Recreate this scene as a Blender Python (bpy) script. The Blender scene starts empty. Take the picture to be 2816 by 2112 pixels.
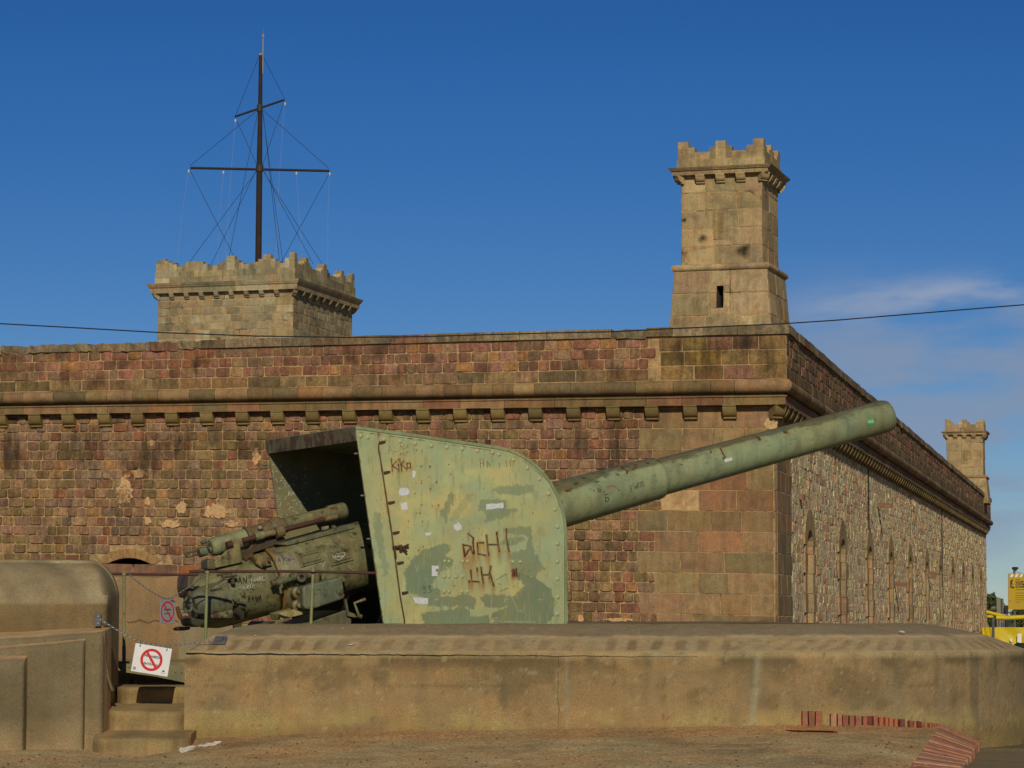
import bpy, math, random
import numpy as np
from mathutils import Vector, Matrix, noise as mn
sc = bpy.context.scene
COL = sc.collection
rad = math.radians
# ---------------------------------------------------------------- camera
F = 7400.0; CX, CY = 1408.0, 1056.0; CAMZ = 1.6
TH = math.atan(636.0 / F); CT, ST = math.cos(TH), math.sin(TH)
cam_d = bpy.data.cameras.new('camera'); cam = bpy.data.objects.new('camera', cam_d); COL.objects.link(cam)
cam_d.sensor_width = 36.0; cam_d.lens = F / 2816 * 36.0
cam_d.clip_start = 0.5; cam_d.clip_end = 12000
cam.location = (0, 0, CAMZ); cam.rotation_euler = (math.pi / 2 + TH, 0, 0)
sc.camera = cam
# ---------------------------------------------------------------- light
SUN_EL, SUN_BEAR = rad(28.5), rad(-3.0)      # light travels towards this bearing (from +Y to the right)
LT = Vector((math.sin(SUN_BEAR) * math.cos(SUN_EL), math.cos(SUN_BEAR) * math.cos(SUN_EL), -math.sin(SUN_EL)))
sd = bpy.data.lights.new('sun', 'SUN'); sun = bpy.data.objects.new('sun', sd); COL.objects.link(sun)
sd.energy = 3.25; sd.angle = rad(0.5); sd.color = (1.0, 0.92, 0.78)
sun.rotation_euler = LT.to_track_quat('-Z', 'Y').to_euler(); sun.location = (0, -20, 40)
W = bpy.data.worlds.new('World'); sc.world = W; W.use_nodes = True
wt = W.node_tree; wt.nodes.clear()
def wn(t, **k):
    n = wt.nodes.new(t)
    for a, b in k.items(): setattr(n, a, b)
    return n
wo = wn('ShaderNodeOutputWorld'); bg = wn('ShaderNodeBackground'); bg.inputs[1].default_value = 0.085
sky = wn('ShaderNodeTexSky', sky_type='NISHITA', sun_disc=False)
sky.sun_elevation = SUN_EL; sky.sun_rotation = math.pi + SUN_BEAR      # sun stands behind the camera
sky.altitude = 300; sky.air_density = 0.85; sky.dust_density = 0.0; sky.ozone_density = 6.0
hs = wn('ShaderNodeHueSaturation'); hs.inputs['Hue'].default_value = 0.512; ms_ = wn('ShaderNodeMapRange'); ms_.inputs[1].default_value = 0.22; ms_.inputs[2].default_value = 0.6; ms_.inputs[3].default_value = 1.24; ms_.inputs[4].default_value = 0.5; wt.links.new(ms_.outputs[0], hs.inputs['Saturation'])
wt.links.new(sky.outputs[0], hs.inputs['Color'])
tc = wn('ShaderNodeTexCoord'); sx = wn('ShaderNodeSeparateXYZ'); wt.links.new(tc.outputs['Generated'], sx.inputs[0]); wt.links.new(sx.outputs[2], ms_.inputs[0])
def wm(op, a, b=None, c=None, clamp=False):
    n = wn('ShaderNodeMath', operation=op); n.use_clamp = clamp
    for i, v in enumerate((a, b, c)):
        if v is None: continue
        if isinstance(v, (int, float)): n.inputs[i].default_value = v
        else: wt.links.new(v, n.inputs[i])
    return n.outputs[0]
# thin clouds low on the right
el = wm('DIVIDE', sx.outputs[2], wm('MAXIMUM', sx.outputs[1], 0.05)); az = wm('DIVIDE', sx.outputs[0], wm('MAXIMUM', sx.outputs[1], 0.05))
cb = wn('ShaderNodeCombineXYZ'); wt.links.new(wm('MULTIPLY', wm('ADD', az, wm('MULTIPLY', el, -0.7)), 9.0), cb.inputs[0]); wt.links.new(wm('MULTIPLY', el, 34.0), cb.inputs[1])
nz = wn('ShaderNodeTexNoise'); nz.inputs['Scale'].default_value = 1.7; nz.inputs['Detail'].default_value = 9; nz.inputs['Roughness'].default_value = 0.52
wt.links.new(cb.outputs[0], nz.inputs['Vector'])
m1 = wn('ShaderNodeMapRange'); m1.interpolation_type = 'SMOOTHSTEP'; wt.links.new(nz.outputs[0], m1.inputs[0]); m1.inputs[1].default_value = 0.30; m1.inputs[2].default_value = 0.60
m2 = wn('ShaderNodeMapRange'); m2.interpolation_type = 'SMOOTHSTEP'; wt.links.new(az, m2.inputs[0]); m2.inputs[1].default_value = 0.05; m2.inputs[2].default_value = 0.14
m3 = wn('ShaderNodeMapRange'); m3.interpolation_type = 'SMOOTHSTEP'; wt.links.new(el, m3.inputs[0]); m3.inputs[1].default_value = 0.14; m3.inputs[2].default_value = 0.095
m4 = wn('ShaderNodeMapRange'); m4.interpolation_type = 'SMOOTHSTEP'; wt.links.new(el, m4.inputs[0]); m4.inputs[1].default_value = 0.0; m4.inputs[2].default_value = 0.05
fac = wm('MULTIPLY', wm('MULTIPLY', m1.outputs[0], m2.outputs[0]), wm('MULTIPLY', m3.outputs[0], m4.outputs[0]))
fac = wm('MULTIPLY', fac, 0.78)
ln = wm('SUBTRACT', el, wm('MULTIPLY_ADD', az, 0.10, 0.1035)); ln = wm('POWER', 2.718, wm('MULTIPLY', wm('MULTIPLY', ln, ln), -26000.0)); m5 = wn('ShaderNodeMapRange'); m5.interpolation_type = 'SMOOTHSTEP'; wt.links.new(nz.outputs[0], m5.inputs[0]); m5.inputs[1].default_value = 0.34; m5.inputs[2].default_value = 0.56
m6 = wn('ShaderNodeMapRange'); m6.interpolation_type = 'SMOOTHSTEP'; wt.links.new(az, m6.inputs[0]); m6.inputs[1].default_value = 0.085; m6.inputs[2].default_value = 0.15
fac2 = wm('MULTIPLY', wm('MULTIPLY', ln, m5.outputs[0]), wm('MULTIPLY', m6.outputs[0], 0.75))
mg = wn('ShaderNodeMapRange'); wt.links.new(sx.outputs[2], mg.inputs[0]); mg.inputs[1].default_value = 0.2; mg.inputs[2].default_value = 0.7; mg.inputs[3].default_value = 0.77; mg.inputs[4].default_value = 0.2
wt.links.new(mg.outputs[0], hs.inputs['Value'])
mx = wn('ShaderNodeMix', data_type='RGBA'); wt.links.new(fac, mx.inputs[0]); wt.links.new(hs.outputs[0], mx.inputs[6]); mx.inputs[7].default_value = (3.4, 4.3, 6.0, 1)
mx2 = wn('ShaderNodeMix', data_type='RGBA'); wt.links.new(fac2, mx2.inputs[0]); wt.links.new(mx.outputs[2], mx2.inputs[6]); mx2.inputs[7].default_value = (4.6, 5.5, 7.4, 1); wt.links.new(mx2.outputs[2], bg.inputs[0]); wt.links.new(bg.outputs[0], wo.inputs[0])
sc.view_settings.view_transform = 'Standard'; sc.view_settings.look = 'None'
sc.view_settings.exposure = -0.35; sc.view_settings.gamma = 1
# ---------------------------------------------------------------- geometry helpers
def ray(px, py):
    u = (px - CX) / F; v = (CY - py) / F
    return Vector((u, CT - v * ST, ST + v * CT))
def P(px, py, D):
    d = ray(px, py); return Vector((d.x / d.y * D, D, CAMZ + d.z / d.y * D))
class Frame:
    def __init__(s, o, ang):
        s.o = Vector(o); s.ang = ang; s.c, s.s = math.cos(ang), math.sin(ang)
    def loc(s, v):
        w = v - s.o; return Vector((w.x * s.c + w.y * s.s, -w.x * s.s + w.y * s.c, w.z))
    def wor(s, v):
        v = Vector(v); return s.o + Vector((v.x * s.c - v.y * s.s, v.x * s.s + v.y * s.c, v.z))
    def hit(s, px, py, axis, val):
        o = s.loc(Vector((0, 0, CAMZ))); d = ray(px, py); d = Vector((d.x * s.c + d.y * s.s, -d.x * s.s + d.y * s.c, d.z))
        return o + d * ((val - o[axis]) / d[axis])
def lin(c): return tuple(((v / 255 / 12.92) if v / 255 <= 0.04045 else ((v / 255 + 0.055) / 1.055) ** 2.4) for v in c)
def A(r, g, b, k=1.35):
    "albedo of a surface that shows as this sRGB colour in full sun"
    return tuple(min(0.85, v * k) for v in lin((r, g, b)))
class MB:
    def __init__(s): s.v = []; s.f = []; s.c = []; s.m = []
    def add(s, vs, fs, col=(.5, .5, .5), mat=0):
        b = len(s.v); s.v += [tuple(v) for v in vs]
        if isinstance(col, list): s.c += col
        else: s.c += [tuple(col)] * len(vs)
        for f in fs: s.f.append(tuple(i + b for i in f)); s.m.append(mat)
    def box(s, a, b, col=(.5, .5, .5), mat=0, M=None):
        x0, y0, z0 = a; x1, y1, z1 = b
        vs = [(x0, y0, z0), (x1, y0, z0), (x1, y1, z0), (x0, y1, z0), (x0, y0, z1), (x1, y0, z1), (x1, y1, z1), (x0, y1, z1)]
        if M: vs = [M(Vector(v)) for v in vs]
        s.add(vs, [(0, 3, 2, 1), (4, 5, 6, 7), (0, 1, 5, 4), (1, 2, 6, 5), (2, 3, 7, 6), (3, 0, 4, 7)], col, mat)
    def lathe(s, p, d, prof, seg=24, col=(.5, .5, .5), mat=0, caps=True):
        "prof: list of (distance along d, radius)"
        p = Vector(p); d = Vector(d).normalized(); a = d.orthogonal().normalized(); b = d.cross(a)
        vs = []; fs = []
        for (t, r) in prof:
            for k in range(seg):
                th = 2 * math.pi * k / seg
                vs.append(p + d * t + (a * math.cos(th) + b * math.sin(th)) * r)
        for i in range(len(prof) - 1):
            for k in range(seg):
                k2 = (k + 1) % seg
                fs.append((i * seg + k, i * seg + k2, (i + 1) * seg + k2, (i + 1) * seg + k))
        if caps:
            fs.append(tuple(range(seg))[::-1]); n = (len(prof) - 1) * seg; fs.append(tuple(n + k for k in range(seg)))
        s.add(vs, fs, col, mat)
    def cyl(s, a, b, r, r2=None, seg=12, col=(.5, .5, .5), mat=0):
        a = Vector(a); b = Vector(b); s.lathe(a, b - a, [(0, r), ((b - a).length, r if r2 is None else r2)], seg, col, mat)
    def tube(s, pts, r, seg=8, col=(.5, .5, .5), mat=0, closed=False):
        pts = [Vector(p) for p in pts]; n = len(pts); vs = []; fs = []; prev = None
        for i, p in enumerate(pts):
            if closed: t = pts[(i + 1) % n] - pts[i - 1]
            else: t = pts[min(i + 1, n - 1)] - pts[max(i - 1, 0)]
            t.normalize(); a = (prev - t * prev.dot(t)) if prev else t.orthogonal()
            if a.length < 1e-4: a = t.orthogonal()
            a.normalize(); prev = a; b = t.cross(a); rr = r[i] if isinstance(r, (list, tuple)) else r
            for k in range(seg):
                th = 2 * math.pi * k / seg; vs.append(p + (a * math.cos(th) + b * math.sin(th)) * rr)
        for i in range(n if closed else n - 1):
            j = (i + 1) % n
            for k in range(seg):
                k2 = (k + 1) % seg; fs.append((i * seg + k, i * seg + k2, j * seg + k2, j * seg + k))
        if not closed: fs.append(tuple(range(seg))[::-1]); fs.append(tuple((n - 1) * seg + k for k in range(seg)))
        s.add(vs, fs, col, mat)
    def prism(s, poly, off, col=(.5, .5, .5), mat=0):
        "extrude a 3-D polygon by the vector off"
        n = len(poly); off = Vector(off); vs = [Vector(p) for p in poly]; vs = vs + [v + off for v in vs]
        fs = [tuple(range(n))[::-1], tuple(range(n, 2 * n))] + [(i, (i + 1) % n, (i + 1) % n + n, i + n) for i in range(n)]
        s.add(vs, fs, col, mat)
    def ball(s, c, r, sc_=(1, 1, 1), nu=10, nv=7, col=(.5, .5, .5), mat=0):
        vs = []; fs = []
        for i in range(nv + 1):
            ph = math.pi * i / nv
            for k in range(nu):
                th = 2 * math.pi * k / nu
                vs.append((c[0] + r * sc_[0] * math.sin(ph) * math.cos(th), c[1] + r * sc_[1] * math.sin(ph) * math.sin(th), c[2] + r * sc_[2] * math.cos(ph)))
        for i in range(nv):
            for k in range(nu): fs.append((i * nu + k, i * nu + (k + 1) % nu, (i + 1) * nu + (k + 1) % nu, (i + 1) * nu + k))
        s.add(vs, fs, col, mat)
    def build(s, name, mats, parent=None, origin=(0, 0, 0), smooth=False, fr=None, bevel=0):
        me = bpy.data.meshes.new(name); o = Vector(origin)
        if fr: vs = [tuple(fr.loc(Vector(v)) - o) for v in s.v]
        elif o.length: vs = [(v[0] - o.x, v[1] - o.y, v[2] - o.z) for v in s.v]
        else: vs = s.v
        me.from_pydata(vs, [], s.f)
        if not isinstance(mats, (list, tuple)): mats = [mats]
        for m in mats: me.materials.append(m)
        if len(mats) > 1: me.polygons.foreach_set('material_index', s.m)
        at = me.color_attributes.new('Col', 'FLOAT_COLOR', 'POINT')
        arr = np.ones((len(s.v), 4), dtype=np.float32); arr[:, :3] = np.array(s.c, dtype=np.float32).reshape(-1, 3); at.data.foreach_set('color', arr.ravel())
        if smooth: me.polygons.foreach_set('use_smooth', [True] * len(me.polygons))
        me.update()
        ob = bpy.data.objects.new(name, me); COL.objects.link(ob)
        if parent: ob.parent = parent
        elif o.length: ob.location = o
        if smooth:
            try: me.set_sharp_from_angle(angle=rad(38))
            except Exception: pass
        if bevel:
            b = ob.modifiers.new('bevel', 'BEVEL'); b.width = bevel; b.segments = 2; b.limit_method = 'ANGLE'; b.angle_limit = rad(40)
        return ob
def tag(o, label=None, cat=None, group=None, kind=None):
    if label: o['label'] = label
    if cat: o['category'] = cat
    if group: o['group'] = group
    if kind: o['kind'] = kind
    return o
def empty(name, loc, rz, label, cat, group=None):
    o = bpy.data.objects.new(name, None); COL.objects.link(o); o.location = loc; o.rotation_euler = (0, 0, rz)
    return tag(o, label, cat, group)
def part_copy(ob, parent, loc=(0, 0, 0), rz=0.0, matrix=None):
    c = ob.copy(); COL.objects.link(c); c.parent = parent
    if matrix is not None: c.matrix_local = matrix
    else: c.location = loc; c.rotation_euler = (0, 0, rz)
    return c
# ---------------------------------------------------------------- materials
def mat(name, base=None, attr=True, var=0.35, vscale=6.0, dirt=(0.05, 0.04, 0.03), dirt_amt=0.35, dscale=1.2, bump=0.4, bscale=60.0, rough=0.9,
        spots=None, streak=0.0, hue=1.0, metal=0.0, stretch=(1, 1, 1), rnd=0.0, bdist=0.01, alpha=None, gen='Object', speck=0.0, rust=None):
    m = bpy.data.materials.new(name); m.use_nodes = True; t = m.node_tree; t.nodes.clear(); L = t.links.new
    out = t.nodes.new('ShaderNodeOutputMaterial'); b = t.nodes.new('ShaderNodeBsdfPrincipled'); L(b.outputs[0], out.inputs[0])
    b.inputs['Roughness'].default_value = rough; b.inputs['Metallic'].default_value = metal
    try: b.inputs['Specular IOR Level'].default_value = 0.3
    except Exception: pass
    tc = t.nodes.new('ShaderNodeTexCoord'); mp = t.nodes.new('ShaderNodeMapping'); mp.inputs['Scale'].default_value = stretch; L(tc.outputs[gen], mp.inputs[0])
    def nz(scale, det=6, ro=0.6, off=0.0, vec=None):
        n = t.nodes.new('ShaderNodeTexNoise'); n.inputs['Scale'].default_value = scale; n.inputs['Detail'].default_value = det; n.inputs['Roughness'].default_value = ro
        if off:
            q = t.nodes.new('ShaderNodeVectorMath'); q.operation = 'ADD'; q.inputs[1].default_value = (off, off * 1.7, off * .6); L(vec or mp.outputs[0], q.inputs[0]); L(q.outputs[0], n.inputs['Vector'])
        else: L(vec or mp.outputs[0], n.inputs['Vector'])
        return n.outputs[0]
    def mr(x, a, b_, c, d, smooth=False):
        n = t.nodes.new('ShaderNodeMapRange'); n.clamp = True
        if smooth: n.interpolation_type = 'SMOOTHSTEP'
        L(x, n.inputs[0])
        for i, v in enumerate((a, b_, c, d)): n.inputs[i + 1].default_value = v
        return n.outputs[0]
    def mixc(f, c1, c2, bl='MIX'):
        n = t.nodes.new('ShaderNodeMix'); n.data_type = 'RGBA'; n.blend_type = bl
        if isinstance(f, float): n.inputs[0].default_value = f
        else: L(f, n.inputs[0])
        for i, c in ((6, c1), (7, c2)):
            if isinstance(c, tuple): n.inputs[i].default_value = c if len(c) == 4 else c + (1,)
            else: L(c, n.inputs[i])
        return n.outputs[2]
    if attr:
        a = t.nodes.new('ShaderNodeAttribute'); a.attribute_name = 'Col'; c = a.outputs['Color']
    else:
        g = t.nodes.new('ShaderNodeRGB'); g.outputs[0].default_value = tuple(base) + (1,); c = g.outputs[0]
    def scale_col(c, x):
        cb = t.nodes.new('ShaderNodeCombineColor'); [L(x, cb.inputs[i]) for i in range(3)]
        return mixc(1.0, c, cb.outputs[0], 'MULTIPLY')
    c = scale_col(c, mr(nz(vscale), 0.25, 0.75, 1 - var, 1 + var))
    if speck: c = scale_col(c, mr(nz(bscale * 0.9, 3, 0.7, 7.0), 0.3, 0.7, 1 - speck, 1 + speck))
    # faint warm and cool blotches
    tm = mr(nz(vscale * 0.45, 4, 0.6, 21.0), 0.35, 0.65, 0.0, 1.0, True)
    if attr or var > .15: c = mixc(1.0, c, mixc(tm, (1 + .07 * hue, 1 - .02 * hue, 1 - .10 * hue, 1), (1 - .05 * hue, 1 + .02 * hue, 1 + .05 * hue, 1)), 'MULTIPLY')
    if rnd:
        oi = t.nodes.new('ShaderNodeObjectInfo'); c = scale_col(c, mr(oi.outputs['Random'], 0, 1, 1 - rnd, 1 + rnd))
    if dirt_amt: c = mixc(mr(nz(dscale, 8, 0.65, 3.3), 0.45, 0.72, 0.0, dirt_amt, True), c, dirt)
    if streak:
        mp2 = t.nodes.new('ShaderNodeMapping'); mp2.inputs['Scale'].default_value = (5.5, 5.5, 0.55); L(tc.outputs[gen], mp2.inputs[0])
        c = scale_col(c, mr(nz(1.3, 7, 0.62, 4.0, vec=mp2.outputs[0]), 0.34, 0.60, 1 - streak, 1.0, True))
    if spots:   # small chips of another colour
        c = mixc(mr(nz(spots[1], 4, 0.6, 11.0), spots[2], spots[2] + 0.04, 0.0, spots[3]), c, spots[0])
    rg = None
    if rust:    # (scale, threshold, amount, colour)
        rm = mr(nz(rust[0], 9, 0.68, 5.1), rust[1], rust[1] + 0.07, 0.0, rust[2])
        rc = scale_col(mixc(0.0, rust[3], rust[3]), mr(nz(rust[0] * 6, 4, 0.6, 9.0), 0.3, 0.7, 0.45, 1.6))
        c = mixc(rm, c, rc)
    L(c, b.inputs['Base Color'])
    if bump:
        bn = t.nodes.new('ShaderNodeBump'); bn.inputs['Strength'].default_value = bump; bn.inputs['Distance'].default_value = bdist
        L(nz(bscale, 8, 0.7, 1.0), bn.inputs['Height'])
        bn2 = t.nodes.new('ShaderNodeBump'); bn2.inputs['Strength'].default_value = bump * 0.6; bn2.inputs['Distance'].default_value = bdist * 3
        L(nz(bscale * 0.2, 5, 0.6, 2.0), bn2.inputs['Height']); L(bn.outputs[0], bn2.inputs['Normal']); L(bn2.outputs[0], b.inputs['Normal'])
    if alpha: L(alpha, b.inputs['Alpha'])
    return m
RUSTC = (0.10, 0.036, 0.015)
M_STONE = mat('weathered_stone', hue=.35, var=0.36, vscale=9, dirt=(0.07, 0.05, 0.03), dirt_amt=0.5, dscale=1.4, bump=0.8, bscale=26, bdist=0.025, rough=0.95, speck=0.3, streak=0.35)
M_ASH = mat('dressed_stone', hue=.7, var=0.2, vscale=5, dirt=(0.10, 0.075, 0.04), dirt_amt=0.5, dscale=1.3, bump=0.6, bscale=30, bdist=0.015, rough=0.93, speck=0.24, streak=0.2)
M_CORB = mat('corbel_stone', var=0.2, vscale=6, dirt=(0.05, 0.04, 0.02), dirt_amt=0.5, dscale=2.5, bump=0.4, bscale=30, bdist=0.012, rough=0.93, rnd=0.22)
M_MORT = mat('lime_mortar', attr=False, base=A(172, 142, 98, 1.2), var=0.3, vscale=7, dirt=(0.055, 0.036, 0.02), dirt_amt=0.95, dscale=1.8, bump=0.9, bscale=22, bdist=0.03)
M_MORT2 = mat('pale_mortar', attr=False, base=(0.76, 0.59, 0.39), var=0.3, vscale=9, dirt=(0.42, 0.31, 0.2), dirt_amt=0.5, dscale=1.0, bump=1.0, bscale=12, bdist=0.05)
M_CONC = mat('old_concrete', var=0.1, vscale=5.0, dirt=(0.17, 0.13, 0.08), dirt_amt=0.25, dscale=2.3, streak=0.1, hue=.6, spots=((0.6, 0.54, 0.42), 60, 0.72, 0.7), bump=0.7, bscale=80, bdist=0.010, rough=0.97, speck=0.34)
M_GRAVEL = mat('sandy_gravel', var=0.25, vscale=1.6, dirt=(0.14, 0.085, 0.045), dirt_amt=0.5, dscale=0.8, bump=1.0, bscale=30, bdist=0.03, rough=1.0, speck=0.6)
M_ROAD = mat('grey_road', attr=False, base=A(112, 98, 72), var=0.2, vscale=1.5, dirt_amt=0.2, bump=0.5, bscale=40, rough=1.0, speck=0.3)
M_RUBBLE = mat('eroded_rubble', hue=.3, streak=0.25, var=0.36, vscale=7, dirt=(0.40, 0.28, 0.19), dirt_amt=0.5, dscale=0.9, bump=1.0, bscale=14, bdist=0.07, rough=1.0, speck=0.3)
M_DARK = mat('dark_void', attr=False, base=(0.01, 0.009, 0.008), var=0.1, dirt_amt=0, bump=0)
M_GUN = mat('green_gun_paint', var=0.14, vscale=2.2, dirt=(0.10, 0.115, 0.075), dirt_amt=0.45, dscale=1.7, bump=0.12, bscale=40, bdist=0.003, rough=0.42,
            rust=(6.5, 0.665, 0.9, RUSTC), streak=0.22, spots=((0.06, 0.05, 0.035), 22, 0.72, 0.8))
M_BREECH = mat('worn_breech_paint', var=0.25, vscale=5, dirt=(0.05, 0.048, 0.03), dirt_amt=0.55, dscale=3.5, bump=0.25, bscale=30, bdist=0.006, rough=0.5,
               rust=(5.5, 0.56, 0.85, (0.075, 0.036, 0.017)), streak=.3, speck=.15)
M_PLATE = mat('painted_shield', var=0.08, vscale=3, dirt=(0.24, 0.3, 0.17), dirt_amt=0.3, dscale=1.4, bump=0.12, bscale=30, bdist=0.003, rough=0.55, spots=(RUSTC, 16, 0.75, 0.7))
M_INNER = mat('scratched_inner_paint', attr=False, base=A(108, 104, 72), var=0.2, vscale=4, dirt_amt=0.3, bump=0.2, bscale=30, rough=0.6, spots=((0.5, 0.47, 0.34), 14, 0.665, 0.9), rust=(3.0, 0.66, 0.8, RUSTC))
M_FLANGE = mat('rusty_flange', attr=False, base=(0.22, 0.18, 0.095), var=0.35, vscale=5, dirt_amt=0.3, bump=0.25, bscale=30, rough=0.6, rust=(2.6, 0.47, 0.85, (0.11, 0.05, 0.024)))
M_RUST = mat('rusty_iron', attr=False, base=(0.09, 0.035, 0.023), var=0.35, vscale=8, dirt_amt=0.3, bump=0.3, bscale=50, rough=0.7)
M_POST = mat('green_post_paint', attr=False, base=A(118, 122, 80), var=0.25, vscale=9, dirt_amt=0.2, bump=0.1, bscale=50, rough=0.6, spots=(RUSTC, 30, 0.62, 0.8))
M_STEEL = mat('galvanised_steel', attr=False, base=(0.3, 0.3, 0.29), var=0.2, vscale=30, dirt_amt=0.1, bump=0.1, rough=0.42, metal=0.6)
M_GREY = mat('grey_metal_paint', attr=False, base=(0.12, 0.125, 0.13), var=0.2, vscale=10, dirt_amt=0.2, bump=0.1, rough=0.6)
M_WOOD = mat('dark_mast_timber', attr=False, base=(0.035, 0.022, 0.015), var=0.3, vscale=4, dirt_amt=0.1, bump=0.2, rough=0.8)
M_WIRE = mat('dark_wire', attr=False, base=(0.018, 0.02, 0.024), var=0.1, dirt_amt=0, bump=0, rough=0.7)
M_ROPE = mat('pale_rope', attr=False, base=(0.3, 0.3, 0.3), var=0.1, dirt_amt=0, bump=0, rough=0.9)
M_WHITE = mat('white_plastic', attr=False, base=(0.8, 0.79, 0.76), var=0.04, vscale=5, dirt=(0.5, 0.47, 0.4), dirt_amt=0.15, dscale=6, bump=0, rough=0.45)
M_GSIGN = mat('greyed_sign', attr=False, base=(0.34, 0.33, 0.33), var=0.06, vscale=8, dirt_amt=0.1, bump=0, rough=0.5)
M_RED = mat('red_print', attr=False, base=(0.62, 0.025, 0.02), var=0.05, dirt_amt=0, bump=0, rough=0.5)
M_BLACK = mat('black_print', attr=False, base=(0.02, 0.02, 0.022), var=0.05, dirt_amt=0, bump=0, rough=0.5)
M_PAPER = mat('torn_paper', attr=False, base=(0.68, 0.67, 0.65), var=0.12, vscale=25, dirt_amt=0.15, dscale=20, bump=0.1, rough=0.8)
M_YEL = mat('yellow_plastic', var=0.08, vscale=3, dirt=(0.3, 0.24, 0.04), dirt_amt=0.3, dscale=3, bump=0.15, bscale=8, rough=0.45)
M_BRICK = mat('red_brick', var=0.25, vscale=14, dirt=(0.16, 0.12, 0.08), dirt_amt=0.4, dscale=6, bump=0.5, bscale=70, bdist=0.006, rough=0.95, speck=0.15)
M_HANDLE = mat('brown_wood', attr=False, base=(0.14, 0.06, 0.02), var=0.3, vscale=20, dirt_amt=0.1, bump=0.1, rough=0.5)
M_LEAF = mat('dark_foliage', var=0.45, vscale=2, dirt_amt=0, bump=0, rough=0.8)
M_RAG = mat('dirty_cloth', attr=False, base=(0.75, 0.68, 0.55), var=0.2, vscale=12, dirt_amt=0.3, dscale=8, bump=0.4, bscale=30, rough=1)
M_COL = mat('painted_metal', var=0.08, vscale=6, dirt_amt=0.1, bump=0, rough=0.6)
def stain_mat(name, col, lo, hi, nscale, stretch=(1, 1, 1), amt=1.0, var=.25):
    m = mat(name, attr=False, base=col, var=var, vscale=14, dirt_amt=0, bump=.3, bscale=40, rough=1)
    t = m.node_tree; b = [n for n in t.nodes if n.type == 'BSDF_PRINCIPLED'][0]; a = t.nodes.new('ShaderNodeAttribute'); a.attribute_name = 'Col'; se = t.nodes.new('ShaderNodeSeparateColor'); t.links.new(a.outputs['Color'], se.inputs[0])
    tc_ = t.nodes.new('ShaderNodeTexCoord'); mp_ = t.nodes.new('ShaderNodeMapping'); mp_.inputs['Scale'].default_value = stretch; t.links.new(tc_.outputs['Object'], mp_.inputs[0]); n = t.nodes.new('ShaderNodeTexNoise'); n.inputs['Scale'].default_value = nscale; n.inputs['Detail'].default_value = 7; t.links.new(mp_.outputs[0], n.inputs['Vector'])
    ad = t.nodes.new('ShaderNodeMath'); ad.operation = 'MULTIPLY_ADD'; t.links.new(n.outputs[0], ad.inputs[0]); ad.inputs[1].default_value = 1.2; t.links.new(se.outputs[0], ad.inputs[2])
    r = t.nodes.new('ShaderNodeMapRange'); r.interpolation_type = 'SMOOTHSTEP'; t.links.new(ad.outputs[0], r.inputs[0]); r.inputs[1].default_value = lo; r.inputs[2].default_value = hi; r.inputs[4].default_value = amt; t.links.new(r.outputs[0], b.inputs['Alpha']); return m
M_SOOT = stain_mat('soot', (0.04, 0.034, 0.026), .7, 1.7, 5, amt=.8)
M_PLAST = stain_mat('plaster_patch', A(172, 138, 96, 1.45), 0.95, 1.12, 7, var=.4)
M_WHITES = stain_mat('white_streaks', (0.6, 0.57, 0.5), 1.05, 1.12, 9, (3, 3, .5), .85)
M_GRIME = stain_mat('black_grime', (0.06, 0.042, 0.024), .8, 1.7, 4, (2.2, 2.2, .45), .42)
def stain(name, m, M, u, z, ru, rz, n, parent, k=7):
    "soft-edged thin patch on a wall given by the mapping M(u, z, n)"
    x = MB(); vs = []; cs = []; N = 2 * k
    for i in range(N + 1):
        for j in range(N + 1):
            a, b = i / k - 1, j / k - 1; vs.append(M(u + a * ru, z + b * rz, n)); v = max(0, 1 - math.hypot(a, b)); cs.append((v, v, v))
    x.add(vs, [(i * (N + 1) + j, (i + 1) * (N + 1) + j, (i + 1) * (N + 1) + j + 1, i * (N + 1) + j + 1) for i in range(N) for j in range(N)], cs)
    return x.build(name, m, parent)
# ---------------------------------------------------------------- masonry generators
def jitc(rng, c, v=0.12):
    k = 1 + rng.uniform(-v, v) * 1.3
    return tuple(max(0.01, min(0.8, x * k * (1 + rng.uniform(-v, v) * .16))) for x in c)
def stone(mb, M, u0, u1, z0, z1, col, d, rng, K=12, round_=0.045, jit=0.008, n0=0.0, inset=0.022, dome=0.012):
    w, h = u1 - u0, z1 - z0; r = min(round_, w * .3, h * .3); cu, cz = (u0 + u1) / 2, (z0 + z1) / 2
    if K == 4: base = [(u0, z0), (u1, z0), (u1, z1), (u0, z1)]
    else:
        base = []
        for (ax, az, s0) in ((u1 - r, z0 + r, -90), (u1 - r, z1 - r, 0), (u0 + r, z1 - r, 90), (u0 + r, z0 + r, 180)):
            for q in (8, 45, 82):
                a = rad(s0 + q); base.append((ax + r * math.cos(a), az + r * math.sin(a)))
    n = len(base); vs = []; o = []
    base = [(a + rng.uniform(-jit, jit), b + rng.uniform(-jit, jit)) for a, b in base]
    for (a, b) in base: vs.append(M(a, b, n0))
    tilt_u, tilt_z = rng.uniform(-.25, .25) * d, rng.uniform(-.25, .25) * d
    for (a, b) in base:
        k = inset; a2 = a + (k if a < cu else -k); b2 = b + (k if b < cz else -k)
        vs.append(M(a2, b2, n0 + d + tilt_u * (a - cu) / w * 2 + tilt_z * (b - cz) / h * 2 + rng.uniform(-.15, .15) * d))
    vs.append(M(cu, cz, n0 + d + dome * rng.uniform(.2, 1)))
    fs = [(i, (i + 1) % n, n + (i + 1) % n, n + i) for i in range(n)] + [(n + i, n + (i + 1) % n, 2 * n) for i in range(n)]
    mb.add(vs, fs, col)
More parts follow.
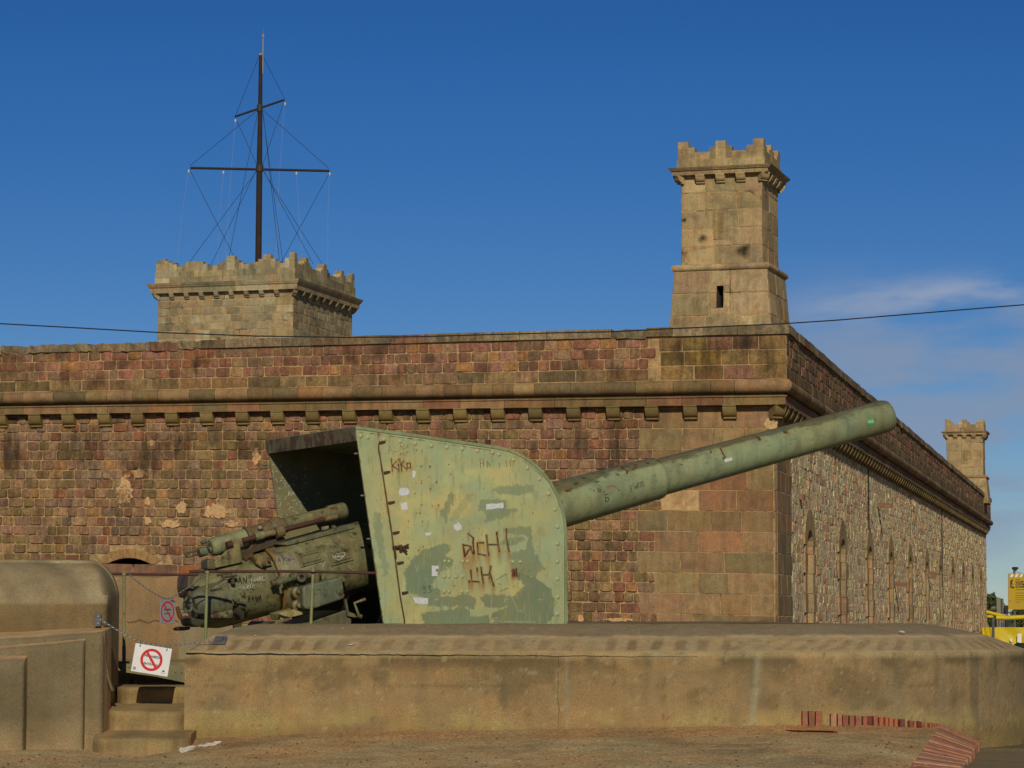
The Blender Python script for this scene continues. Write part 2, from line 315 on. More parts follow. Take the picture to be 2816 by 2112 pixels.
def courses(mb, M, rows, u0, u1, wr, pal, rng, gap=0.014, wob=0.0, d=0.022, skip=None, K=12, colf=None, n0=0.0, jit=0.008, round_=0.045, edge=None, lum=0.12, dome=0.012):
    for (z0, z1) in rows:
        a, b = (edge(z0, z1) if edge else (u0, u1)); u = a
        while u < b - 0.02:
            w = rng.uniform(*wr)
            if b - (u + w) < wr[0] * 0.6: w = b - u
            w = min(w, b - u)
            if not (skip and skip(u, u + w, z0, z1)):
                c = colf(u + w / 2, (z0 + z1) / 2) if colf else None
                c = c or jitc(rng, rng.choice(pal), lum)
                zz = rng.uniform(-.4, .4) * gap + (rng.random() < .5) * rng.uniform(-1, 0) * wob
                stone(mb, M, u + gap / 2, u + w - gap / 2, z0 + gap / 2 + zz * .3, z1 - gap / 2 + zz, c, d * rng.uniform(.5, 1.5), rng, K=K, n0=n0, jit=jit, round_=round_, dome=dome)
            u += w
def run_blocks(mb, M, prof, u0, u1, lens, pal, rng, gap=0.012, m0=0.0, m1=0.0, jit=0.006, lum=0.12, rough=0.0, rsel=None):
    "row of dressed blocks with the profile prof [(n,z)]; m0/m1 mitre the two ends"
    u = u0; n = len(prof)
    while u < u1 - 1e-4:
        w = rng.uniform(*lens)
        if u1 - (u + w) < lens[0] * 0.6: w = u1 - u
        w = min(w, u1 - u); a, b = u, u + w; c = jitc(rng, rng.choice(pal), lum)
        first, last = a <= u0 + 1e-6, b >= u1 - 1e-6; dn, dz = rng.uniform(-jit, jit), rng.uniform(-jit, jit) * .6
        rg = rough * (1 if (rsel is None or rsel((a + b) / 2)) else 0)
        segs = 1 if not rg else 5; rings = []
        for k in range(segs + 1):
            t = k / segs; ring = []
            for (nn, zz) in prof:
                ua = a + gap / 2 + (nn * m0 if first else 0); ub = b - gap / 2 + (nn * m1 if last else 0)
                if first and m0: ua -= gap / 2
                if last and m1: ub += gap / 2
                nn2, zz2 = nn + dn, zz + dz
                if rg and nn > 0: nn2 += rng.uniform(-1, .15) * rg; zz2 += rng.uniform(-1, .4) * rg * .8
                ring.append(M(ua + (ub - ua) * t, zz2, nn2))
            rings += ring
        fs = [tuple(range(n))[::-1], tuple(segs * n + i for i in range(n))]
        for k in range(segs): fs += [(k * n + i, k * n + (i + 1) % n, (k + 1) * n + (i + 1) % n, (k + 1) * n + i) for i in range(n)]
        mb.add(rings, fs, c); u += w
def rows_between(z0, z1, n): return [(z0 + (z1 - z0) * i / n, z0 + (z1 - z0) * (i + 1) / n) for i in range(n)]
def pts2(lst, sx_, sy_, s): return [(sx_ + x / s, sy_ + y / s) for x, y in lst]
# ================================================================ fortress
PHI = math.atan((3100 - CX) / F * CT)
_c = P(2136, 1500, 70)
CF = Frame((_c.x, _c.y, 0), -PHI)
zc = lambda py, px=2150, D=69.7: P(px, py, D).z
fort = empty('fortress', CF.o, -PHI, 'long red and brown stone fortress wall with moulded cornice and corbels behind the gun', 'fortress')
Z_COP, Z_COPB, Z_TOR, Z_TORB, Z_FIL, Z_FILB, Z_CORB = zc(893), zc(920), zc(1042), zc(1079), zc(1087), zc(1112), zc(1148)
TZ = [1.0, 2.7, 4.6, 6.4, 7.1, 9.1]; TT = [.022, .019, .013, .010, .004, -.003]
def MF(u, z, n):      # front wall: u runs to the left as negative numbers
    return Vector((u, -n, z + float(np.interp(z, TZ, TT)) * max(0.0, -u)))
def MR(u, z, n): return Vector((n, u, z))
UL, LR = -31.0, 107.0
rng = random.Random(5)
PAL_RED = [tuple(q * w for q, w in zip(A(*c, 1.62), (1.05, .96, .97))) for c in ((126, 96, 70), (124, 88, 66), (128, 102, 72), (116, 88, 62), (134, 108, 78), (120, 100, 70), (124, 98, 76), (116, 94, 70), (120, 98, 74), (136, 104, 64), (118, 82, 56), (114, 96, 72), (130, 106, 74), (108, 88, 62), (118, 100, 78), (124, 96, 70), (126, 100, 70))]
PAL_RED2 = [tuple(q * w for q, w in zip(A(*c, 1.6), (1.04, .96, .95))) for c in ((126, 88, 66), (118, 84, 62), (130, 94, 68), (112, 80, 60), (128, 96, 76), (122, 88, 68), (130, 90, 64), (138, 102, 62), (116, 94, 68), (124, 98, 70), (110, 88, 64), (130, 104, 74))]
PAL_TAN = [A(120, 102, 62), A(128, 108, 68), A(112, 94, 58), A(134, 112, 72), A(118, 96, 64), A(126, 98, 62), A(106, 92, 60), A(138, 112, 76)]
PAL_TAN = [tuple(q * w for q, w in zip(c_, (1.08, 1.0, 1.05))) for c_ in PAL_TAN]
PAL_TANR = PAL_TAN + [A(132, 92, 64), A(124, 88, 60)]
PAL_QUOIN = [A(*c, 1.62) for c in ((126, 104, 68), (116, 100, 66), (128, 102, 68), (110, 96, 62), (128, 100, 70), (114, 98, 66), (124, 98, 66), (134, 98, 66), (122, 102, 68), (120, 96, 62))]
def arr_rows(z0, z1, h):
    n = max(1, round((z1 - z0) / h)); return rows_between(z0, z1, n)
# --- front wall
BZ = 0.9; HQ = (zc(1420, 2100) - zc(1670, 2100)) and (zc(1050 + 403 / 2.212) - zc(1050 + 1297 / 2.212)) / 7
ZQ0 = zc(1050 + 1297 / 2.212) - HQ
qrows = []; z = ZQ0 - HQ
while z < Z_FILB - 0.05: qrows.append((z, min(z + HQ, Z_FILB))); z += HQ
qleft = {i: -(3.25 + (0.32 if i % 2 else -0.1) + rng.uniform(-.12, .12)) for i in range(len(qrows))}
def qedge(zm):
    for i, (a, b) in enumerate(qrows):
        if a <= zm < b: return qleft[i]
    return -3.3
def hitf(px, py): h = CF.hit(px, py, 1, 0.0); return h.x, h.z
ax0, _ = hitf(298, 1552); ax1, azb = hitf(415, 1552); _, azt = hitf(356, 1535)
acx = (ax0 + ax1) / 2; aw = ax1 - ax0; avx0, _ = hitf(266, 1552); avx1, avz = hitf(456, 1508)
_t = float(np.interp(azb, TZ, TT)) * -acx; azb -= _t; azt -= _t; avz -= _t
def arch_skip(a, b, z0, z1):
    R_i = ((aw / 2) ** 2 + (azt - azb) ** 2) / (2 * (azt - azb)); c0 = azt - R_i; um = (a + b) / 2
    if z1 > azb - .30 and z0 < azb + .02 and b > avx0 - .6 and a < avx1 + 1.1: return z1 < azb + .06 or (b > avx0 and a < avx1)
    return b > avx0 + .05 and a < avx1 - .05 and z1 > azb - 0.30 and z0 < c0 + math.sqrt(max(.01, (avz - c0) ** 2 - (um - acx) ** 2)) - .1
patch = [(340, 1330, 36, 45), (600, 1405, 50, 22), (560, 1440, 60, 16), (420, 1395, 16, 25), (880, 1260, 14, 40), (500, 1450, 110, 12), (1610, 1370, 34, 18), (950, 1290, 10, 12)]
patch = [(hitf(a, b), w * .0101, h * .0101) for a, b, w, h in patch]
def front_col(u, z):
    zz = z + float(np.interp(z, TZ, TT)) * max(0, -u)
    for (c, w, h) in patch:
        if abs(u - c[0]) < w and abs(zz - c[1]) < h and rng.random() < .2: return jitc(rng, A(150, 124, 88), .08)
    k = mn.noise(Vector((u * .35, z * .5, 1.7)))
    if k > 0.05 and rng.random() < .6: return jitc(rng, rng.choice(PAL_TAN[:5]), .14)
    if u > -14 and rng.random() < .5: return jitc(rng, rng.choice(PAL_RED2), .14)
    return None
mb = MB()
courses(mb, MF, [r for (a, b) in qrows for r in ((a, (a + b) / 2), ((a + b) / 2, b))], UL, 0, (0.24, 0.46), PAL_RED, rng, gap=0.011, d=0.036, K=12, skip=arch_skip, colf=front_col, jit=0.008, round_=0.042, edge=lambda a, b: (UL, qedge((a + b) / 2)), lum=.16, wob=.015)
front_small = mb
mq = MB()
for i, (a, b) in enumerate(qrows):
    u = qleft[i]
    while u < -.01:
        w = rng.choice([.8, 1.0, 1.15]); w = min(w, -u)
        if -(u + w) < .5: w = -u
        last = u + w > -.01
        col = jitc(rng, rng.choice(PAL_QUOIN), .16)
        if a < zc(1370) < b and u < -2.5: col = A(190, 152, 104)
        stone(mq, MF, u + .006, (-0.09 if last else u + w - .006), a + .005, b - .005, col, .014, rng, K=12, n0=.0, jit=.004, round_=.02, inset=.012, dome=.006)
        if last:     # chamfered corner stone returning onto the side wall
            side = 1.1 if i % 2 else .7
            vs = [MF(-.09, a + .005, .014), MF(-.09, b - .005, .014), MR(.09, b - .005, .014), MR(.09, a + .005, .014)]
            mq.add(vs, [(0, 3, 2, 1)], jitc(rng, col, .05))
        u += w
    u = .09
    while u < 3.0 + (0.25 if i % 2 else 0):
        w = rng.choice([.75, 1.0, 1.2]); w = min(w, 3.0 + (0.25 if i % 2 else 0) - u + .01)
        stone(mq, MR, u + .006, u + w - .006, a + .005, b - .005, jitc(rng, rng.choice(PAL_QUOIN), .1), .014, rng, K=12, n0=0, jit=.004, round_=.02, inset=.012, dome=.006); u += w
# embrasure: voussoirs, sill course, dark recess
ma = MB(); nv = 5
R_in = ((aw / 2) ** 2 + (azt - azb) ** 2) / (2 * (azt - azb)); cz_ = azt - R_in; ha = math.asin(aw / 2 / R_in)
R_out = avz - cz_; ho = ha * 1.02
for k in range(nv):
    a0, a1 = -ha * 1.25 + 2.5 * ha * k / nv, -ha * 1.25 + 2.5 * ha * (k + 1) / nv
    poly = []
    for (r, aa) in ((R_in, a0 + .004), (R_in, (a0 + a1) / 2), (R_in, a1 - .004), (R_out, a1 - .004), (R_out, (a0 + a1) / 2), (R_out, a0 + .004)):
        zz = cz_ + r * math.cos(aa); uu = acx + r * math.sin(aa)
        poly.append(MF(max(avx0, min(avx1, uu)), max(azb + .01, zz), .035))
    ma.prism(poly, (0, .5, 0), jitc(rng, A(150, 116, 74), .08))
for (a, b) in ((avx0 - .7, avx0 + .05), (avx0 + .06, acx + .1), (acx + .11, avx1 + .35), (avx1 + .36, avx1 + 1.2)):
    stone(ma, MF, a, b, azb - .33, azb - .005, jitc(rng, rng.choice([A(128, 82, 48), A(118, 98, 66), A(126, 92, 70)]), .1), .03, rng, jit=.006)
rec = MB()
x0_, x1_ = ax0 - .02, ax1 + .02
za, zb = azb - .1, azt + .02
rec.add([MF(x0_, za, .0), MF(x1_, za, .0), MF(x1_, zb, .0), MF(x0_, zb, .0), MF(x0_, za, -1.2), MF(x1_, za, -1.2), MF(x1_, zb, -1.2), MF(x0_, zb, -1.2)],
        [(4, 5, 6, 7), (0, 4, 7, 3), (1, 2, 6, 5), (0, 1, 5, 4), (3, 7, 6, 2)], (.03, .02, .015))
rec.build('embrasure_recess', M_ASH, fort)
# mortar sheet behind the stones, with a hole at the embrasure
mo = MB()
def msheet(mbx, M, u0, u1, z0, z1, n, du=1.5):
    k = max(1, int((u1 - u0) / du))
    for i in range(k):
        a, b = u0 + (u1 - u0) * i / k, u0 + (u1 - u0) * (i + 1) / k
        mbx.add([M(a, z0, n), M(b, z0, n), M(b, z1, n), M(a, z1, n)], [(0, 1, 2, 3)])
msheet(mo, MF, UL, x0_, BZ, Z_FILB + .3, .005); msheet(mo, MF, x1_, -.05, BZ, Z_FILB + .3, .005); msheet(mo, MF, x0_, x1_, BZ, za, .005); msheet(mo, MF, x0_, x1_, zb, Z_FILB + .3, .005)
for m_, nm in ((front_small, 'front_wall'), (mq, 'quoin_blocks'), (ma, 'embrasure_arch')):
    m_.build(nm, M_STONE if nm == 'front_wall' else M_ASH, fort)
MFn = lambda u, z, n: Vector((u, -n, z))
for (px_, py_, rx_, ry_) in ((345, 1345, 30, 52), (385, 1302, 34, 14), (340, 1372, 18, 20), (407, 1380, 14, 16), (408, 1432, 12, 14), (600, 1405, 46, 26), (500, 1395, 26, 18), (470, 1440, 40, 14), (420, 1218, 8, 10), (640, 1440, 30, 12), (705, 1260, 14, 30), (1565, 1372, 26, 16), (1600, 1700, 10, 20), (1700, 1704, 60, 6), (2120, 1165, 22, 22)):
    u_, z_ = hitf(px_, py_); stain('plaster_patch', M_PLAST, MFn, u_, z_, rx_ * .0128, ry_ * .0128, .062 if u_ < -3.6 else .03, fort)
R9 = random.Random(44)
for _i in range(26):
    u_ = R9.uniform(-23, -.6); stain('grime_stain', M_GRIME, MFn, u_, 6.35 + R9.uniform(-.5, .2), R9.uniform(.3, .8), R9.uniform(.5, 1.1), .066 if u_ < -3.6 else .034, fort)
# --- upper parapet of the front
NP = .34
pr = [(Z_TOR + (Z_COPB - Z_TOR) * i / 11, 0) for i in range(12)]
zt = Z_TOR; h1 = zc(1008) - zc(1042)
up = MB()
courses(up, MF, [(zt, zt + h1)], UL, NP, (.5, 1.05), PAL_TAN, rng, gap=.012, d=.015, K=12, n0=NP, round_=.025, jit=.005, edge=lambda a, b: (UL, -3.3))
courses(up, MF, rows_between(zt + h1, Z_COPB, 3), UL, NP, (.24, .5), PAL_RED2, rng, gap=.009, d=.022, K=12, n0=NP, edge=lambda a, b: (UL, -3.3 + (.2 if int(a * 10) % 2 else 0)), lum=.17, jit=.01,
        colf=lambda u, z: jitc(rng, A(142, 92, 62), .06) if abs(u + 15.8) < .5 and z > Z_COPB - .55 and rng.random() < .8 else None)
hp = (Z_COPB - zt) / 3
courses(up, MF, rows_between(zt, Z_COPB, 3), -3.3, NP, (.6, 1.0), [A(120, 98, 52), A(128, 100, 62), A(112, 84, 46), A(134, 106, 64), A(140, 108, 52), A(130, 92, 68)], rng, gap=.012, d=.015, K=12, n0=NP, edge=lambda a, b: (-3.1 + rng.uniform(0, .2), NP), round_=.03, jit=.006)
PR = [A(104, 86, 54), A(112, 92, 60), A(98, 78, 50), A(120, 98, 64), A(108, 80, 56)]
k2 = .74
courses(up, MR, [(zt, zt + h1)], -NP, LR, (.5, 1.1), PR, rng, gap=.014, d=.015, K=4, n0=NP, lum=.15)
courses(up, MR, rows_between(zt + h1, Z_COPB, 3), -NP, LR, (.3, .6), PR + PAL_RED[:4], rng, gap=.02, d=.02, K=4, n0=NP, lum=.18)
up.build('parapet', M_STONE, fort)
msheet(mo, MF, UL, NP, Z_TOR - .1, Z_COPB + .05, NP + .004, 2); msheet(mo, MR, -NP, LR, Z_TOR - .1, Z_COPB + .05, NP + .004, 4)
mo.build('wall_mortar', M_MORT, fort)
for _i in range(22):
    u_ = R9.uniform(-23, .1); stain('grime_stain', M_GRIME, MFn, u_, R9.uniform(8.0, 8.8), R9.uniform(.3, .7), R9.uniform(.3, .5), NP + .052, fort)
for (u_, z_, a_, b_) in ((-.15, 8.45, .45, .55), (-.7, 8.7, .6, .3), (-.1, 8.1, .35, .4)): stain('grime_stain', M_GRIME, MFn, u_, z_, a_, b_, NP + .055, fort)
# --- mouldings
def tor_prof():
    h = Z_TOR - Z_TORB; r = h / 2; c = Z_TORB + r; p = [(.0, Z_TOR), (NP - .02, Z_TOR)]
    for k in range(9):
        a = rad(90 - k * 180 / 8); p.append((NP - .02 + (r * .95) * math.cos(a), c + r * math.sin(a)))
    return p + [(0, Z_TORB)]
def fil_prof():
    return [(0, Z_FIL), (.335, Z_FIL), (.335, Z_FIL - .03), (.30, Z_FIL - .055), (.30, Z_FILB), (0, Z_FILB)]
def cop_prof():
    return [(-.25, Z_COP), (NP + .07, Z_COP - .01), (NP + .085, Z_COPB + .01), (-.25, Z_COPB)]
PAL_COP = [A(124, 108, 78), A(138, 120, 88), A(116, 96, 68), A(122, 88, 66), A(112, 98, 74), A(130, 112, 84)]
mm = MB()
for (prof, lens, pal, nm) in ((tor_prof(), (.55, 1.0), PAL_TAN, 'torus_moulding'), (fil_prof(), (.9, 1.4), PAL_TANR, 'cornice_fillet')):
    mm = MB(); run_blocks(mm, MF, prof, UL, 0, lens, pal, rng, m1=1.0, jit=.004); run_blocks(mm, MR, prof, 0, LR, (lens[0] * 1.3, lens[1] * 1.5), [tuple(x * .9 for x in q) for q in pal], rng, m0=-1.0, m1=1.0, jit=.004)
    mm.build(nm, M_ASH, fort, smooth=(nm == 'torus_moulding'))
bed = MB()     # bed between torus and fillet, coloured darker for the shade in the gap
bp_ = [(0, Z_TORB + .03), (.26, Z_TORB + .03), (.26, Z_FIL - .02), (0, Z_FIL - .02)]
run_blocks(bed, MF, bp_, UL, 0, (3, 4), [A(90, 76, 48)], rng, m1=1.0, gap=0, jit=0); run_blocks(bed, MR, bp_, 0, LR, (6, 9), [A(84, 70, 44)], rng, m0=-1.0, m1=1, gap=0, jit=0)
bed.build('cornice_bed', M_ASH, fort)
cm = MB()
run_blocks(cm, MF, cop_prof(), UL, 0, (.55, 1.0), PAL_COP, rng, m1=1.0, jit=.012, rough=.07, rsel=lambda u: u < -15.5 or (-5.5 < u < -1.5 and rng.random() < .6), lum=.16)
run_blocks(cm, MR, cop_prof(), 0, LR, (.7, 1.3), [tuple(x * .92 for x in q) for q in PAL_COP], rng, m0=-1.0, m1=1.0, jit=.02, lum=.14)
cm.build('coping_stones', M_STONE, fort)
# --- corbels
cz0, cz1 = Z_CORB, Z_FILB + .01
hc = cz1 - cz0; cprof = [(0, cz1), (.30, cz1), (.30, cz1 - .035), (.275, cz1 - .045)]
for k in range(1, 8):
    a = rad(k * 90 / 8); cprof.append((.275 - .19 * (1 - math.cos(a)), cz1 - .045 - (hc - .095) * math.sin(a)))
cprof += [(.085, cz0 + .045), (.115, cz0 + .04), (.115, cz0), (0, cz0)]
cb_ = MB(); n = len(cprof); wv = .175
vs = [Vector((-wv, -a, b - cz1)) for a, b in cprof] + [Vector((wv, -a, b - cz1)) for a, b in cprof]
cb_.add(vs, [tuple(range(n))[::-1], tuple(range(n, 2 * n))] + [(i, (i + 1) % n, (i + 1) % n + n, i + n) for i in range(n)], A(118, 100, 60))
corb = cb_.build('corbel', M_CORB, fort)
us = []
for (zx) in (110, 340, 572, 813, 1048, 1283, 1521):
    us.append(CF.hit(1300 + (zx + 38) / 2.212, 1128, 1, -.28).x)
for zx in (2073, 1835, 1597, 1357, 1120, 888, 663, 420, 195, -40): us.append(CF.hit((zx + 34) / 2.458, 1150, 1, -.28).x)
us = sorted(us); 
ga = [u for u in us]; full = []
for a, b in zip(ga[:-1], ga[1:]):
    full.append(a); k = round((b - a) / 1.0)
    for q in range(1, k): full.append(a + (b - a) * q / k)
full.append(ga[-1])
first = full[0]
while first > UL + 1: first -= 1.0; full.append(first)
for i, u in enumerate(full):
    zz = cz1 + float(np.interp(cz1, TZ, TT)) * max(0, -u)
    if i == 0: corb.location = (u, 0, zz)
    else: part_copy(corb, fort, (u, 0, zz), 0)
part_copy(corb, fort, (-.03, .03, cz1), rad(45))
ncorb = len(full) + 1; mass = MB(); k = 0; u = .75
while u < LR - .3:
    if ncorb < 99: part_copy(corb, fort, (0, u, cz1), rad(90)); ncorb += 1
    else:
        mass.add([Vector((-v.y, v.x + u, v.z + cz1)) for v in vs], [tuple(range(n))[::-1], tuple(range(n, 2 * n))] + [(i, (i + 1) % n, (i + 1) % n + n, i + n) for i in range(n)], A(112, 94, 60))
    u += 1.0
tag(mass.build('far_corbels', M_CORB, fort), kind='stuff')
# --- side wall with arched windows
def hitr(px, py): h = CF.hit(px, py, 0, 0.0); return h.y, h.z
wins = []
for px in (2223, 2314, 2389, 2447, 2500, 2546, 2584):
    wins.append(hitr(px, 1600)[0])
sp = (wins[-1] - wins[0]) / 6
while wins[-1] + sp < LR - 3: wins.append(wins[-1] + sp)
_, wz_hood = hitr(2221, 1400); _, wz_top = hitr(2223, 1457); _, wz_spr = hitr(2223, 1497)
wbot = 1.35; ww = .72; hoodw = 1.35
wz_spr = wz_top - .45
def win_bottom(u): return 1.25 - .006 * u
def side_skip(a, b, z0, z1):
    for w in wins:
        if b > w - 1.42 and a < w + 1.42:
            if z1 < wz_spr + .1:
                if b > w - 1.25 and a < w + 1.25: return True
            elif z0 < wz_hood:
                t = max(0, (wz_hood - (z0 + z1) / 2) / (wz_hood - wz_spr)); hw = hoodw * math.sqrt(max(0, 1 - (1 - t) ** 2))
                if b > w - hw and a < w + hw: return True
    return False
PAL_SIDE = [A(124, 98, 76), A(134, 108, 82), A(116, 92, 74), A(140, 116, 88), A(110, 84, 70), A(146, 122, 90), A(120, 90, 70), A(130, 96, 80)]
PAL_SIDE = [tuple(min(.82, v * w_ * 2.2) for v, w_ in zip(A(*c), (1.02, .95, .88))) for c in ((146, 124, 92), (152, 132, 100), (140, 118, 88), (156, 136, 104), (132, 108, 84), (154, 134, 100), (138, 112, 86), (148, 126, 94), (126, 102, 80))]
sw = MB()
def side_rows(z0, z1, h): return arr_rows(z0, z1, h)
courses(sw, MR, arr_rows(-.2, Z_FILB, .272), 3.0, 45, (.22, .5), PAL_SIDE, rng, gap=.012, d=.026, K=12, skip=side_skip, jit=.05, round_=.05, lum=.17, dome=.004, edge=lambda a, b: (3.1 + rng.uniform(0, .3), 45))
courses(sw, MR, arr_rows(-.2, Z_FILB, .272), 45, LR, (.26, .55), PAL_SIDE, rng, gap=.012, d=.032, K=4, skip=side_skip, jit=.045, lum=.2)
sw.build('side_wall', M_RUBBLE, fort)
def rough_sheet(mbx, u0, u1):
    z0, z1 = -.3, Z_FILB + .05; nu = max(2, int((u1 - u0) / .13)); nzz = 60; vs = []
    for i in range(nu + 1):
        for j in range(nzz + 1):
            u = u0 + (u1 - u0) * i / nu; z = z0 + (z1 - z0) * j / nzz
            d_ = .016 + .022 * mn.noise(Vector((u * 2.6, z * 3.2, 0))) + .02 * mn.noise(Vector((u * 7, z * 5, 5)))
            if i in (0, nu): d_ = .012
            vs.append(MR(u, z, max(.0, d_)))
    mbx.add(vs, [(i * (nzz + 1) + j, (i + 1) * (nzz + 1) + j, (i + 1) * (nzz + 1) + j + 1, i * (nzz + 1) + j + 1) for i in range(nu) for j in range(nzz)])
ms = MB(); edges = [0.0]
for w in wins: edges += [w - ww, w + ww]
edges.append(LR)
for i in range(0, len(edges), 2):
    if i == 0: msheet(ms, MR, 0, 3.15, -.5, Z_FILB + .3, .004, 4); rough_sheet(ms, 3.15, edges[1])
    else: rough_sheet(ms, edges[i], edges[i + 1])
wf = MB(); dk = MB()
winparts = []
for w in wins:
    zb_ = win_bottom(w)
    # wall above the arch and below the sill
    arc = [(w + ww * math.cos(rad(a)), wz_spr + (wz_top - wz_spr) * math.sin(rad(a))) for a in range(0, 181, 15)]
    poly = [MR(u, z, .012) for u, z in arc]
    nA = len(arc)
    for i in range(nA - 1):
        (ua, za_), (ub, zb2) = arc[i], arc[i + 1]
        ms.add([MR(ua, za_, .012), MR(ub, zb2, .012), MR(ub, Z_FILB + .3, .012), MR(ua, Z_FILB + .3, .012)], [(0, 1, 2, 3)])
    ms.add([MR(w - ww, -.5, .012), MR(w + ww, -.5, .012), MR(w + ww, zb_, .012), MR(w - ww, zb_, .012)], [(0, 1, 2, 3)])
    # surround: arch ring, jamb stones; recess
    wm_ = MB(); dep = -.62
    nv = 10
    for k in range(nv):
        a0, a1 = rad(180 * k / nv + .4), rad(180 * (k + 1) / nv - .4)
        pts = [(w + ww * math.cos(a0), wz_spr + (wz_top - wz_spr) * math.sin(a0)), (w + ww * math.cos(a1), wz_spr + (wz_top - wz_spr) * math.sin(a1)),
               (w + hoodw * math.cos(a1), wz_spr + (wz_hood - wz_spr) * math.sin(a1)), (w + hoodw * math.cos(a0), wz_spr + (wz_hood - wz_spr) * math.sin(a0))]
        wm_.prism([MR(u, z, .075) for u, z in pts], (dep - .075, 0, 0), jitc(rng, A(132, 112, 76, 1.8), .06))
    z = zb_ - .1; i = 0
    while z < wz_spr - .02:
        h = min(.56, wz_spr - z)
        for sgn in (-1, 1):
            wd = (.62 if (i % 2) else .42) + rng.uniform(-.04, .04); a, b = w + sgn * ww, w + sgn * (ww + wd)
            a, b = min(a, b), max(a, b); c = jitc(rng, rng.choice([A(138, 114, 80, 1.8), A(128, 108, 76, 1.8), A(138, 108, 78, 1.8), A(134, 116, 84, 1.8)]), .1); pn = .08 if i % 2 else .06
            wm_.prism([MR(a, z + .008, pn), MR(b, z + .008, pn), MR(b, z + h - .006, pn), MR(a, z + h - .006, pn)], (dep - pn, 0, 0), c)
        z += h; i += 1
    wm_.prism([MR(w - ww - .1, zb_ - .12, .09), MR(w + ww + .1, zb_ - .12, .09), MR(w + ww + .1, zb_, .09), MR(w - ww - .1, zb_, .09)], (dep - .09, 0, 0), A(120, 96, 66))
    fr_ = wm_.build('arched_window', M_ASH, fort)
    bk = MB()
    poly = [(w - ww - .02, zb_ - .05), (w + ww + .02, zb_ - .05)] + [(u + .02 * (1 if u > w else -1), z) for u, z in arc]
    bk.add([MR(u, z, dep + .03) for u, z in poly], [tuple(range(len(poly)))], (.02, .016, .012)); bk.build('window_recess', M_DARK, fr_)  # near-black sheet stands in for the shadow inside the window
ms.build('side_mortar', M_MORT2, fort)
# roof slab and inner masonry that close the building
rf = MB()
rf.add([(UL, -.1, Z_COPB + .02), (.1, -.1, Z_COPB + .02), (.1, LR, Z_COPB + .02), (UL, LR, Z_COPB + .02)], [(0, 1, 2, 3)], A(120, 105, 80))
rf.add([(UL, 0, 0), (UL, LR, 0), (UL, LR, Z_COPB), (UL, 0, Z_COPB)], [(0, 1, 2, 3)], A(110, 85, 64)); rf.add([(UL, LR, 0), (0, LR, -.5), (0, LR, Z_COPB), (UL, LR, Z_COPB)], [(0, 1, 2, 3)], A(110, 85, 64))
rf.build('terrace_roof', M_ASH, fort)
# stone water spouts and down-cables on the side wall
for (px, py, L_) in ((2434, 1388, .55), (2480, 1605, .5), (2198, 1364, .14), (2572, 1575, .4)):
    u, z = hitr(px - (22 if L_ > .3 else 0), py); s_ = MB()
    s_.prism([(0, u - .14, z - .09), (0, u + .14, z - .09), (0, u + .14, z + .07), (0, u - .14, z + .07)], (L_, 0, -.03), A(124, 92, 66)); s_.build('water_spout', M_ASH, fort)
for px in (2385, 2587):
    u, _ = hitr(px, 1500); s_ = MB(); s_.tube([(.07, u, Z_FILB), (.07, u, wz_spr + 1.0 if px == 2385 else 2.5)], .022, 6, (.02, .02, .02)); s_.build('down_cable', M_WIRE, fort)
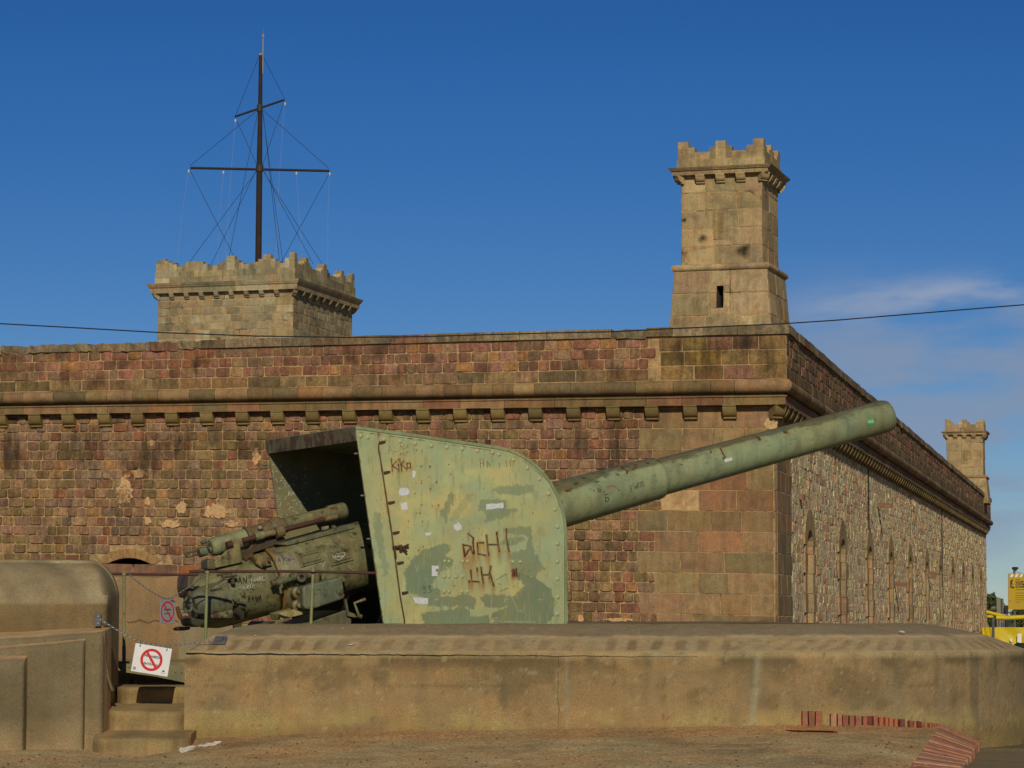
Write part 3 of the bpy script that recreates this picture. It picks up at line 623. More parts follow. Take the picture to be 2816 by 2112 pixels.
# ================================================================ towers
def merlon_poly(W, zb_, spans, h_low):
    "stepped battlement outline as a list of (u0,u1,ztop)"
    return spans
def tower_cornice(mbx, hw, z0, z1, proj, col_pal, rngx, cnt=(1, 1)):
    h = z1 - z0
    prof = [(0, z1), (proj, z1), (proj - .02, z1 - .12 * h), (proj - .10 * proj, z1 - .22 * h), (proj * .82, z1 - .3 * h), (proj * .82, z1 - .36 * h), (proj * .66, z1 - .5 * h), (proj * .62, z0), (0, z0)]
    return prof
def square_M(k, hu, hv):
    "face k of a square plan: 0 front(-y), 1 right(+x), 2 back, 3 left; u is centred"
    def M(u, z, n):
        if k == 0: return Vector((u, -hv - n, z))
        if k == 1: return Vector((hu + n, u, z))
        if k == 2: return Vector((-u, hv + n, z))
        return Vector((-hu - n, -u, z))
    return M
def build_tower(root, hu, hv, zb_, z_c0, z_c1, z_led, proj, rowh, wr, pal, rngx, corb_n, corb_w, corb_h, merl, batter=None, zroll=None, thick=.28, slot=None, gap=.01, d=.012, led=.1, flankL=None):
    "zb base, z_c0..z_c1 cornice, z_led top of ledge course, merl: function(half length)->[(u0,u1,top)]"
    hus = [hu, hv, hu, hv]
    def off(z):
        if not batter or z > zroll[0]: return 0.0
        return batter[1] + (batter[0] - batter[1]) * (zroll[0] - z) / (zroll[0] - zb_)
    body = MB()
    for k in range(4):
        M0 = square_M(k, hu, hv); Mb = lambda u, z, n, M0=M0, k=k: M0(u * (1 + off(z) / hus[k]), z, n + off(z))
        segs = [(zb_, zroll[0]), (zroll[1], z_c0 + .02)] if zroll else [(zb_, z_c0 + .02)]
        for (a, b) in segs:
            sk = (lambda u0, u1, q0, q1: False)
            if k == 0 and slot: 
                sk = lambda u0, u1, q0, q1: (u1 > slot[0] - .08 and u0 < slot[1] + .08 and q1 > slot[2] and q0 < slot[3])
            rr = arr_rows(a, b, rowh)
            if k == 0 and slot and a < slot[2] < b:
                # rows split round the slot
                for (r0, r1) in rr:
                    if r1 > slot[2] and r0 < slot[3]:
                        courses(body, Mb, [(r0, r1)], -hus[k], slot[0] - .16, wr, pal, rngx, gap=gap, d=d, round_=.015, jit=.003, dome=.004); courses(body, Mb, [(r0, r1)], slot[1] + .16, hus[k], wr, pal, rngx, gap=gap, d=d, round_=.015, jit=.003, dome=.004)
                        for (e0, e1) in ((slot[0] - .16, slot[0]), (slot[1], slot[1] + .16)):
                            courses(body, Mb, [(max(r0, slot[2]), min(r1, slot[3]))], e0, e1, (.2, .3), pal, rngx, gap=.004, d=d, round_=.01, jit=.001, dome=.002)
                        if r1 > slot[3] + .01: courses(body, Mb, [(slot[3], r1)], slot[0] - .16, slot[1] + .16, (.5, .6), pal, rngx, gap=.004, d=d, round_=.01, jit=.001)
                        if r0 < slot[2] - .01: courses(body, Mb, [(r0, slot[2])], slot[0] - .16, slot[1] + .16, (.5, .6), pal, rngx, gap=.004, d=d, round_=.01, jit=.001)
                    else: courses(body, Mb, [(r0, r1)], -hus[k], hus[k], wr, pal, rngx, gap=gap, d=d, round_=.015, jit=.003, dome=.004)
            else: courses(body, Mb, rr, -hus[k], hus[k], wr, pal, rngx, gap=gap, d=d, round_=.015, jit=.003, dome=.004, lum=.1)
            # backing
            def back(u0, u1, q0, q1): body.add([Mb(u0, q0, .006), Mb(u1, q0, .006), Mb(u1, q1, .006), Mb(u0, q1, .006)], [(0, 1, 2, 3)], A(150, 128, 84), 1)
            if k == 0 and slot and a < slot[2] < b:
                back(-hus[k], slot[0], a, b); back(slot[1], hus[k], a, b); back(slot[0], slot[1], a, slot[2]); back(slot[0], slot[1], slot[3], b)
                body.add([Mb(slot[0] - .02, slot[2] - .02, -.4), Mb(slot[1] + .02, slot[2] - .02, -.4), Mb(slot[1] + .02, slot[3] + .02, -.4), Mb(slot[0] - .02, slot[3] + .02, -.4)], [(0, 1, 2, 3)], (.01, .01, .01))
                for (e) in (slot[0], slot[1]): body.add([Mb(e, slot[2], .012), Mb(e, slot[2], -.4), Mb(e, slot[3], -.4), Mb(e, slot[3], .012)], [(0, 1, 2, 3)], (.12, .09, .06))
            else: back(-hus[k], hus[k], a, b)
    body.build('tower_body', [M_ASH, M_MORT], root)
    cm_ = MB(); lm_ = MB(); rm_ = MB(); prof = tower_cornice(None, 0, z_c0, z_c1, proj, pal, rngx)
    if zroll:
        r = (zroll[1] - zroll[0]) / 2; rp = [(-.05, zroll[0])] + [(batter[1] - .02 + r * 1.1 * math.cos(rad(a)), zroll[0] + r + r * math.sin(rad(a))) for a in range(-90, 91, 22)] + [(-.05, zroll[1])]
    for k in range(4):
        M0 = square_M(k, hu, hv)
        run_blocks(cm_, M0, prof, -hus[k], hus[k], (.8, 1.3), pal, rngx, m0=-1.0, m1=1.0, jit=.003, gap=.006)
        zm_ = (z_led + z_c1) / 2
        for (q0, q1) in (((z_c1, zm_), (zm_ + .004, z_led)) if z_led - z_c1 > .35 else ((z_c1, z_led),)):
            lp = [(-.1, q1), (led, q1), (led, q0), (-.1, q0)]
            run_blocks(lm_, M0, lp, -hus[k], hus[k], (wr[0] * 1.1, wr[1] * 1.15), pal, rngx, m0=-1.0, m1=1.0, jit=.003, gap=.008)
        if zroll: run_blocks(rm_, M0, rp, -hus[k], hus[k], (.8, 1.2), pal, rngx, m0=-1.0, m1=1.0, jit=.002, gap=.004)
    cm_.build('tower_cornice', M_ASH, root); lm_.build('ledge_course', M_ASH, root)
    if zroll: rm_.build('roll_moulding', M_ASH, root, smooth=True)
    # corbels
    cc = MB(); pc = [(0, 0), (proj * .66, 0), (proj * .66, -.12 * corb_h)]
    for q in range(1, 7):
        a = rad(q * 15); pc.append((proj * .6 - proj * .42 * (1 - math.cos(a)), -.14 * corb_h - .72 * corb_h * math.sin(a)))
    pc += [(proj * .25, -.9 * corb_h), (proj * .25, -corb_h), (0, -corb_h)]
    nn_ = len(pc); v_ = [Vector((-corb_w / 2, -a, b)) for a, b in pc] + [Vector((corb_w / 2, -a, b)) for a, b in pc]
    cc.add(v_, [tuple(range(nn_))[::-1], tuple(range(nn_, 2 * nn_))] + [(i, (i + 1) % nn_, (i + 1) % nn_ + nn_, i + nn_) for i in range(nn_)], pal[0])
    c0 = cc.build('corbel', M_CORB, root); firstc = True
    for k in range(4):
        m_ = corb_n[k % 2]; h_ = hus[k]
        for i in range(1, m_ + 1):
            u = -h_ + 2 * h_ * i / (m_ + 1); p = square_M(k, hu, hv)(u, z_c0, 0)
            if firstc: c0.location = p; firstc = False
            else: part_copy(c0, root, p, k * math.pi / 2)
        p = square_M(k, hu, hv)(h_, z_c0, -.02); part_copy(c0, root, p + Vector((0, 0, 0)), k * math.pi / 2 + math.pi / 4)
    # battlement
    bt = MB()
    for k in range(4):
        h_ = hus[k] + led - .03; M0 = square_M(k, hu, hv)
        for (u0, u1, zt_) in merl(h_, k):
            if u1 - u0 <= .01: continue
            z = z_led
            while z < zt_ - .01:
                hh = min(.3, zt_ - z)
                if zt_ - z - hh < .08: hh = zt_ - z
                a, b = u0, u1
                if k % 2: a, b = max(a, -h_ + thick + .002), min(b, h_ - thick - .002)
                if b - a > .02:
                    bt.prism([M0(a, z, led - .03), M0(b, z, led - .03), M0(b, z + hh - .004, led - .03), M0(a, z + hh - .004, led - .03)], M0(0, 0, -thick) - M0(0, 0, 0), jitc(rngx, rngx.choice(pal), .18))
                z += hh
    bt.build('battlement', M_ASH, root)
    tp = MB(); tp.add([(-hu, -hv, z_led - .25), (hu, -hv, z_led - .25), (hu, hv, z_led - .25), (-hu, hv, z_led - .25)], [(0, 1, 2, 3)], pal[0]); tp.build('tower_roof', M_ASH, root)
def dwn(lst): return lst
PAL_TW = [tuple(v * 1.08 for v in A(*c)) for c in ((158, 136, 96), (152, 130, 92), (146, 128, 90), (162, 140, 100), (150, 126, 92), (140, 122, 88), (158, 132, 92))]
PAL_SG = [A(*c, 1.75) for c in ((132, 120, 92), (120, 110, 82), (134, 120, 88), (116, 106, 80), (138, 122, 90), (146, 134, 102), (130, 112, 82), (122, 114, 88), (138, 120, 82))]
# near watch tower ------------------------------------------------
def watchtower(D, pxl, pxc, ang, label, name='watchtower', s=1.0, ybase=None, zs=None, seed=1):
    "upper shaft edges pxl..pxc on its front face"
    R_ = random.Random(seed)
    g = Frame((0, 0, 0), -ang)
    pc = P(pxc, zs['ymid'], D); fr = Frame((pc.x, pc.y, 0), -ang)
    hl = fr.hit(pxl, zs['ymid'], 1, 0.0); w = -hl.x; hw = w / 2
    ctr = fr.wor((-hw, hw, 0)); z = {k: P((pxl + pxc) / 2, v, D).z for k, v in zs.items()}
    root = empty(name, (ctr.x, ctr.y, 0), -ang, label, 'tower', 'stone watchtowers on the fortress corners')
    zr = (z['roll0'], z['roll1'])
    def mer(h, k):
        zb0 = z['mbase']; zt_ = z['mtop']; s1 = z['mstep']; c = z['mcorner']
        L_ = [(-h, h, zb0 - .0)]
        L_ = [(-h, -h + .30, c), (-h + .30, -h + .48, s1), (-h + .48, -.32, zb0), (-.32, -.14, s1), (-.14, .14, zt_), (.14, .32, s1), (.32, h - .48, zb0), (h - .48, h - .30, s1), (h - .30, h, c)]
        return L_
    su = fr.hit(*zs['slotc'], 1, 0.0).x + hw if isinstance(zs.get('slotc'), tuple) else 0
    build_tower(root, hw, hw, z['base'], z['c0'], z['c1'], z['led'], .33, .56, (.7, 1.15), PAL_TW, R_, (3, 3), .25, (z['c0'] - z['cb']) * .92, mer,
                batter=(z_b[0], z_b[1]), zroll=zr, thick=.26, slot=None if 'sl0' not in z else (-.09, .07, z['sl0'], z['sl1']), led=.10)
    # blind loophole slab on the upper shaft
    lp = MB(); zm = (z['lp0'], z['lp1'])
    lp.prism([(-.22, -hw - .035, zm[0]), (.18, -hw - .035, zm[0]), (.18, -hw - .035, zm[1]), (-.22, -hw - .035, zm[1])], (0, .06, 0), A(146, 124, 84))
    lp.prism([(-.07, -hw - .052, zm[0] + .2), (.055, -hw - .052, zm[0] + .2), (.055, -hw - .052, zm[1] - .12), (-.07, -hw - .052, zm[1] - .12)], (0, .02, 0), A(132, 110, 74))
    lp.build('blind_loophole', M_ASH, root)
    Mw = square_M(0, hw, hw)
    if 'sl0' in z:
        wpx = lambda x_: fr.hit(1800 + x_ / 2.764, 620, 1, 0.0).x + hw
        zpx = lambda y_: P(1980, Y7(y_), D).z
        for (xa, ya, ra_, rb) in ((675, 940, .34, .26), (690, 915, .2, .2), (370, 830, .2, .18), (228, 680, .1, .1)): stain('soot_stain', M_SOOT, Mw, wpx(xa), zpx(ya), ra_, rb, .024, root)
        for (xa, ya, ra_, rb) in (): stain('white_streaks', M_WHITES, Mw, wpx(xa), zpx(ya), ra_, rb, .115 if ya < 300 else .026, root)
    return root
z_b = (.31, .17)
ANG_T = rad(16.5)
Y7 = lambda y: 350 + y / 2.764
zs = dict(ymid=620, base=930, roll0=Y7(1082), roll1=Y7(1030), c0=Y7(345), c1=Y7(292), cb=Y7(412), led=Y7(225), mbase=Y7(168), mstep=Y7(130), mtop=Y7(88), mcorner=Y7(85), sl0=Y7(1370), sl1=Y7(1200), lp0=Y7(838), lp1=Y7(605))
watchtower(74.2, 1874, 2096, ANG_T, 'tall square stone watchtower with stepped battlements at the near corner of the fortress', zs=zs, seed=3)
# far tower: the same build seen at the other end of the side wall
k_ = 100 / 222.0
def yf(y): return 1195 + (Y7(y) - 475) * k_
zf = dict(ymid=1290, base=1384, roll0=yf(1082), roll1=yf(1030), c0=yf(345), c1=yf(292), cb=yf(412), led=yf(225), mbase=yf(168), mstep=yf(130), mtop=yf(88), mcorner=yf(85), lp0=yf(838), lp1=yf(605))
watchtower(166.0, 2604, 2704, rad(12.83), 'distant small stone watchtower at the far end of the receding fortress wall', zs=zf, seed=9)
# signal tower ------------------------------------------------
D2 = 95.0; a1 = rad(16.0)
pc = P(806, 850, D2); fr2 = Frame((pc.x, pc.y, 0), -a1)
hw2 = -fr2.hit(435, 850, 1, 0.0).x / 2; hd2 = fr2.hit(968, 850, 0, 0.0).y / 2
print('signal tower', hw2 * 2, hd2 * 2)
ctr2 = fr2.wor((-hw2, hd2, 0)); Y8 = lambda y: 660 + y / 3.456
z8 = lambda y: P(700, Y8(y), D2).z
sig = empty('signal_tower', (ctr2.x, ctr2.y, 0), -a1, 'broad square stone tower with worn stepped battlements under the ship mast', 'tower')
RS = random.Random(8)
def mer2(h, k):
    zb0 = z8(215); L_ = []; R3 = random.Random(k + 20)
    st, mid, top, cor = z8(195), z8(170), z8(128), z8(118)
    L_.append((-h, -h + .2, cor if k != 0 else z8(150))); L_.append((-h + .2, -h + .36, mid)); u = -h + .36
    if k == 0:   # damaged left corner, capped with mortar
        L_ = [(-h, -h + .18, z8(150)), (-h + .18, -h + .36, z8(132)), (-h + .36, -h + .5, z8(152)), (-h + .5, -h + .64, z8(172)), (-h + .64, -h + .8, z8(190))]; u = -h + .8
    n_ = 3; seg = (h - .36 - u) / n_
    for i in range(n_):
        c = u + seg * (i + .5); w = .5
        tt = [(c - w, c - .33, st), (c - .33, c - .15, mid), (c - .15, c + .15, top), (c + .15, c + .33, mid), (c + .33, c + w, st)]
        if k == 0 and i == 0: tt[2] = (c - .15, c + .15, mid)
        x = u + seg * i; L_.append((x, max(x, c - w), zb0)); L_ += tt; L_.append((min(u + seg * (i + 1), c + w), u + seg * (i + 1), zb0))
    L_ += [(h - .36, h - .2, mid), (h - .2, h, cor)]
    return L_
build_tower(sig, hw2, hd2, z8(1130), z8(470), z8(378), z8(262), .34, .29, (.32, .62), PAL_SG, RS, (8, 8), .15, (z8(462) - z8(520)) * .95, mer2, thick=.26, gap=.012, d=.012, led=.1)
# small round cap behind the battlement
cpx = P(700, 700, D2 + 2); cp = MB(); cl = Frame(sig.location, -a1).loc(cpx)
cp.lathe((cl.x, cl.y, z8(262) - .3), (0, 0, 1), [(0, .26), (z8(185) - z8(262) + .3, .26), (z8(180) - z8(262) + .3, .33), (z8(165) - z8(262) + .3, .3), (z8(150) - z8(262) + .3, .12), (z8(140) - z8(262) + .3, .08)], 14, A(140, 124, 92)); cp.build('roof_cap', M_ASH, sig)
# ================================================================ mast
DM = D2 + 2.6; ZM = lambda x, y: P(450 + x / 2.336, 50 + y / 2.336, DM)
mb0 = ZM(609, 1700); mast = empty('signal_mast', (mb0.x, mb0.y, mb0.z - 1.5), 0, 'dark ship style signal mast with two crossing yards and wire stays above the tower', 'mast')
mo_ = Vector(mast.location)
def mpart(nm, m_, matx): return m_.build(nm, matx, mast, origin=mo_)
x = MB(); b0 = ZM(606, 1700) - Vector((0, 0, 1.5)); t0 = ZM(624, 232); x.lathe(b0, t0 - b0, [(0, .125), ((t0 - b0).length * .55, .11), ((t0 - b0).length * .8, .08), ((t0 - b0).length, .065)], 14, (.03, .02, .015)); mpart('pole', x, M_WOOD)
for (a, b, r) in (((172, 962), (1065, 981), .048), ((457, 633), (776, 524), .042)):
    x = MB(); x.cyl(ZM(*a), ZM(*b), r, seg=10, col=(.03, .02, .015)); mpart('yard', x, M_WOOD)
x = MB(); x.cyl(ZM(623, 240), ZM(623, 226), .085, seg=10, col=(.3, .25, .2)); mpart('pole_cap', x, M_COL)
x = MB(); x.cyl(ZM(636, 355), ZM(639, 122), .022, seg=6, col=(.35, .34, .33)); x.cyl(ZM(639, 124), ZM(640, 102), .05, .035, seg=8, col=(.3, .3, .3)); x.cyl(ZM(640, 102), ZM(641, 58), .008, seg=5, col=(.2, .2, .2)); mpart('antenna', x, M_COL)
for (p, r) in (((618, 578), .11), ((617, 965), .14)):
    x = MB(); q = ZM(*p); x.cyl(q - Vector((0, 0, .12)), q + Vector((0, 0, .12)), r, seg=12, col=(.05, .045, .03)); mpart('band', x, M_COL)
stays = [((611, 250), (460, 628)), ((636, 240), (776, 515)), ((605, 590), (168, 950)), ((640, 592), (1063, 966)), ((470, 660), (600, 945)), ((772, 540), (635, 945)), ((605, 600), (425, 1506)), ((635, 600), (765, 1560)), ((640, 620), (747, 1590)),
         ((168, 975), (460, 1540)), ((1062, 1000), (765, 1520)), ((592, 990), (205, 1545)), ((590, 985), (288, 1580)), ((645, 985), (935, 1530)), ((645, 990), (1016, 1575))]
for i, (a, b) in enumerate(stays):
    x = MB(); dv = Vector((0, (-.6 if i % 2 else .6), 0)) if i > 8 else Vector((0, 0, 0)); x.tube([ZM(*a), ZM(*a) + (ZM(*b) + dv - ZM(*a)) * (1.12 if b[1] > 1490 else 1)], .009, 5, (.02, .02, .02)); mpart('stay', x, M_WIRE)
for (a, b) in (((384, 1000), (345, 1540)), ((853, 1000), (900, 1540)), ((160, 985), (88, 1530)), ((1066, 1000), (1056, 1540)), ((775, 555), (720, 1540)), ((460, 670), (400, 1540))):
    x = MB(); x.tube([ZM(*a), ZM((a[0] + b[0]) / 2 - 6, (a[1] + b[1]) / 2), ZM(b[0] - 2, b[1] + 60)], .005, 4, (.3, .3, .3)); mpart('halyard', x, M_ROPE)
for p in ((384, 992), (853, 998), (161, 984), (1067, 1002), (461, 660), (780, 552)):
    x = MB(); x.ball(ZM(*p), .055, (.7, .7, 1.3), 8, 6, (.55, .54, .52)); mpart('pulley', x, M_COL)
# ================================================================ overhead cable
x = MB(); cpts = []
for (px, py) in ((-700, 845), (-300, 871), (0, 890), (220, 902), (430, 914), (700, 924), (960, 928), (1150, 926), (1300, 921.5), (1500, 916), (1693, 912), (1842, 904), (2000, 897), (2157, 890), (2300, 880.5), (2500, 864), (2680, 849), (2816, 838), (3200, 800)): cpts.append(P(px, py, 58))
x.tube(cpts, .0135, 6, (.02, .02, .02)); o = x.build('overhead_cable', M_WIRE, origin=tuple(cpts[0])); tag(o, 'thin dark cable sagging across the sky in front of both towers', 'cable')
# ================================================================ numpy noise
def vnoise(x, y, seed=0):
    xi = np.floor(x).astype(np.int64); yi = np.floor(y).astype(np.int64); xf = x - xi; yf = y - yi
    def h(a, b):
        n = (a * 374761393 + b * 668265263 + seed * 1442695) & 0x7fffffff; n = ((n ^ (n >> 13)) * 1274126177) & 0x7fffffff
        return ((n ^ (n >> 16)) & 0xffff) / 65535.0
    u = xf * xf * (3 - 2 * xf); v = yf * yf * (3 - 2 * yf)
    return (h(xi, yi) * (1 - u) + h(xi + 1, yi) * u) * (1 - v) + (h(xi, yi + 1) * (1 - u) + h(xi + 1, yi + 1) * u) * v
def fbm(x, y, seed=0, oct_=4):
    s = 0; a = .5; t = 0
    for i in range(oct_): s = s + a * vnoise(x * 2 ** i, y * 2 ** i, seed + i * 17); t += a; a *= .5
    return s / t
def sstep(x, a, b):
    t = np.clip((x - a) / (b - a), 0, 1); return t * t * (3 - 2 * t)
def mixcol(c, col, m): return c * (1 - m[:, None]) + np.array(col)[None, :] * m[:, None]
def seg_d(x, y, a, b):
    ax, ay = a; bx, by = b; dx, dy = bx - ax, by - ay; L = dx * dx + dy * dy + 1e-9
    t = np.clip(((x - ax) * dx + (y - ay) * dy) / L, 0, 1); return np.hypot(x - ax - t * dx, y - ay - t * dy)
def in_poly(x, y, poly):
    r = np.zeros(len(x), bool); n = len(poly)
    for i in range(n):
        x1, y1 = poly[i]; x2, y2 = poly[(i + 1) % n]
        if y1 == y2: continue
        c = ((y1 > y) != (y2 > y)) & (x < (x2 - x1) * (y - y1) / (y2 - y1) + x1); r ^= c
    return r
def poly_sd(x, y, poly):
    d = np.full(len(x), 1e9)
    for i in range(len(poly)): d = np.minimum(d, seg_d(x, y, poly[i], poly[(i + 1) % len(poly)]))
    return np.where(in_poly(x, y, poly), d, -d)
# ================================================================ ground
BX = [-12, -6, -5, -4.5, -1.5, 0, 2.5, 3.8, 5.0, 5.5, 6.1]; BZv = [-.2, -.2, -.23, -.15, -.04, -.03, .02, .045, .03, -.015, -.09]
def G(X, Y):
    sl = float(np.interp(X, [-6.2, -4.4], [.012, .062])); b = float(np.interp(X, BX, BZv))
    return max(-.75, b - sl * (37.5 - Y) + .012 * mn.noise(Vector((X * .7, Y * .5, 0))))
kA = (P(2590, 1993, 38.05)); kB = P(2500, 2112, 33.4)         # top edge of the brick slope
def kerb_x(Y): return kB.x + (kA.x - kB.x) * (Y - kB.y) / (kA.y - kB.y) if Y < kA.y else 9.0
g = MB(); ys = [-60, -20, 0, 12, 22, 27, 29] + [30 + i * .1 for i in range(101)]; nx = 150
vs = []; fs = []; cs = []
for y in ys:
    xr = min(kerb_x(min(y, kA.y - .001)), 6.4) + .22
    for i in range(nx + 1):
        t = i / nx; xx = -8.6 + (xr + 8.6) * t if y >= 29 else -30 + (xr + 30) * t
        z = G(xx, min(y, 38)) + (.006 * mn.noise(Vector((xx * 9, y * 9, 3))) if y > 29 else 0)
        # earth banked up against the wall foot
        if y > 36.9 and xx > -4.5: z += .05 * (min(y, 37.5) - 36.9) / .6
        kx_ = kerb_x(min(y, kA.y - .001)); ez_ = kA.z + (kB.z - kA.z) * (y - kA.y) / (kB.y - kA.y)
        if y > 32 and xx > kx_ - .5: t_ = max(0, min(1, (xx - kx_ + .5) / .5)); z = z * (1 - t_) + (ez_ - .01) * t_
        if xx > kx_: z -= (xx - kx_) * .6
        vs.append((xx, y, z))
        n_ = mn.noise(Vector((xx * .5, y * 1.4, 5))) + .5 * mn.noise(Vector((xx * 2, y * 3, 2)))
        near = max(0, min(1, (y - 36.3) / 1.0)) * (1 if xx > -4.5 else .3)
        c1 = np.array(A(132, 108, 74, 2.5)); c2 = np.array(A(132, 116, 84, 2.6)); c3 = np.array(A(124, 98, 66, 2.2))
        k = max(0, min(1, .5 + n_ * .7)); c = c1 * (1 - k) + c2 * k; near2 = max(0, min(1, near + n_ * .5)) * (near > 0.02); c = c * (1 - near2 * .85) + c3 * near2 * .85
        cs.append(tuple(c))
nr = nx + 1
for j in range(len(ys) - 1):
    for i in range(nx): fs.append((j * nr + i, j * nr + i + 1, (j + 1) * nr + i + 1, (j + 1) * nr + i))
g.add(vs, fs, cs); tag(g.build('gravel_ground', M_GRAVEL, smooth=True), kind='structure')
g = MB(); g.add([(3.5, -60, -.98), (200, -60, -.98), (200, 28, -.6), (3.5, 28, -.6), (200, 33, -.33), (3.5, 33, -.33), (200, 46, -.30), (3.5, 46, -.30)], [(0, 1, 2, 3), (3, 2, 4, 5), (5, 4, 6, 7)], A(112, 98, 72)); tag(g.build('road', M_ROAD), kind='structure')
g = MB(); g.add([(-5000, -200, -1.0), (5000, -200, -1.0), (5000, 9000, -1.0), (-5000, 9000, -1.0)], [(0, 1, 2, 3)], A(110, 100, 70)); tag(g.build('land', mat('distant_land', attr=False, base=(0.09, 0.08, 0.045), var=.3, vscale=.02, dirt_amt=.3, dscale=.01, bump=0)), kind='structure')
g = MB(); g.add([(-60, 46, .42), (200, 46, .42), (200, 300, .42), (-60, 300, .42), (-60, 46, -1), (200, 46, -1)], [(0, 1, 2, 3), (0, 4, 5, 1)], A(112, 98, 72)); tag(g.build('yard', M_ROAD), kind='structure')
g = MB(); g.box((-2.6, 45.0, -.9), (6.4, 75, 1.44), A(112, 96, 70)); tag(g.build('raised_yard', M_CONC), kind='structure')
g = MB(); g.box((-9.5, 38.5, -1.0), (7.8, 47, -.28), A(92, 82, 60)); tag(g.build('pit_floor', M_CONC), kind='structure')
# ---------------------------------------------------------------- right parapet
XL_ = P(508, 1800, 37.5).x; XS_ = 4.05; RA = 3.75
def par_pt(s):
    "face line and inward normal at path length s"
    if s < XS_ - XL_: return Vector((XL_ + s, 37.5, 0)), Vector((0, 1, 0))
    a = (s - (XS_ - XL_)) / RA; return Vector((XS_ + RA * math.sin(a), 37.5 + RA - RA * math.cos(a), 0)), Vector((-math.sin(a), math.cos(a), 0))
prof = [(0, -.9), (0, -.5)] + [(0, -.5 + i * 1.53 / 34) for i in range(1, 34)] + [(.004, 1.05), (.015, 1.075), (.04, 1.093)] + [(.04 + i * .055, 1.093 + i * .0205) for i in range(1, 10)] + [(.57, 1.29), (.62, 1.305), (.68, 1.318)] + \
       [(.68 + i * .12, 1.318 + .16 * math.sin(i / 10 * math.pi / 2)) for i in range(1, 11)] + [(1.93, 1.46), (1.97, 1.40), (1.98, 1.2), (1.98, -.9)]
Ltot = XS_ - XL_ + RA * rad(112); ns = int(Ltot / .035); vs = []; meta = []
def zcap(e):     # the same slope runs round the left end
    e = e * 2.1
    return float(np.interp(e, [0, .015, .04, .535, .68, 1.2, 1.88, 5], [1.05, 1.075, 1.093, 1.28, 1.318, 1.43, 1.478, 1.6]))
for i in range(ns + 1):
    s = Ltot * i / ns; p, nrm = par_pt(s)
    for j, (o, z) in enumerate(prof):
        z2 = min(z, zcap(s)) if z > 1.0 else z
        nz = .012 * mn.noise(Vector((s * 1.3, z * 2, o))) + .005 * mn.noise(Vector((s * 7, z * 7, o * 7)))
        q = p + nrm * (o + (nz if z < 1.2 else 0)); vs.append((q.x, q.y, z2 + (nz * .8 if z > 1.2 else 0))); meta.append((s, o, z2))
npf = len(prof); fs = [(i * npf + j, (i + 1) * npf + j, (i + 1) * npf + j + 1, i * npf + j + 1) for i in range(ns) for j in range(npf - 1)]
fs.append(tuple(range(npf))); fs.append(tuple(ns * npf + j for j in range(npf))[::-1])
me_ = np.array(meta); S, O, Z = me_[:, 0], me_[:, 1], me_[:, 2]
c = np.tile(np.array(A(138, 114, 76, 1.42)), (len(S), 1))
c = mixcol(c, A(126, 106, 72, 1.4), sstep(fbm(S * .6, Z * 1.5, 3), .4, .65) * .7)
c = mixcol(c, A(128, 110, 78, 1.4), sstep(S, 7.6, 10) * .8)
top = sstep(O, .6, .7); cham = (O > .02) & (O <= .64)
c = mixcol(c, A(146, 126, 92, 1.6), cham * 1.0)
ph_ = (S + .35 * np.maximum(S - 8, 0) * 0 - O * np.where(S > 7.6, .9, .15)) / .31 + .5 * (vnoise(S * 1.3, S * 0, 5) - .5)
stre = sstep(np.cos(ph_ * 2 * np.pi) + 1.2 * (fbm(S * 3, O * 6, 8) - .5), -.25, .55) * sstep(O, .05, .16) * sstep(O, .56, .40) * (.55 + .45 * sstep(vnoise(S * .8, S * 0, 3), .3, .6))
c = mixcol(c, A(112, 94, 66, 1.5), stre * .8 * cham)
c = mixcol(c, A(150, 134, 98), (sstep(vnoise(S * 6 - O * 2, S * 0 + 3, 9), .6, .85) * .5) * cham)
c = mixcol(c, A(112, 98, 74, 2.0), top * .95); c = mixcol(c, A(158, 144, 108, 1.9), np.exp(-((O - .64) / .055) ** 2) * sstep(fbm(S * 2, S * 0, 4), .25, .5) * .85)
c = mixcol(c, A(124, 112, 86), top * sstep(fbm(S * 1.4, O * 3, 14), .6, .72) * .7)
dk_ = sstep(Z, .72 + 0, 1.0) * (O < .02) * sstep(fbm(S * 1.6, Z * 3, 21, 6), .44, .56); c = mixcol(c, A(88, 76, 50), dk_ * .8)
c = mixcol(c, A(94, 82, 56), ((O < .02) & (Z > .3)) * sstep(fbm(S * 2.2 + 7, Z * 2.6, 33, 6), .56, .72) * .55)
c = mixcol(c, A(84, 78, 62), (O < .02) * sstep(vnoise(S * 7, S * 0, 41), .72, .95) * sstep(fbm(S * 1, Z * 1.4, 43), .45, .6) * sstep(S, 5, 9) * .5)
lich = (O < .02) * sstep(Z, .42, .12) * sstep(fbm(S * 1.7, Z * 4, 51), .35, .6); c = mixcol(c, A(152, 134, 82), lich * .75)
c = mixcol(c, A(112, 92, 50), (O < .02) * sstep(Z, .12, -.05) * .5)
c = mixcol(c, A(150, 144, 116), np.exp(-((S - 7.85 - .1 * Z) / .05) ** 2) * (O < .02) * .55 + np.exp(-((S - 5.3) / .03) ** 2) * (O < .02) * .3)
c = mixcol(c, A(156, 138, 98), sstep(Z, 1.0, 1.045) * (O < .045) * .6)
c = mixcol(c, A(160, 146, 112, 1.4), sstep(vnoise(S * 26, (Z + O) * 26, 71), .86, .95) * .45); c = mixcol(c, A(84, 70, 48), sstep(vnoise(S * 24, (Z + O) * 24, 72), .86, .95) * .45)
c = mixcol(c, A(98, 84, 58), (O < .02) * sstep(np.abs(Z - .62 - .01 * np.sin(S * 2)) , .010, .004) * sstep(fbm(S * 2, Z * 0, 81), .45, .55) * .4)
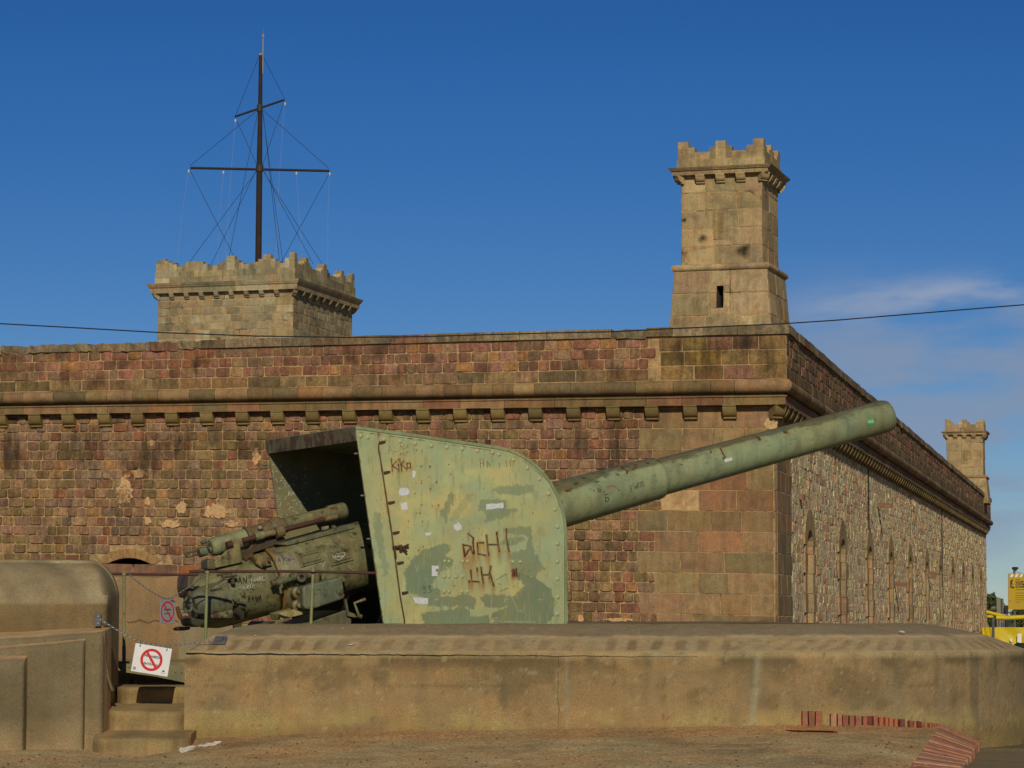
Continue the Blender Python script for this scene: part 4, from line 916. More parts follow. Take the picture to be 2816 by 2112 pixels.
for (s0_, w0_, l0_) in ((1.15, .05, .7), (3.3, .04, .5), (6.4, .06, .8), (9.3, .05, .9), (9.9, .03, .7), (10.6, .05, .9), (11.3, .04, .8), (11.9, .05, .9)):
    c = mixcol(c, A(92, 80, 56), np.exp(-((S - s0_ - .02 * np.sin(Z * 9)) / w0_) ** 2) * (O < .02) * sstep(Z, 1.02 - l0_, 1.0) * .4)
pm = MB(); pm.add(vs, fs, [tuple(q) for q in c]); par = empty('concrete_parapet', (0, 38.4, 0), 0, 'long low tan concrete gun parapet with stained sloping top in front of the gun', 'parapet')
pm.build('wall', M_CONC, par, origin=(0, 38.4, 0), smooth=True)
ck = MB(); cp_ = []
for i in range(170):
    s = .02 + i * .042; p, nrm = par_pt(s); cp_.append(p + nrm * .012 + Vector((0, -.018, 1.07 - .006 * s + .014 * mn.noise(Vector((s * 3, 0, 0))) + .008 * mn.noise(Vector((s * 14, 0, 0))))))
ck.tube(cp_, [.007 * (1 - i / 170) * (1 + .8 * mn.noise(Vector((i * .3, 0, 0)))) + .0012 for i in range(170)], 5, (.03, .022, .015)); ck.build('crack', M_DARK, par, origin=(0, 38.4, 0))
ck = MB(); cp_ = [(par_pt(5.18 + .03 * mn.noise(Vector((z * 5, 2, 0))))[0] + Vector((0, -.010, z))) for z in [i * .06 for i in range(18)]]; ck.tube(cp_, .0028, 4, (.05, .04, .03)); ck.build('crack', M_DARK, par, origin=(0, 38.4, 0))
# ---------------------------------------------------------------- left parapet
lp_ = empty('rounded_parapet', (-8, 36.4, 0), 0, 'rounded brown concrete parapet with stepped buttresses left of the steps', 'parapet'); LO = (-8, 36.4, 0)
KL = 37.7 / 36.4
def loft(xs, pf, col, name, parent, origin, capl=True, mat_=None, yaw=0.0):
    vs = []; cs = []; n = None
    for x_ in xs:
        pr_ = pf(x_); n = len(pr_)
        for (y_, z_) in pr_:
            nz = .014 * mn.noise(Vector((x_ * 1.5, y_ * 1.5, z_ * 1.5))) + .006 * mn.noise(Vector((x_ * 7, y_ * 7, z_ * 7)))
            vs.append((x_, y_ + nz, z_ + nz)); cs.append(tuple(col(x_, y_, z_)))
    fs = [(i * n + j, (i + 1) * n + j, (i + 1) * n + (j + 1) % n, i * n + (j + 1) % n) for i in range(len(xs) - 1) for j in range(n)]
    fs += [tuple(range(n)), tuple((len(xs) - 1) * n + j for j in range(n))[::-1]]
    if parent is lp_: vs = [(v[0] * KL, v[1] * KL, CAMZ + (v[2] - CAMZ) * KL) for v in vs]
    m_ = MB(); m_.add(vs, fs, cs); return m_.build(name, mat_ or M_CONC, parent, origin=origin, smooth=True)
XE = -5.47; rr_ = .42
basep = [(37.6, -.9), (36.4, -.9)] + [(36.4, -.7 + i * .08) for i in range(30)] + [(36.4, 1.70), (36.41, 1.733), (36.43, 1.78), (36.48, 1.87), (36.55, 1.96), (36.66, 2.06), (36.80, 2.15), (36.97, 2.23), (37.15, 2.285), (37.28, 2.315), (37.31, 2.32), (37.315, 2.355), (37.42, 2.365), (37.52, 2.365), (37.6, 2.3)]
def bodyp(x_):
    e = max(0.0, XE - x_); rz = rr_ * 1.15; zm = 2.37 if e > rr_ else 2.37 - rz + rz * math.sqrt(max(0, 1 - ((rr_ - e) / rr_) ** 2))
    rin = .12; yin = 0 if e > rin else rin - math.sqrt(max(0, rin ** 2 - (rin - e) ** 2))
    return [(y_ + (yin if y_ < 37 else 0), min(z_, zm - (2.37 - z_) * .6) if z_ > 1.9 else z_) for (y_, z_) in basep]
xs = [-12 + .25 * i for i in range(18)]; xs = [x_ for x_ in xs if x_ < -7.6] + [-7.6 + .04 * i for i in range(100)]; xs = [x_ for x_ in xs if x_ < XE - .24] + [XE - .24 * (1 - (i / 14)) ** 1.7 for i in range(15)]
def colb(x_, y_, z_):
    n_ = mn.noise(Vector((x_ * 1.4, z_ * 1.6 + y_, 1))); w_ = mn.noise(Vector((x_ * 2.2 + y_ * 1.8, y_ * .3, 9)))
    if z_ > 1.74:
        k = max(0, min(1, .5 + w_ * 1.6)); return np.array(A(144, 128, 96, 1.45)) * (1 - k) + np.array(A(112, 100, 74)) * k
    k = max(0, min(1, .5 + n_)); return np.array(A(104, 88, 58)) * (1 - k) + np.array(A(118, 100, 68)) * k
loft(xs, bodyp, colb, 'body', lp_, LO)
def colp(x_, y_, z_):
    n_ = mn.noise(Vector((x_ * 1.2, z_ * 1.2, 4))) ; k = max(0, min(1, .5 + n_ * 1.1)); c_ = np.array(A(120, 106, 78)) * (1 - k) + np.array(A(100, 90, 65)) * k
    kb = max(0, min(1, (.25 - z_) / .4 + mn.noise(Vector((x_ * 2, z_ * 3, 8))) * .5)); c_ = c_ * (1 - kb) + np.array(A(140, 120, 86)) * kb
    pass
    return c_
def butt(xa, xb, y0, zf, zb_, yb=36.45, rend=.05, rise=0.0):
    def pf(x_):
        e = xb - x_; dy = 0 if e > rend else (rend - math.sqrt(max(0, rend ** 2 - (rend - e) ** 2)))
        zf_ = zf + rise * (x_ - xb); zb2 = max(zb_ + rise * .5 * (x_ - xb), zf_ + .04)
        return [(yb, -.9), (y0 + dy, -.9)] + [(y0 + dy, -.7 + (zf_ + .62) * i / 24) for i in range(25)] + [(y0 + dy + .012, zf_ - .03), (y0 + dy + .05, zf_ + .012), (y0 + .14 + dy, zf_ + .045), (y0 + .5 * (yb - y0), (zf_ + zb2) / 2 + .01), (yb, zb2)]
    n_ = max(4, int((xb - xa) / .05)); xs_ = [xa + (xb - rend - xa) * i / n_ for i in range(n_)] + [xb - rend * (1 - (i / 6)) ** 1.6 for i in range(7)]
    loft(xs_, pf, lambda x_, y_, z_: (np.array(A(158, 130, 94, 1.75)) * (1 + .25 * mn.noise(Vector((x_ * 2, y_ * 3, 0)))) if (y_ > y0 + .1 and z_ > .9) else colp(x_, y_, z_)), 'buttress', lp_, LO)  # ledge tops coloured brighter and warmer so they look sunlit
xm1 = P(65, 1900, 35.3).x; xm2 = P(229, 1900, 35.55).x; xm3 = P(283, 1800, 35.7).x
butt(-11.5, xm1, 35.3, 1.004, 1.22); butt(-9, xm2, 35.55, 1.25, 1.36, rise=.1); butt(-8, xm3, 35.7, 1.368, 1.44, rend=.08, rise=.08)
# added curved strip, coloured pale to draw the light edge of the buttress end
x = MB(); cp_ = [P(281 + 4 * math.sin(t * 1.2) + 22 * t ** 3, 1735 + 165 * t, 37.0 + .5 * t) for t in [i / 14 for i in range(15)]]
for i in range(14):
    a, b = cp_[i], cp_[i + 1]; w_ = .035 * (1 - .4 * i / 14)
    x.prism([a, b, b + Vector((w_, .03, 0)), a + Vector((w_, .03, 0))], (0, .1, 0), A(128, 114, 86))
x.build('light_edge_strip', M_CONC, lp_, origin=LO)
# ---------------------------------------------------------------- steps
st = empty('concrete_steps', (-5.0, 36.5, 0), 0, 'three worn concrete steps between the two parapets, leading up to the gun platform', 'steps'); SO = (-5, 36.5, 0)
def cols(x_, y_, z_):
    n_ = mn.noise(Vector((x_ * 3, z_ * 5, y_))); k = max(0, min(1, .5 + n_)); return np.array(A(144, 122, 80, 1.45)) * (1 - k) + np.array(A(120, 102, 68, 1.4)) * k
def step(pxa, pxb, y0, y1, zt_, D, up=0.0):
    xa, xb = P(pxa, 1950, D).x, P(pxb, 1950, D).x
    def pf(x_):
        e = min(x_ - xa, .25); dy = .25 * (1 - e / .25) ** 2; e2 = min(xb - x_, .3); dy += .3 * (1 - e2 / .3) ** 2; dy += .05 * mn.noise(Vector((x_ * 3, zt_, 0))) + .03 * mn.noise(Vector((x_ * 11, zt_, 4)))
        return [(y1, -.9), (y0 + dy, -.9)] + [(y0 + dy, zt_ - .35 + .3 * i / 8) for i in range(9)] + [(y0 + dy + .015, zt_ - .03), (y0 + dy + .05, zt_ - .006), (y0 + dy + .1, zt_), (y0 + .45, zt_ + up * .6), (y1, zt_ + up + .01)]
    loft([xa + (xb - xa) * i / 60 for i in range(61)], pf, cols, 'step', st, SO)
step(250, 517, 36.45, 37.7, P(0, 2030, 36.5).z, 36.5, .07); step(282, 514, 37.45, 38.5, P(0, 1955, 37.5).z, 37.5, .07); step(315, 532, 38.4, 39.3, P(0, 1889, 38.45).z, 38.4, .0)
# ---------------------------------------------------------------- rear walls of the emplacement
rw = empty('emplacement_wall', (-6, 47, 0), 0, 'cracked pinkish concrete wall behind the rusty rail and small sign', 'wall'); RO = (-6, 47, 0)
def colr(x_, y_, z_):
    n_ = mn.noise(Vector((x_ * 1.6, z_ * 1.6, 4))); k = max(0, min(1, .5 + n_)); return np.array(A(142, 114, 78)) * (1 - k) + np.array(A(124, 100, 70)) * k
def colg(x_, y_, z_): return np.array(A(128, 114, 86)) * (1 + .15 * mn.noise(Vector((x_ * 2, z_ * 2, 0))))
xw0, xw1 = P(180, 1700, 47).x, P(493, 1700, 47).x; zt_w = P(0, 1586, 47).z
def pfw(x_):
    z_ = zt_w + .03 * mn.noise(Vector((x_ * 2, 0, 0))); return [(48.2, -.5), (47, -.5)] + [(47, -.4 + (z_ + .3) * i / 16) for i in range(17)] + [(47.03, z_), (47.3, z_ + .04), (48.2, z_ + .06)]
loft([xw0 + (xw1 - xw0) * i / 50 for i in range(51)], pfw, colr, 'wall', rw, RO)
xg1 = P(640, 1700, 46.6).x; xg0 = P(492, 1700, 46.6).x
def pfg(x_):
    z_ = P(0, 1600, 46.6).z - .28 * max(0, 1 - (xg1 - x_) / .2); e = x_ - xg0; z_ = z_ - (.0 if e > .15 else 0); return [(48.2, -.5), (46.6, -.5)] + [(46.6, -.4 + (z_ + .3) * i / 16) for i in range(17)] + [(46.65, z_), (48.2, z_ + .02)]
loft([xg0 + (xg1 - xg0) * i / 24 for i in range(25)], pfg, colg, 'end_block', rw, RO)
ck = MB(); ck.tube([P(350 + i * 3.6, 1708 + 3 * math.sin(i * .5) + 3 * mn.noise(Vector((i * .5, 0, 0))), 46.97) for i in range(40)], .004, 4, (.03, .02, .015)); ck.build('crack', M_DARK, rw, origin=RO)
# ================================================================ the gun
def unproj_m(m): pass
gx = P(978, 1162, 40.4); ga_ = rad(27.0); Fd = Vector((math.cos(ga_), math.sin(ga_), 0)); Ad = Vector((-math.sin(ga_), math.cos(ga_), 0)); YP = 1.79
GO = gx + Fd * 3.55 + Ad * YP; GO.z = 0
GF = Frame(GO, ga_)
def gp(px, py, yl=0.0): return GF.hit(px, py, 1, yl)
gun = empty('coastal_gun', GO, ga_, 'huge green naval gun with long raised barrel, open breech and tall riveted shield', 'gun')
R0 = gp(1549, 1384.5, 0); R1 = gp(2439, 1143, 0); ED = (R1 - R0).normalized(); SM = (R1 - R0).length
print('barrel', R0, R1, math.degrees(math.asin(ED.z)), SM, 'near front px check', gp(1552, 1600, -YP))
def gcyl(px, py, r, lift=0.0, dz=0.0):
    "near intersection of a pixel ray with the barrel cylinder (gun frame)"
    o = GF.loc(Vector((0, 0, CAMZ))); a, b = gp(px, py, -3), gp(px, py, 3); d = (b - a).normalized(); w_ = o - (R0 + Vector((0, 0, dz)))
    dd = d - ED * d.dot(ED); ww_ = w_ - ED * w_.dot(ED); A_ = dd.dot(dd); B_ = 2 * dd.dot(ww_); C_ = ww_.dot(ww_) - (r + lift) ** 2
    q = B_ * B_ - 4 * A_ * C_; t = (-B_ - math.sqrt(max(q, 0))) / (2 * A_); return o + d * t
CG = A(126, 132, 96, 1.45); CB_ = A(110, 106, 74, 1.42)
def weather_barrel(mb_):
    cols_ = []
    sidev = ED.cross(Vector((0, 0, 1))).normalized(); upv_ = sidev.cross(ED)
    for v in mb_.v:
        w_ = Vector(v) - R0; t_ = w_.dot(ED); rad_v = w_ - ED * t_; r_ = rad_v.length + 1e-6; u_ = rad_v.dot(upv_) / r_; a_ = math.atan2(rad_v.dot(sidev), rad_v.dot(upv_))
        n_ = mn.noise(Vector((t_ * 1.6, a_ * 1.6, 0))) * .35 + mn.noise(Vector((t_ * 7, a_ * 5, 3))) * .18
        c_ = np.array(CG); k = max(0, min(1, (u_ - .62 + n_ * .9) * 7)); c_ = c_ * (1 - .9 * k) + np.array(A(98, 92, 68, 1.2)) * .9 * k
        k = max(0, min(1, (n_ - .12) * 5)) * .35; c_ = c_ * (1 - k) + np.array(A(104, 116, 88)) * k
        m_ = mn.noise(Vector((t_ * 9, a_ * 9, 7))) + .5 * mn.noise(Vector((t_ * 22, a_ * 20, 1)))
        k = max(0, min(1, (m_ - .52) * 9)) * (1 if u_ > .3 and t_ < 2.2 else .35); c_ = c_ * (1 - k) + np.array((.05, .028, .014)) * k
        if t_ > SM - 1.6: k = .45 * min(1, (t_ - SM + 1.6)); c_ = c_ * (1 - k) + np.array(A(92, 96, 74)) * k
        cols_.append(tuple(c_))
    mb_.c = cols_
def dense(prof_, st_=.04):
    out = [prof_[0]]
    for a, b in zip(prof_[:-1], prof_[1:]):
        k_ = max(1, int(abs(b[0] - a[0]) / st_)); out += [(a[0] + (b[0] - a[0]) * i / k_, a[1] + (b[1] - a[1]) * i / k_) for i in range(1, k_ + 1)]
    return out
x = MB(); x.lathe(R0, ED, dense([(-3.0, .43), (-1.2, .41), (1.2, .365), (1.80, .352), (1.83, .345), (1.86, .318), (1.9, .312), (SM * .6, .295), (SM - .75, .281), (SM - .7, .286), (SM - .08, .29), (SM, .27), (SM, .17), (SM - .5, .165)]), 96, CG); weather_barrel(x); barrel = x.build('barrel', M_GUN, gun, smooth=True)
# breech end: jacket, ring, breech
RJ = .545; J0 = -5.32; JD = Vector((0, 0, .03))
x = MB(); x.lathe(R0 + JD, ED, [(-3.5, .40), (-3.5, RJ - .03), (-3.55, RJ), (J0 + .02, RJ), (J0, RJ - .01), (J0, .3)], 56, CB_); x.build('jacket', M_BREECH, gun, smooth=True)
x = MB(); x.lathe(R0 + JD, ED, [(J0 - .02, .49), (J0 - .02, RJ - .005), (J0 + .0, RJ + .01), (J0 + .025, RJ + .01), (J0 + .025, .49)], 56, A(120, 96, 54)); x.build('jacket_ring', M_BREECH, gun, smooth=True)
x = MB(); x.lathe(R0 + JD, ED, [(-6.62, .1), (-6.62, .36), (-6.55, .42), (-6.3, .49), (-6.1, .5), (J0 - .03, .5)], 48, A(108, 106, 72)); x.build('breech_ring', M_BREECH, gun, smooth=True)
Z2 = lambda a, b: (450 + a / 3.403, 1350 + b / 3.403)
def gpoly(pts, yl, th, col, name, m_=None, parent=gun, bev=.012, conv=Z2, s=None):
    m2 = MB(); m2.prism([gp(*conv(*p), yl) for p in pts], (0, th, 0), col); return m2.build(name, m_ or M_BREECH, parent, bevel=bev)
def gtube(pts, yl, r, col, name=None, m_=None, mbx=None, seg=10, conv=Z2, parent=gun):
    m2 = mbx or MB(); q = [gp(*conv(p[0], p[1]), p[2] if len(p) > 2 else yl) for p in pts]; m2.tube(q, r, seg, col)
    if not mbx: return m2.build(name, m_ or M_BREECH, parent, smooth=True)
# recuperator cylinder on top
def axcyl(a, b, prof, yl, col, name, m_=None, seg=32):
    pa, pb = gp(*Z2(*a), yl), gp(*Z2(*b), yl); d = pb - pa; m2 = MB(); m2.lathe(pa, d, [(t * d.length, r) for t, r in prof], seg, col); return m2.build(name, m_ or M_BREECH, gun, smooth=True)
yr = -.12
axcyl((436, 532), (800, 430), [(0, .05), (0, .11), (.03, .135), (.12, .148), (.9, .148), (.9, .11), (1, .11)], yr, A(118, 122, 88), 'recuperator_cylinder')
axcyl((770, 432), (1140, 318), [(0, .12), (0, .155), (.09, .155), (.09, .13), (.62, .135), (.62, .15), (.7, .168), (.8, .168), (.8, .15), (.9, .15), (.9, .125), (1, .12)], yr, A(100, 84, 58), 'recuperator_collar')
axcyl((1120, 320), (1700, 180), [(0, .115), (.72, .11), (.72, .128), (.8, .132), (.97, .132), (1, .115), (1, .05)], yr, A(112, 108, 74), 'recuperator_tube')
axcyl((330, 580), (450, 545), [(0, .035), (0, .075), (.55, .075), (.55, .05), (1, .05)], yr, A(104, 110, 84), 'end_cap', seg=20)
x = MB(); gtube([(420, 480), (405, 510), (425, 540)], yr - .1, .02, (.1, .11, .07), mbx=x); gtube([(352, 488), (400, 470)], yr - .08, .03, (.12, .13, .08), mbx=x); x.build('cap_fittings', M_BREECH, gun, smooth=True)
x = MB(); gtube([(345, 558), (205, 582), (215, 622), (350, 592)], yr, .014, A(82, 78, 56), mbx=x, seg=6); gtube([(205, 578), (215, 625)], yr, .022, A(82, 78, 56), mbx=x, seg=6); x.build('fork_eye', M_BREECH, gun)
x = MB(); gtube([(740, 466), (1010, 398)], yr - .17, .042, A(90, 50, 34), mbx=x); gtube([(1040, 385), (1500, 268), (1610, 240)], yr - .17, [.036, .036, .03], A(124, 54, 40), mbx=x); x.build('piston_rod', M_RUST, gun, smooth=True)
for (q_, yy_, r_, c_) in (([(1500, 270), (1620, 240)], yr - .16, .045, A(112, 100, 66)), ([(855, 432), (930, 412)], yr - .17, .065, A(120, 118, 84)), ([(930, 412), (1040, 388)], yr - .17, .052, A(110, 104, 72)), ([(1045, 392), (1120, 372)], yr - .15, .09, A(112, 100, 66))):
    gtube(q_, yy_, r_, c_, 'rod_guide', seg=16)
gtube([(590, 508), (640, 496)], yr - .24, .055, A(70, 40, 28), 'trunnion_pin', M_RUST, seg=14)
x = MB(); x.ball(gp(*Z2(900, 345), yr - .14), .045, (1, 1, .8), 10, 8, A(110, 120, 100)); x.build('grease_cup', M_BREECH, gun, smooth=True)
x = MB(); gtube([(950, 270), (952, 290)], yr, .012, (.1, .09, .06), mbx=x, seg=6); gtube([(1090, 262), (1098, 285)], yr, .014, (.1, .09, .06), mbx=x, seg=6); x.build('studs', M_BREECH, gun)
gpoly([(487, 722), (478, 660), (560, 590), (632, 520), (632, 455), (690, 445), (715, 470), (722, 560), (742, 668)], -.36, .06, A(116, 112, 74), 'side_bracket')
gpoly([(412, 735), (408, 650), (470, 630), (492, 650), (492, 735)], -.34, .3, A(84, 78, 54), 'link_block', bev=.03)
gpoly([(690, 560), (800, 540), (840, 470), (900, 455), (1130, 430), (1150, 480), (900, 560), (780, 600), (740, 680), (700, 690)], -.22, .4, A(70, 58, 40), 'cradle_lug')
gpoly([(840, 610), (960, 610), (1020, 690), (920, 720), (870, 680)], -.50, .2, A(116, 100, 62), 'clamp_plate')
x = MB(); x.lathe(gp(*Z2(935, 685), -.52), (0, -1, .3), [(0, .035), (.03, .035), (.03, .02), (.04, .02)], 8, A(84, 76, 52)); x.lathe(gp(*Z2(985, 655), -.52), (0, -1, .3), [(0, .025), (.03, .025)], 8, A(84, 76, 52)); x.build('bolt', M_BREECH, gun)
x = MB()
for q in range(14):
    th = q / 13; a = th * 2.4
    pass
x.tube([gcyl(*Z2(750 + 80 * math.sin(t * 3.1) - t * 10, 650 - 45 * math.sin(t * 3.1)), .5, .03) for t in [i / 10 for i in range(11)]], .05, 8, A(86, 66, 42)); x.build('hose_guard', M_BREECH, gun, smooth=True)
# raised seat along the top of the jacket
gpoly([(1040, 500), (1180, 470), (1750, 310), (1785, 320), (1790, 350), (1160, 512)], -.30, .6, A(96, 98, 74), 'top_rib')
gpoly([(1495, 335), (1550, 325), (1548, 355), (1495, 372)], -.3, .1, A(120, 116, 84), 'sight_bracket'); gpoly([(1590, 318), (1620, 325), (1630, 352), (1590, 360)], -.3, .1, A(96, 98, 70), 'sight_bracket')
# name plates following the jacket
for (pl, inner) in (([(1238, 600), (1462, 540), (1500, 648), (1290, 712)], [(1285, 610), (1448, 570), (1470, 640), (1305, 682)]), ([(1530, 580), (1745, 540), (1775, 640), (1572, 698)], [(1565, 592), (1722, 556), (1748, 625), (1592, 668)])):
    def grid(q, lift, n_=8):
        out = []
        for i in range(n_ + 1):
            for j in range(n_ + 1):
                s_, t_ = i / n_, j / n_; a = [(q[0][k] * (1 - s_) + q[1][k] * s_) * (1 - t_) + (q[3][k] * (1 - s_) + q[2][k] * s_) * t_ for k in (0, 1)]
                out.append(gcyl(*Z2(*a), RJ, lift, JD.z))
        return out, [(i * (n_ + 1) + j, (i + 1) * (n_ + 1) + j, (i + 1) * (n_ + 1) + j + 1, i * (n_ + 1) + j + 1) for i in range(n_) for j in range(n_)]
    x = MB(); v_, f_ = grid(pl, .012); x.add(v_, f_, A(104, 96, 62)); 
    x.tube([gcyl(*Z2(*p), RJ, .012, JD.z) for p in pl], .012, 6, A(116, 110, 74), closed=True)
    pt = x.build('name_plate', M_BREECH, gun)
    x = MB(); x.tube([gcyl(*Z2(*p), RJ, .02, JD.z) for p in inner], .009, 6, A(96, 92, 66), closed=True)
    x.build('inner_frame', M_BREECH, pt)
def strokes_cyl(lst, r, rad_, col, name, matx, conv, lift=.003, dz=0.0):
    x = MB()
    for s_ in lst:
        q = []
        for i in range(len(s_) - 1):
            for k in range(4): t = k / 4; q.append((s_[i][0] * (1 - t) + s_[i + 1][0] * t, s_[i][1] * (1 - t) + s_[i + 1][1] * t))
        q.append(s_[-1]); x.tube([gcyl(*conv(*p), r, lift, dz) for p in q], rad_, 4, col)
    return x.build(name, matx, gun)
M_CHALK = mat('chalk_marks', attr=False, base=(0.55, 0.54, 0.5), var=.2, vscale=40, dirt_amt=0, bump=0, rough=1)
M_RMARK = mat('rusty_scratches', attr=False, base=(0.035, 0.014, 0.008), var=.5, vscale=30, dirt_amt=0, bump=0, rough=1)
M_VIO = mat('violet_marks', attr=False, base=(0.09, 0.07, 0.2), var=.3, vscale=30, dirt_amt=0, bump=0, rough=1)
heart = [[(1645, 650), (1590, 625), (1575, 600), (1590, 585), (1640, 590), (1665, 575), (1690, 575), (1700, 600), (1645, 650)], [(1600, 620), (1605, 605), (1615, 620), (1602, 622)], [(1622, 622), (1624, 606), (1632, 616), (1640, 604), (1642, 622)], [(1648, 622), (1655, 604), (1664, 622)], [(1670, 622), (1672, 606), (1684, 620), (1686, 604)]]
strokes_cyl(heart, RJ, .0045, (.5, .5, .5), 'chalk_graffiti', M_CHALK, Z2, .014, JD.z)
strokes_cyl([[(740, 890), (745, 920), (765, 915)], [(742, 900), (760, 898)], [(780, 918), (778, 888), (795, 885), (797, 898), (782, 903), (800, 915)], [(812, 880), (814, 912)], [(850, 880), (832, 885), (830, 905), (852, 908)],
             [(805, 835), (835, 835)], [(818, 820), (820, 880)], [(848, 850), (850, 825), (868, 822), (870, 838), (850, 842)], [(880, 805), (882, 850)], [(895, 800), (897, 845)], [(881, 830), (896, 825)], [(908, 800), (910, 842)], [(925, 798), (927, 838)], [(926, 798), (945, 795)], [(927, 838), (948, 833)], [(700, 905), (720, 900)],
             [(1470, 680), (1478, 690)], [(1510, 665), (1490, 710)], [(1720, 690), (1780, 715)], [(1725, 705), (1770, 740)]], .5, .004, (.5, .5, .5), 'chalk_graffiti', M_CHALK, Z2, .05, JD.z)
strokes_cyl([[(700, 850), (712, 800), (730, 860)], [(702, 838), (722, 836)], [(745, 858), (742, 805), (775, 855), (776, 800)], [(790, 795), (825, 785)], [(808, 790), (812, 850)], [(790, 980), (792, 1020)], [(790, 980), (808, 975), (806, 995), (792, 998), (812, 1020)], [(825, 1018), (832, 980), (846, 1015)], [(855, 975), (862, 1015), (870, 985), (880, 1015), (888, 975)], [(895, 1015), (902, 970), (912, 1008)],
             [(750, 950), (752, 985)], [(750, 950), (768, 946)], [(751, 966), (764, 963)]], .5, .005, (.05, .02, .01), 'scratched_graffiti', M_RMARK, Z2, .045, JD.z)
strokes_cyl([[(1030, 650), (1050, 640), (1040, 665), (1065, 655)], [(1075, 665), (1075, 625), (1090, 640), (1078, 648), (1098, 662)], [(1105, 620), (1125, 640), (1120, 690)], [(1145, 615), (1120, 645)], [(1150, 660), (1152, 625)], [(1165, 660), (1168, 625), (1185, 655), (1190, 620)], [(1200, 640), (1225, 635)], [(1095, 605), (1110, 595), (1125, 605)]], RJ, .005, (.1, .1, .2), 'violet_graffiti', M_VIO, Z2, .003, JD.z)
# valve linkage on the flank
x = MB(); yb = -.66
for (a, b, r) in (((1010, 868), (1060, 852), .045), ((1050, 860), (1140, 832), .062), ((1140, 836), (1190, 826), .04), ((1185, 815), (1245, 800), .058), ((1240, 805), (1330, 790), .045), ((1330, 792), (1470, 772), .05)): gtube([a, b], yb, r, A(98, 98, 70), mbx=x, seg=14)
for (a, b, r) in (((1075, 800), (1080, 840), .03), ((1100, 870), (1105, 905), .03), ((1200, 770), (1205, 800), .03), ((1090, 900), (1100, 960), .022), ((1430, 780), (1438, 860), .05), ((1400, 715), (1405, 745), .03)): gtube([a, b], yb - .02, r, A(92, 90, 62), mbx=x, seg=10)
x.build('valve_linkage', M_BREECH, gun, smooth=True)
x = MB(); c_ = gp(*Z2(1292, 806), yb - .1); x.lathe(c_, (0, 1, 0), [(0, .075), (.1, .075), (.1, .035), (0, .035), (0, .075)], 18, A(110, 108, 76), caps=False); x.build('ring_valve', M_BREECH, gun, smooth=True)
for (q_, yy_, r_, c_) in (([(640, 812), (650, 870)], -.55, .035, A(70, 70, 52)), ([(1240, 870), (1300, 895)], -.6, .05, A(60, 58, 42)), ([(545, 800), (680, 780)], -.6, .035, A(90, 92, 68)), ([(500, 790), (620, 765), (640, 800)], -.62, .02, A(80, 72, 50))): gtube(q_, yy_, r_, c_, 'small_pipe')
x = MB()
for (p, r) in (((1283, 948), .085), ((1278, 1072), .075), ((1690, 838), .06)): q = gp(*Z2(*p), -.72); x.lathe(q + Vector((0, .2, 0)), (0, -1, 0), [(0, r * 1.1), (.1, r * 1.1), (.12, r * .6), (.2, r * .5), (.21, r * .3)], 16, A(108, 100, 66))
x.build('box_bolts', M_BREECH, gun, smooth=True)
gpoly([(1302, 910), (1330, 885), (1650, 812), (1675, 825), (1700, 985), (1690, 1008), (1385, 1112), (1330, 1105), (1308, 1080)], -.86, .5, A(100, 104, 80), 'gear_box', bev=.03)
x = MB(); q = gp(*Z2(1640, 938), -.865); x.lathe(q, (0, -1, 0), [(0, .05), (.012, .05), (.012, .035), (.02, .02)], 18, A(88, 90, 66)); x.build('box_cap', M_BREECH, gun)
gpoly([(1095, 1200), (1080, 1145), (1240, 1100), (1400, 1080), (1410, 1130), (1100, 1208)], -.62, .4, A(146, 134, 88), 'cradle_shelf', bev=.008)
gpoly([(1380, 1225), (1690, 1118), (1720, 1120), (1760, 1200), (1760, 1420), (900, 1420), (1060, 1215), (1180, 1260)], -.55, 1.1, A(92, 88, 66), 'cradle', bev=.02)
gpoly([(1695, 1010), (1710, 1010), (1735, 1130), (1810, 1160), (1795, 1185), (1720, 1170)], -.6, .05, A(96, 94, 68), 'crank_bracket', bev=0)
x = MB(); gtube([(1885, 1015), (1785, 1050), (1830, 1172)], -.75, [.03, .024, .024], A(112, 104, 66), mbx=x); gtube([(1815, 1165), (1850, 1178)], -.75, .035, A(96, 86, 56), mbx=x); x.build('elevating_crank', M_BREECH, gun, smooth=True)
# breech block carrier
gpoly([(425, 925), (605, 815), (660, 1180), (640, 1195), (420, 1190)], -.60, .45, A(104, 104, 76), 'breech_carrier', bev=.03)
gpoly([(440, 920), (550, 900), (605, 1140), (600, 1150), (560, 960), (545, 915), (440, 935)], -.625, .03, A(84, 82, 60), 'carrier_rib', bev=0)
x = MB(); q0, q1 = gp(*Z2(290, 1085), -.38), gp(*Z2(430, 1045), -.38); x.lathe(q0, q1 - q0, [(-.02, .05), (-.02, .17), (.03, .23), (.14, .27), (.34, .28), (.5, .28)], 28, A(96, 96, 72)); x.build('breech_screw', M_BREECH, gun, smooth=True)
gpoly([(300, 1180), (250, 1185), (270, 1260), (330, 1275), (400, 1240), (470, 1180)], -.5, .5, A(60, 58, 42), 'lower_hinge', bev=.03)
gpoly([(228, 800), (262, 768), (420, 772), (425, 1000), (240, 1000), (222, 900)], -.2, .5, A(90, 74, 48), 'breech_rear_plate', bev=.06)
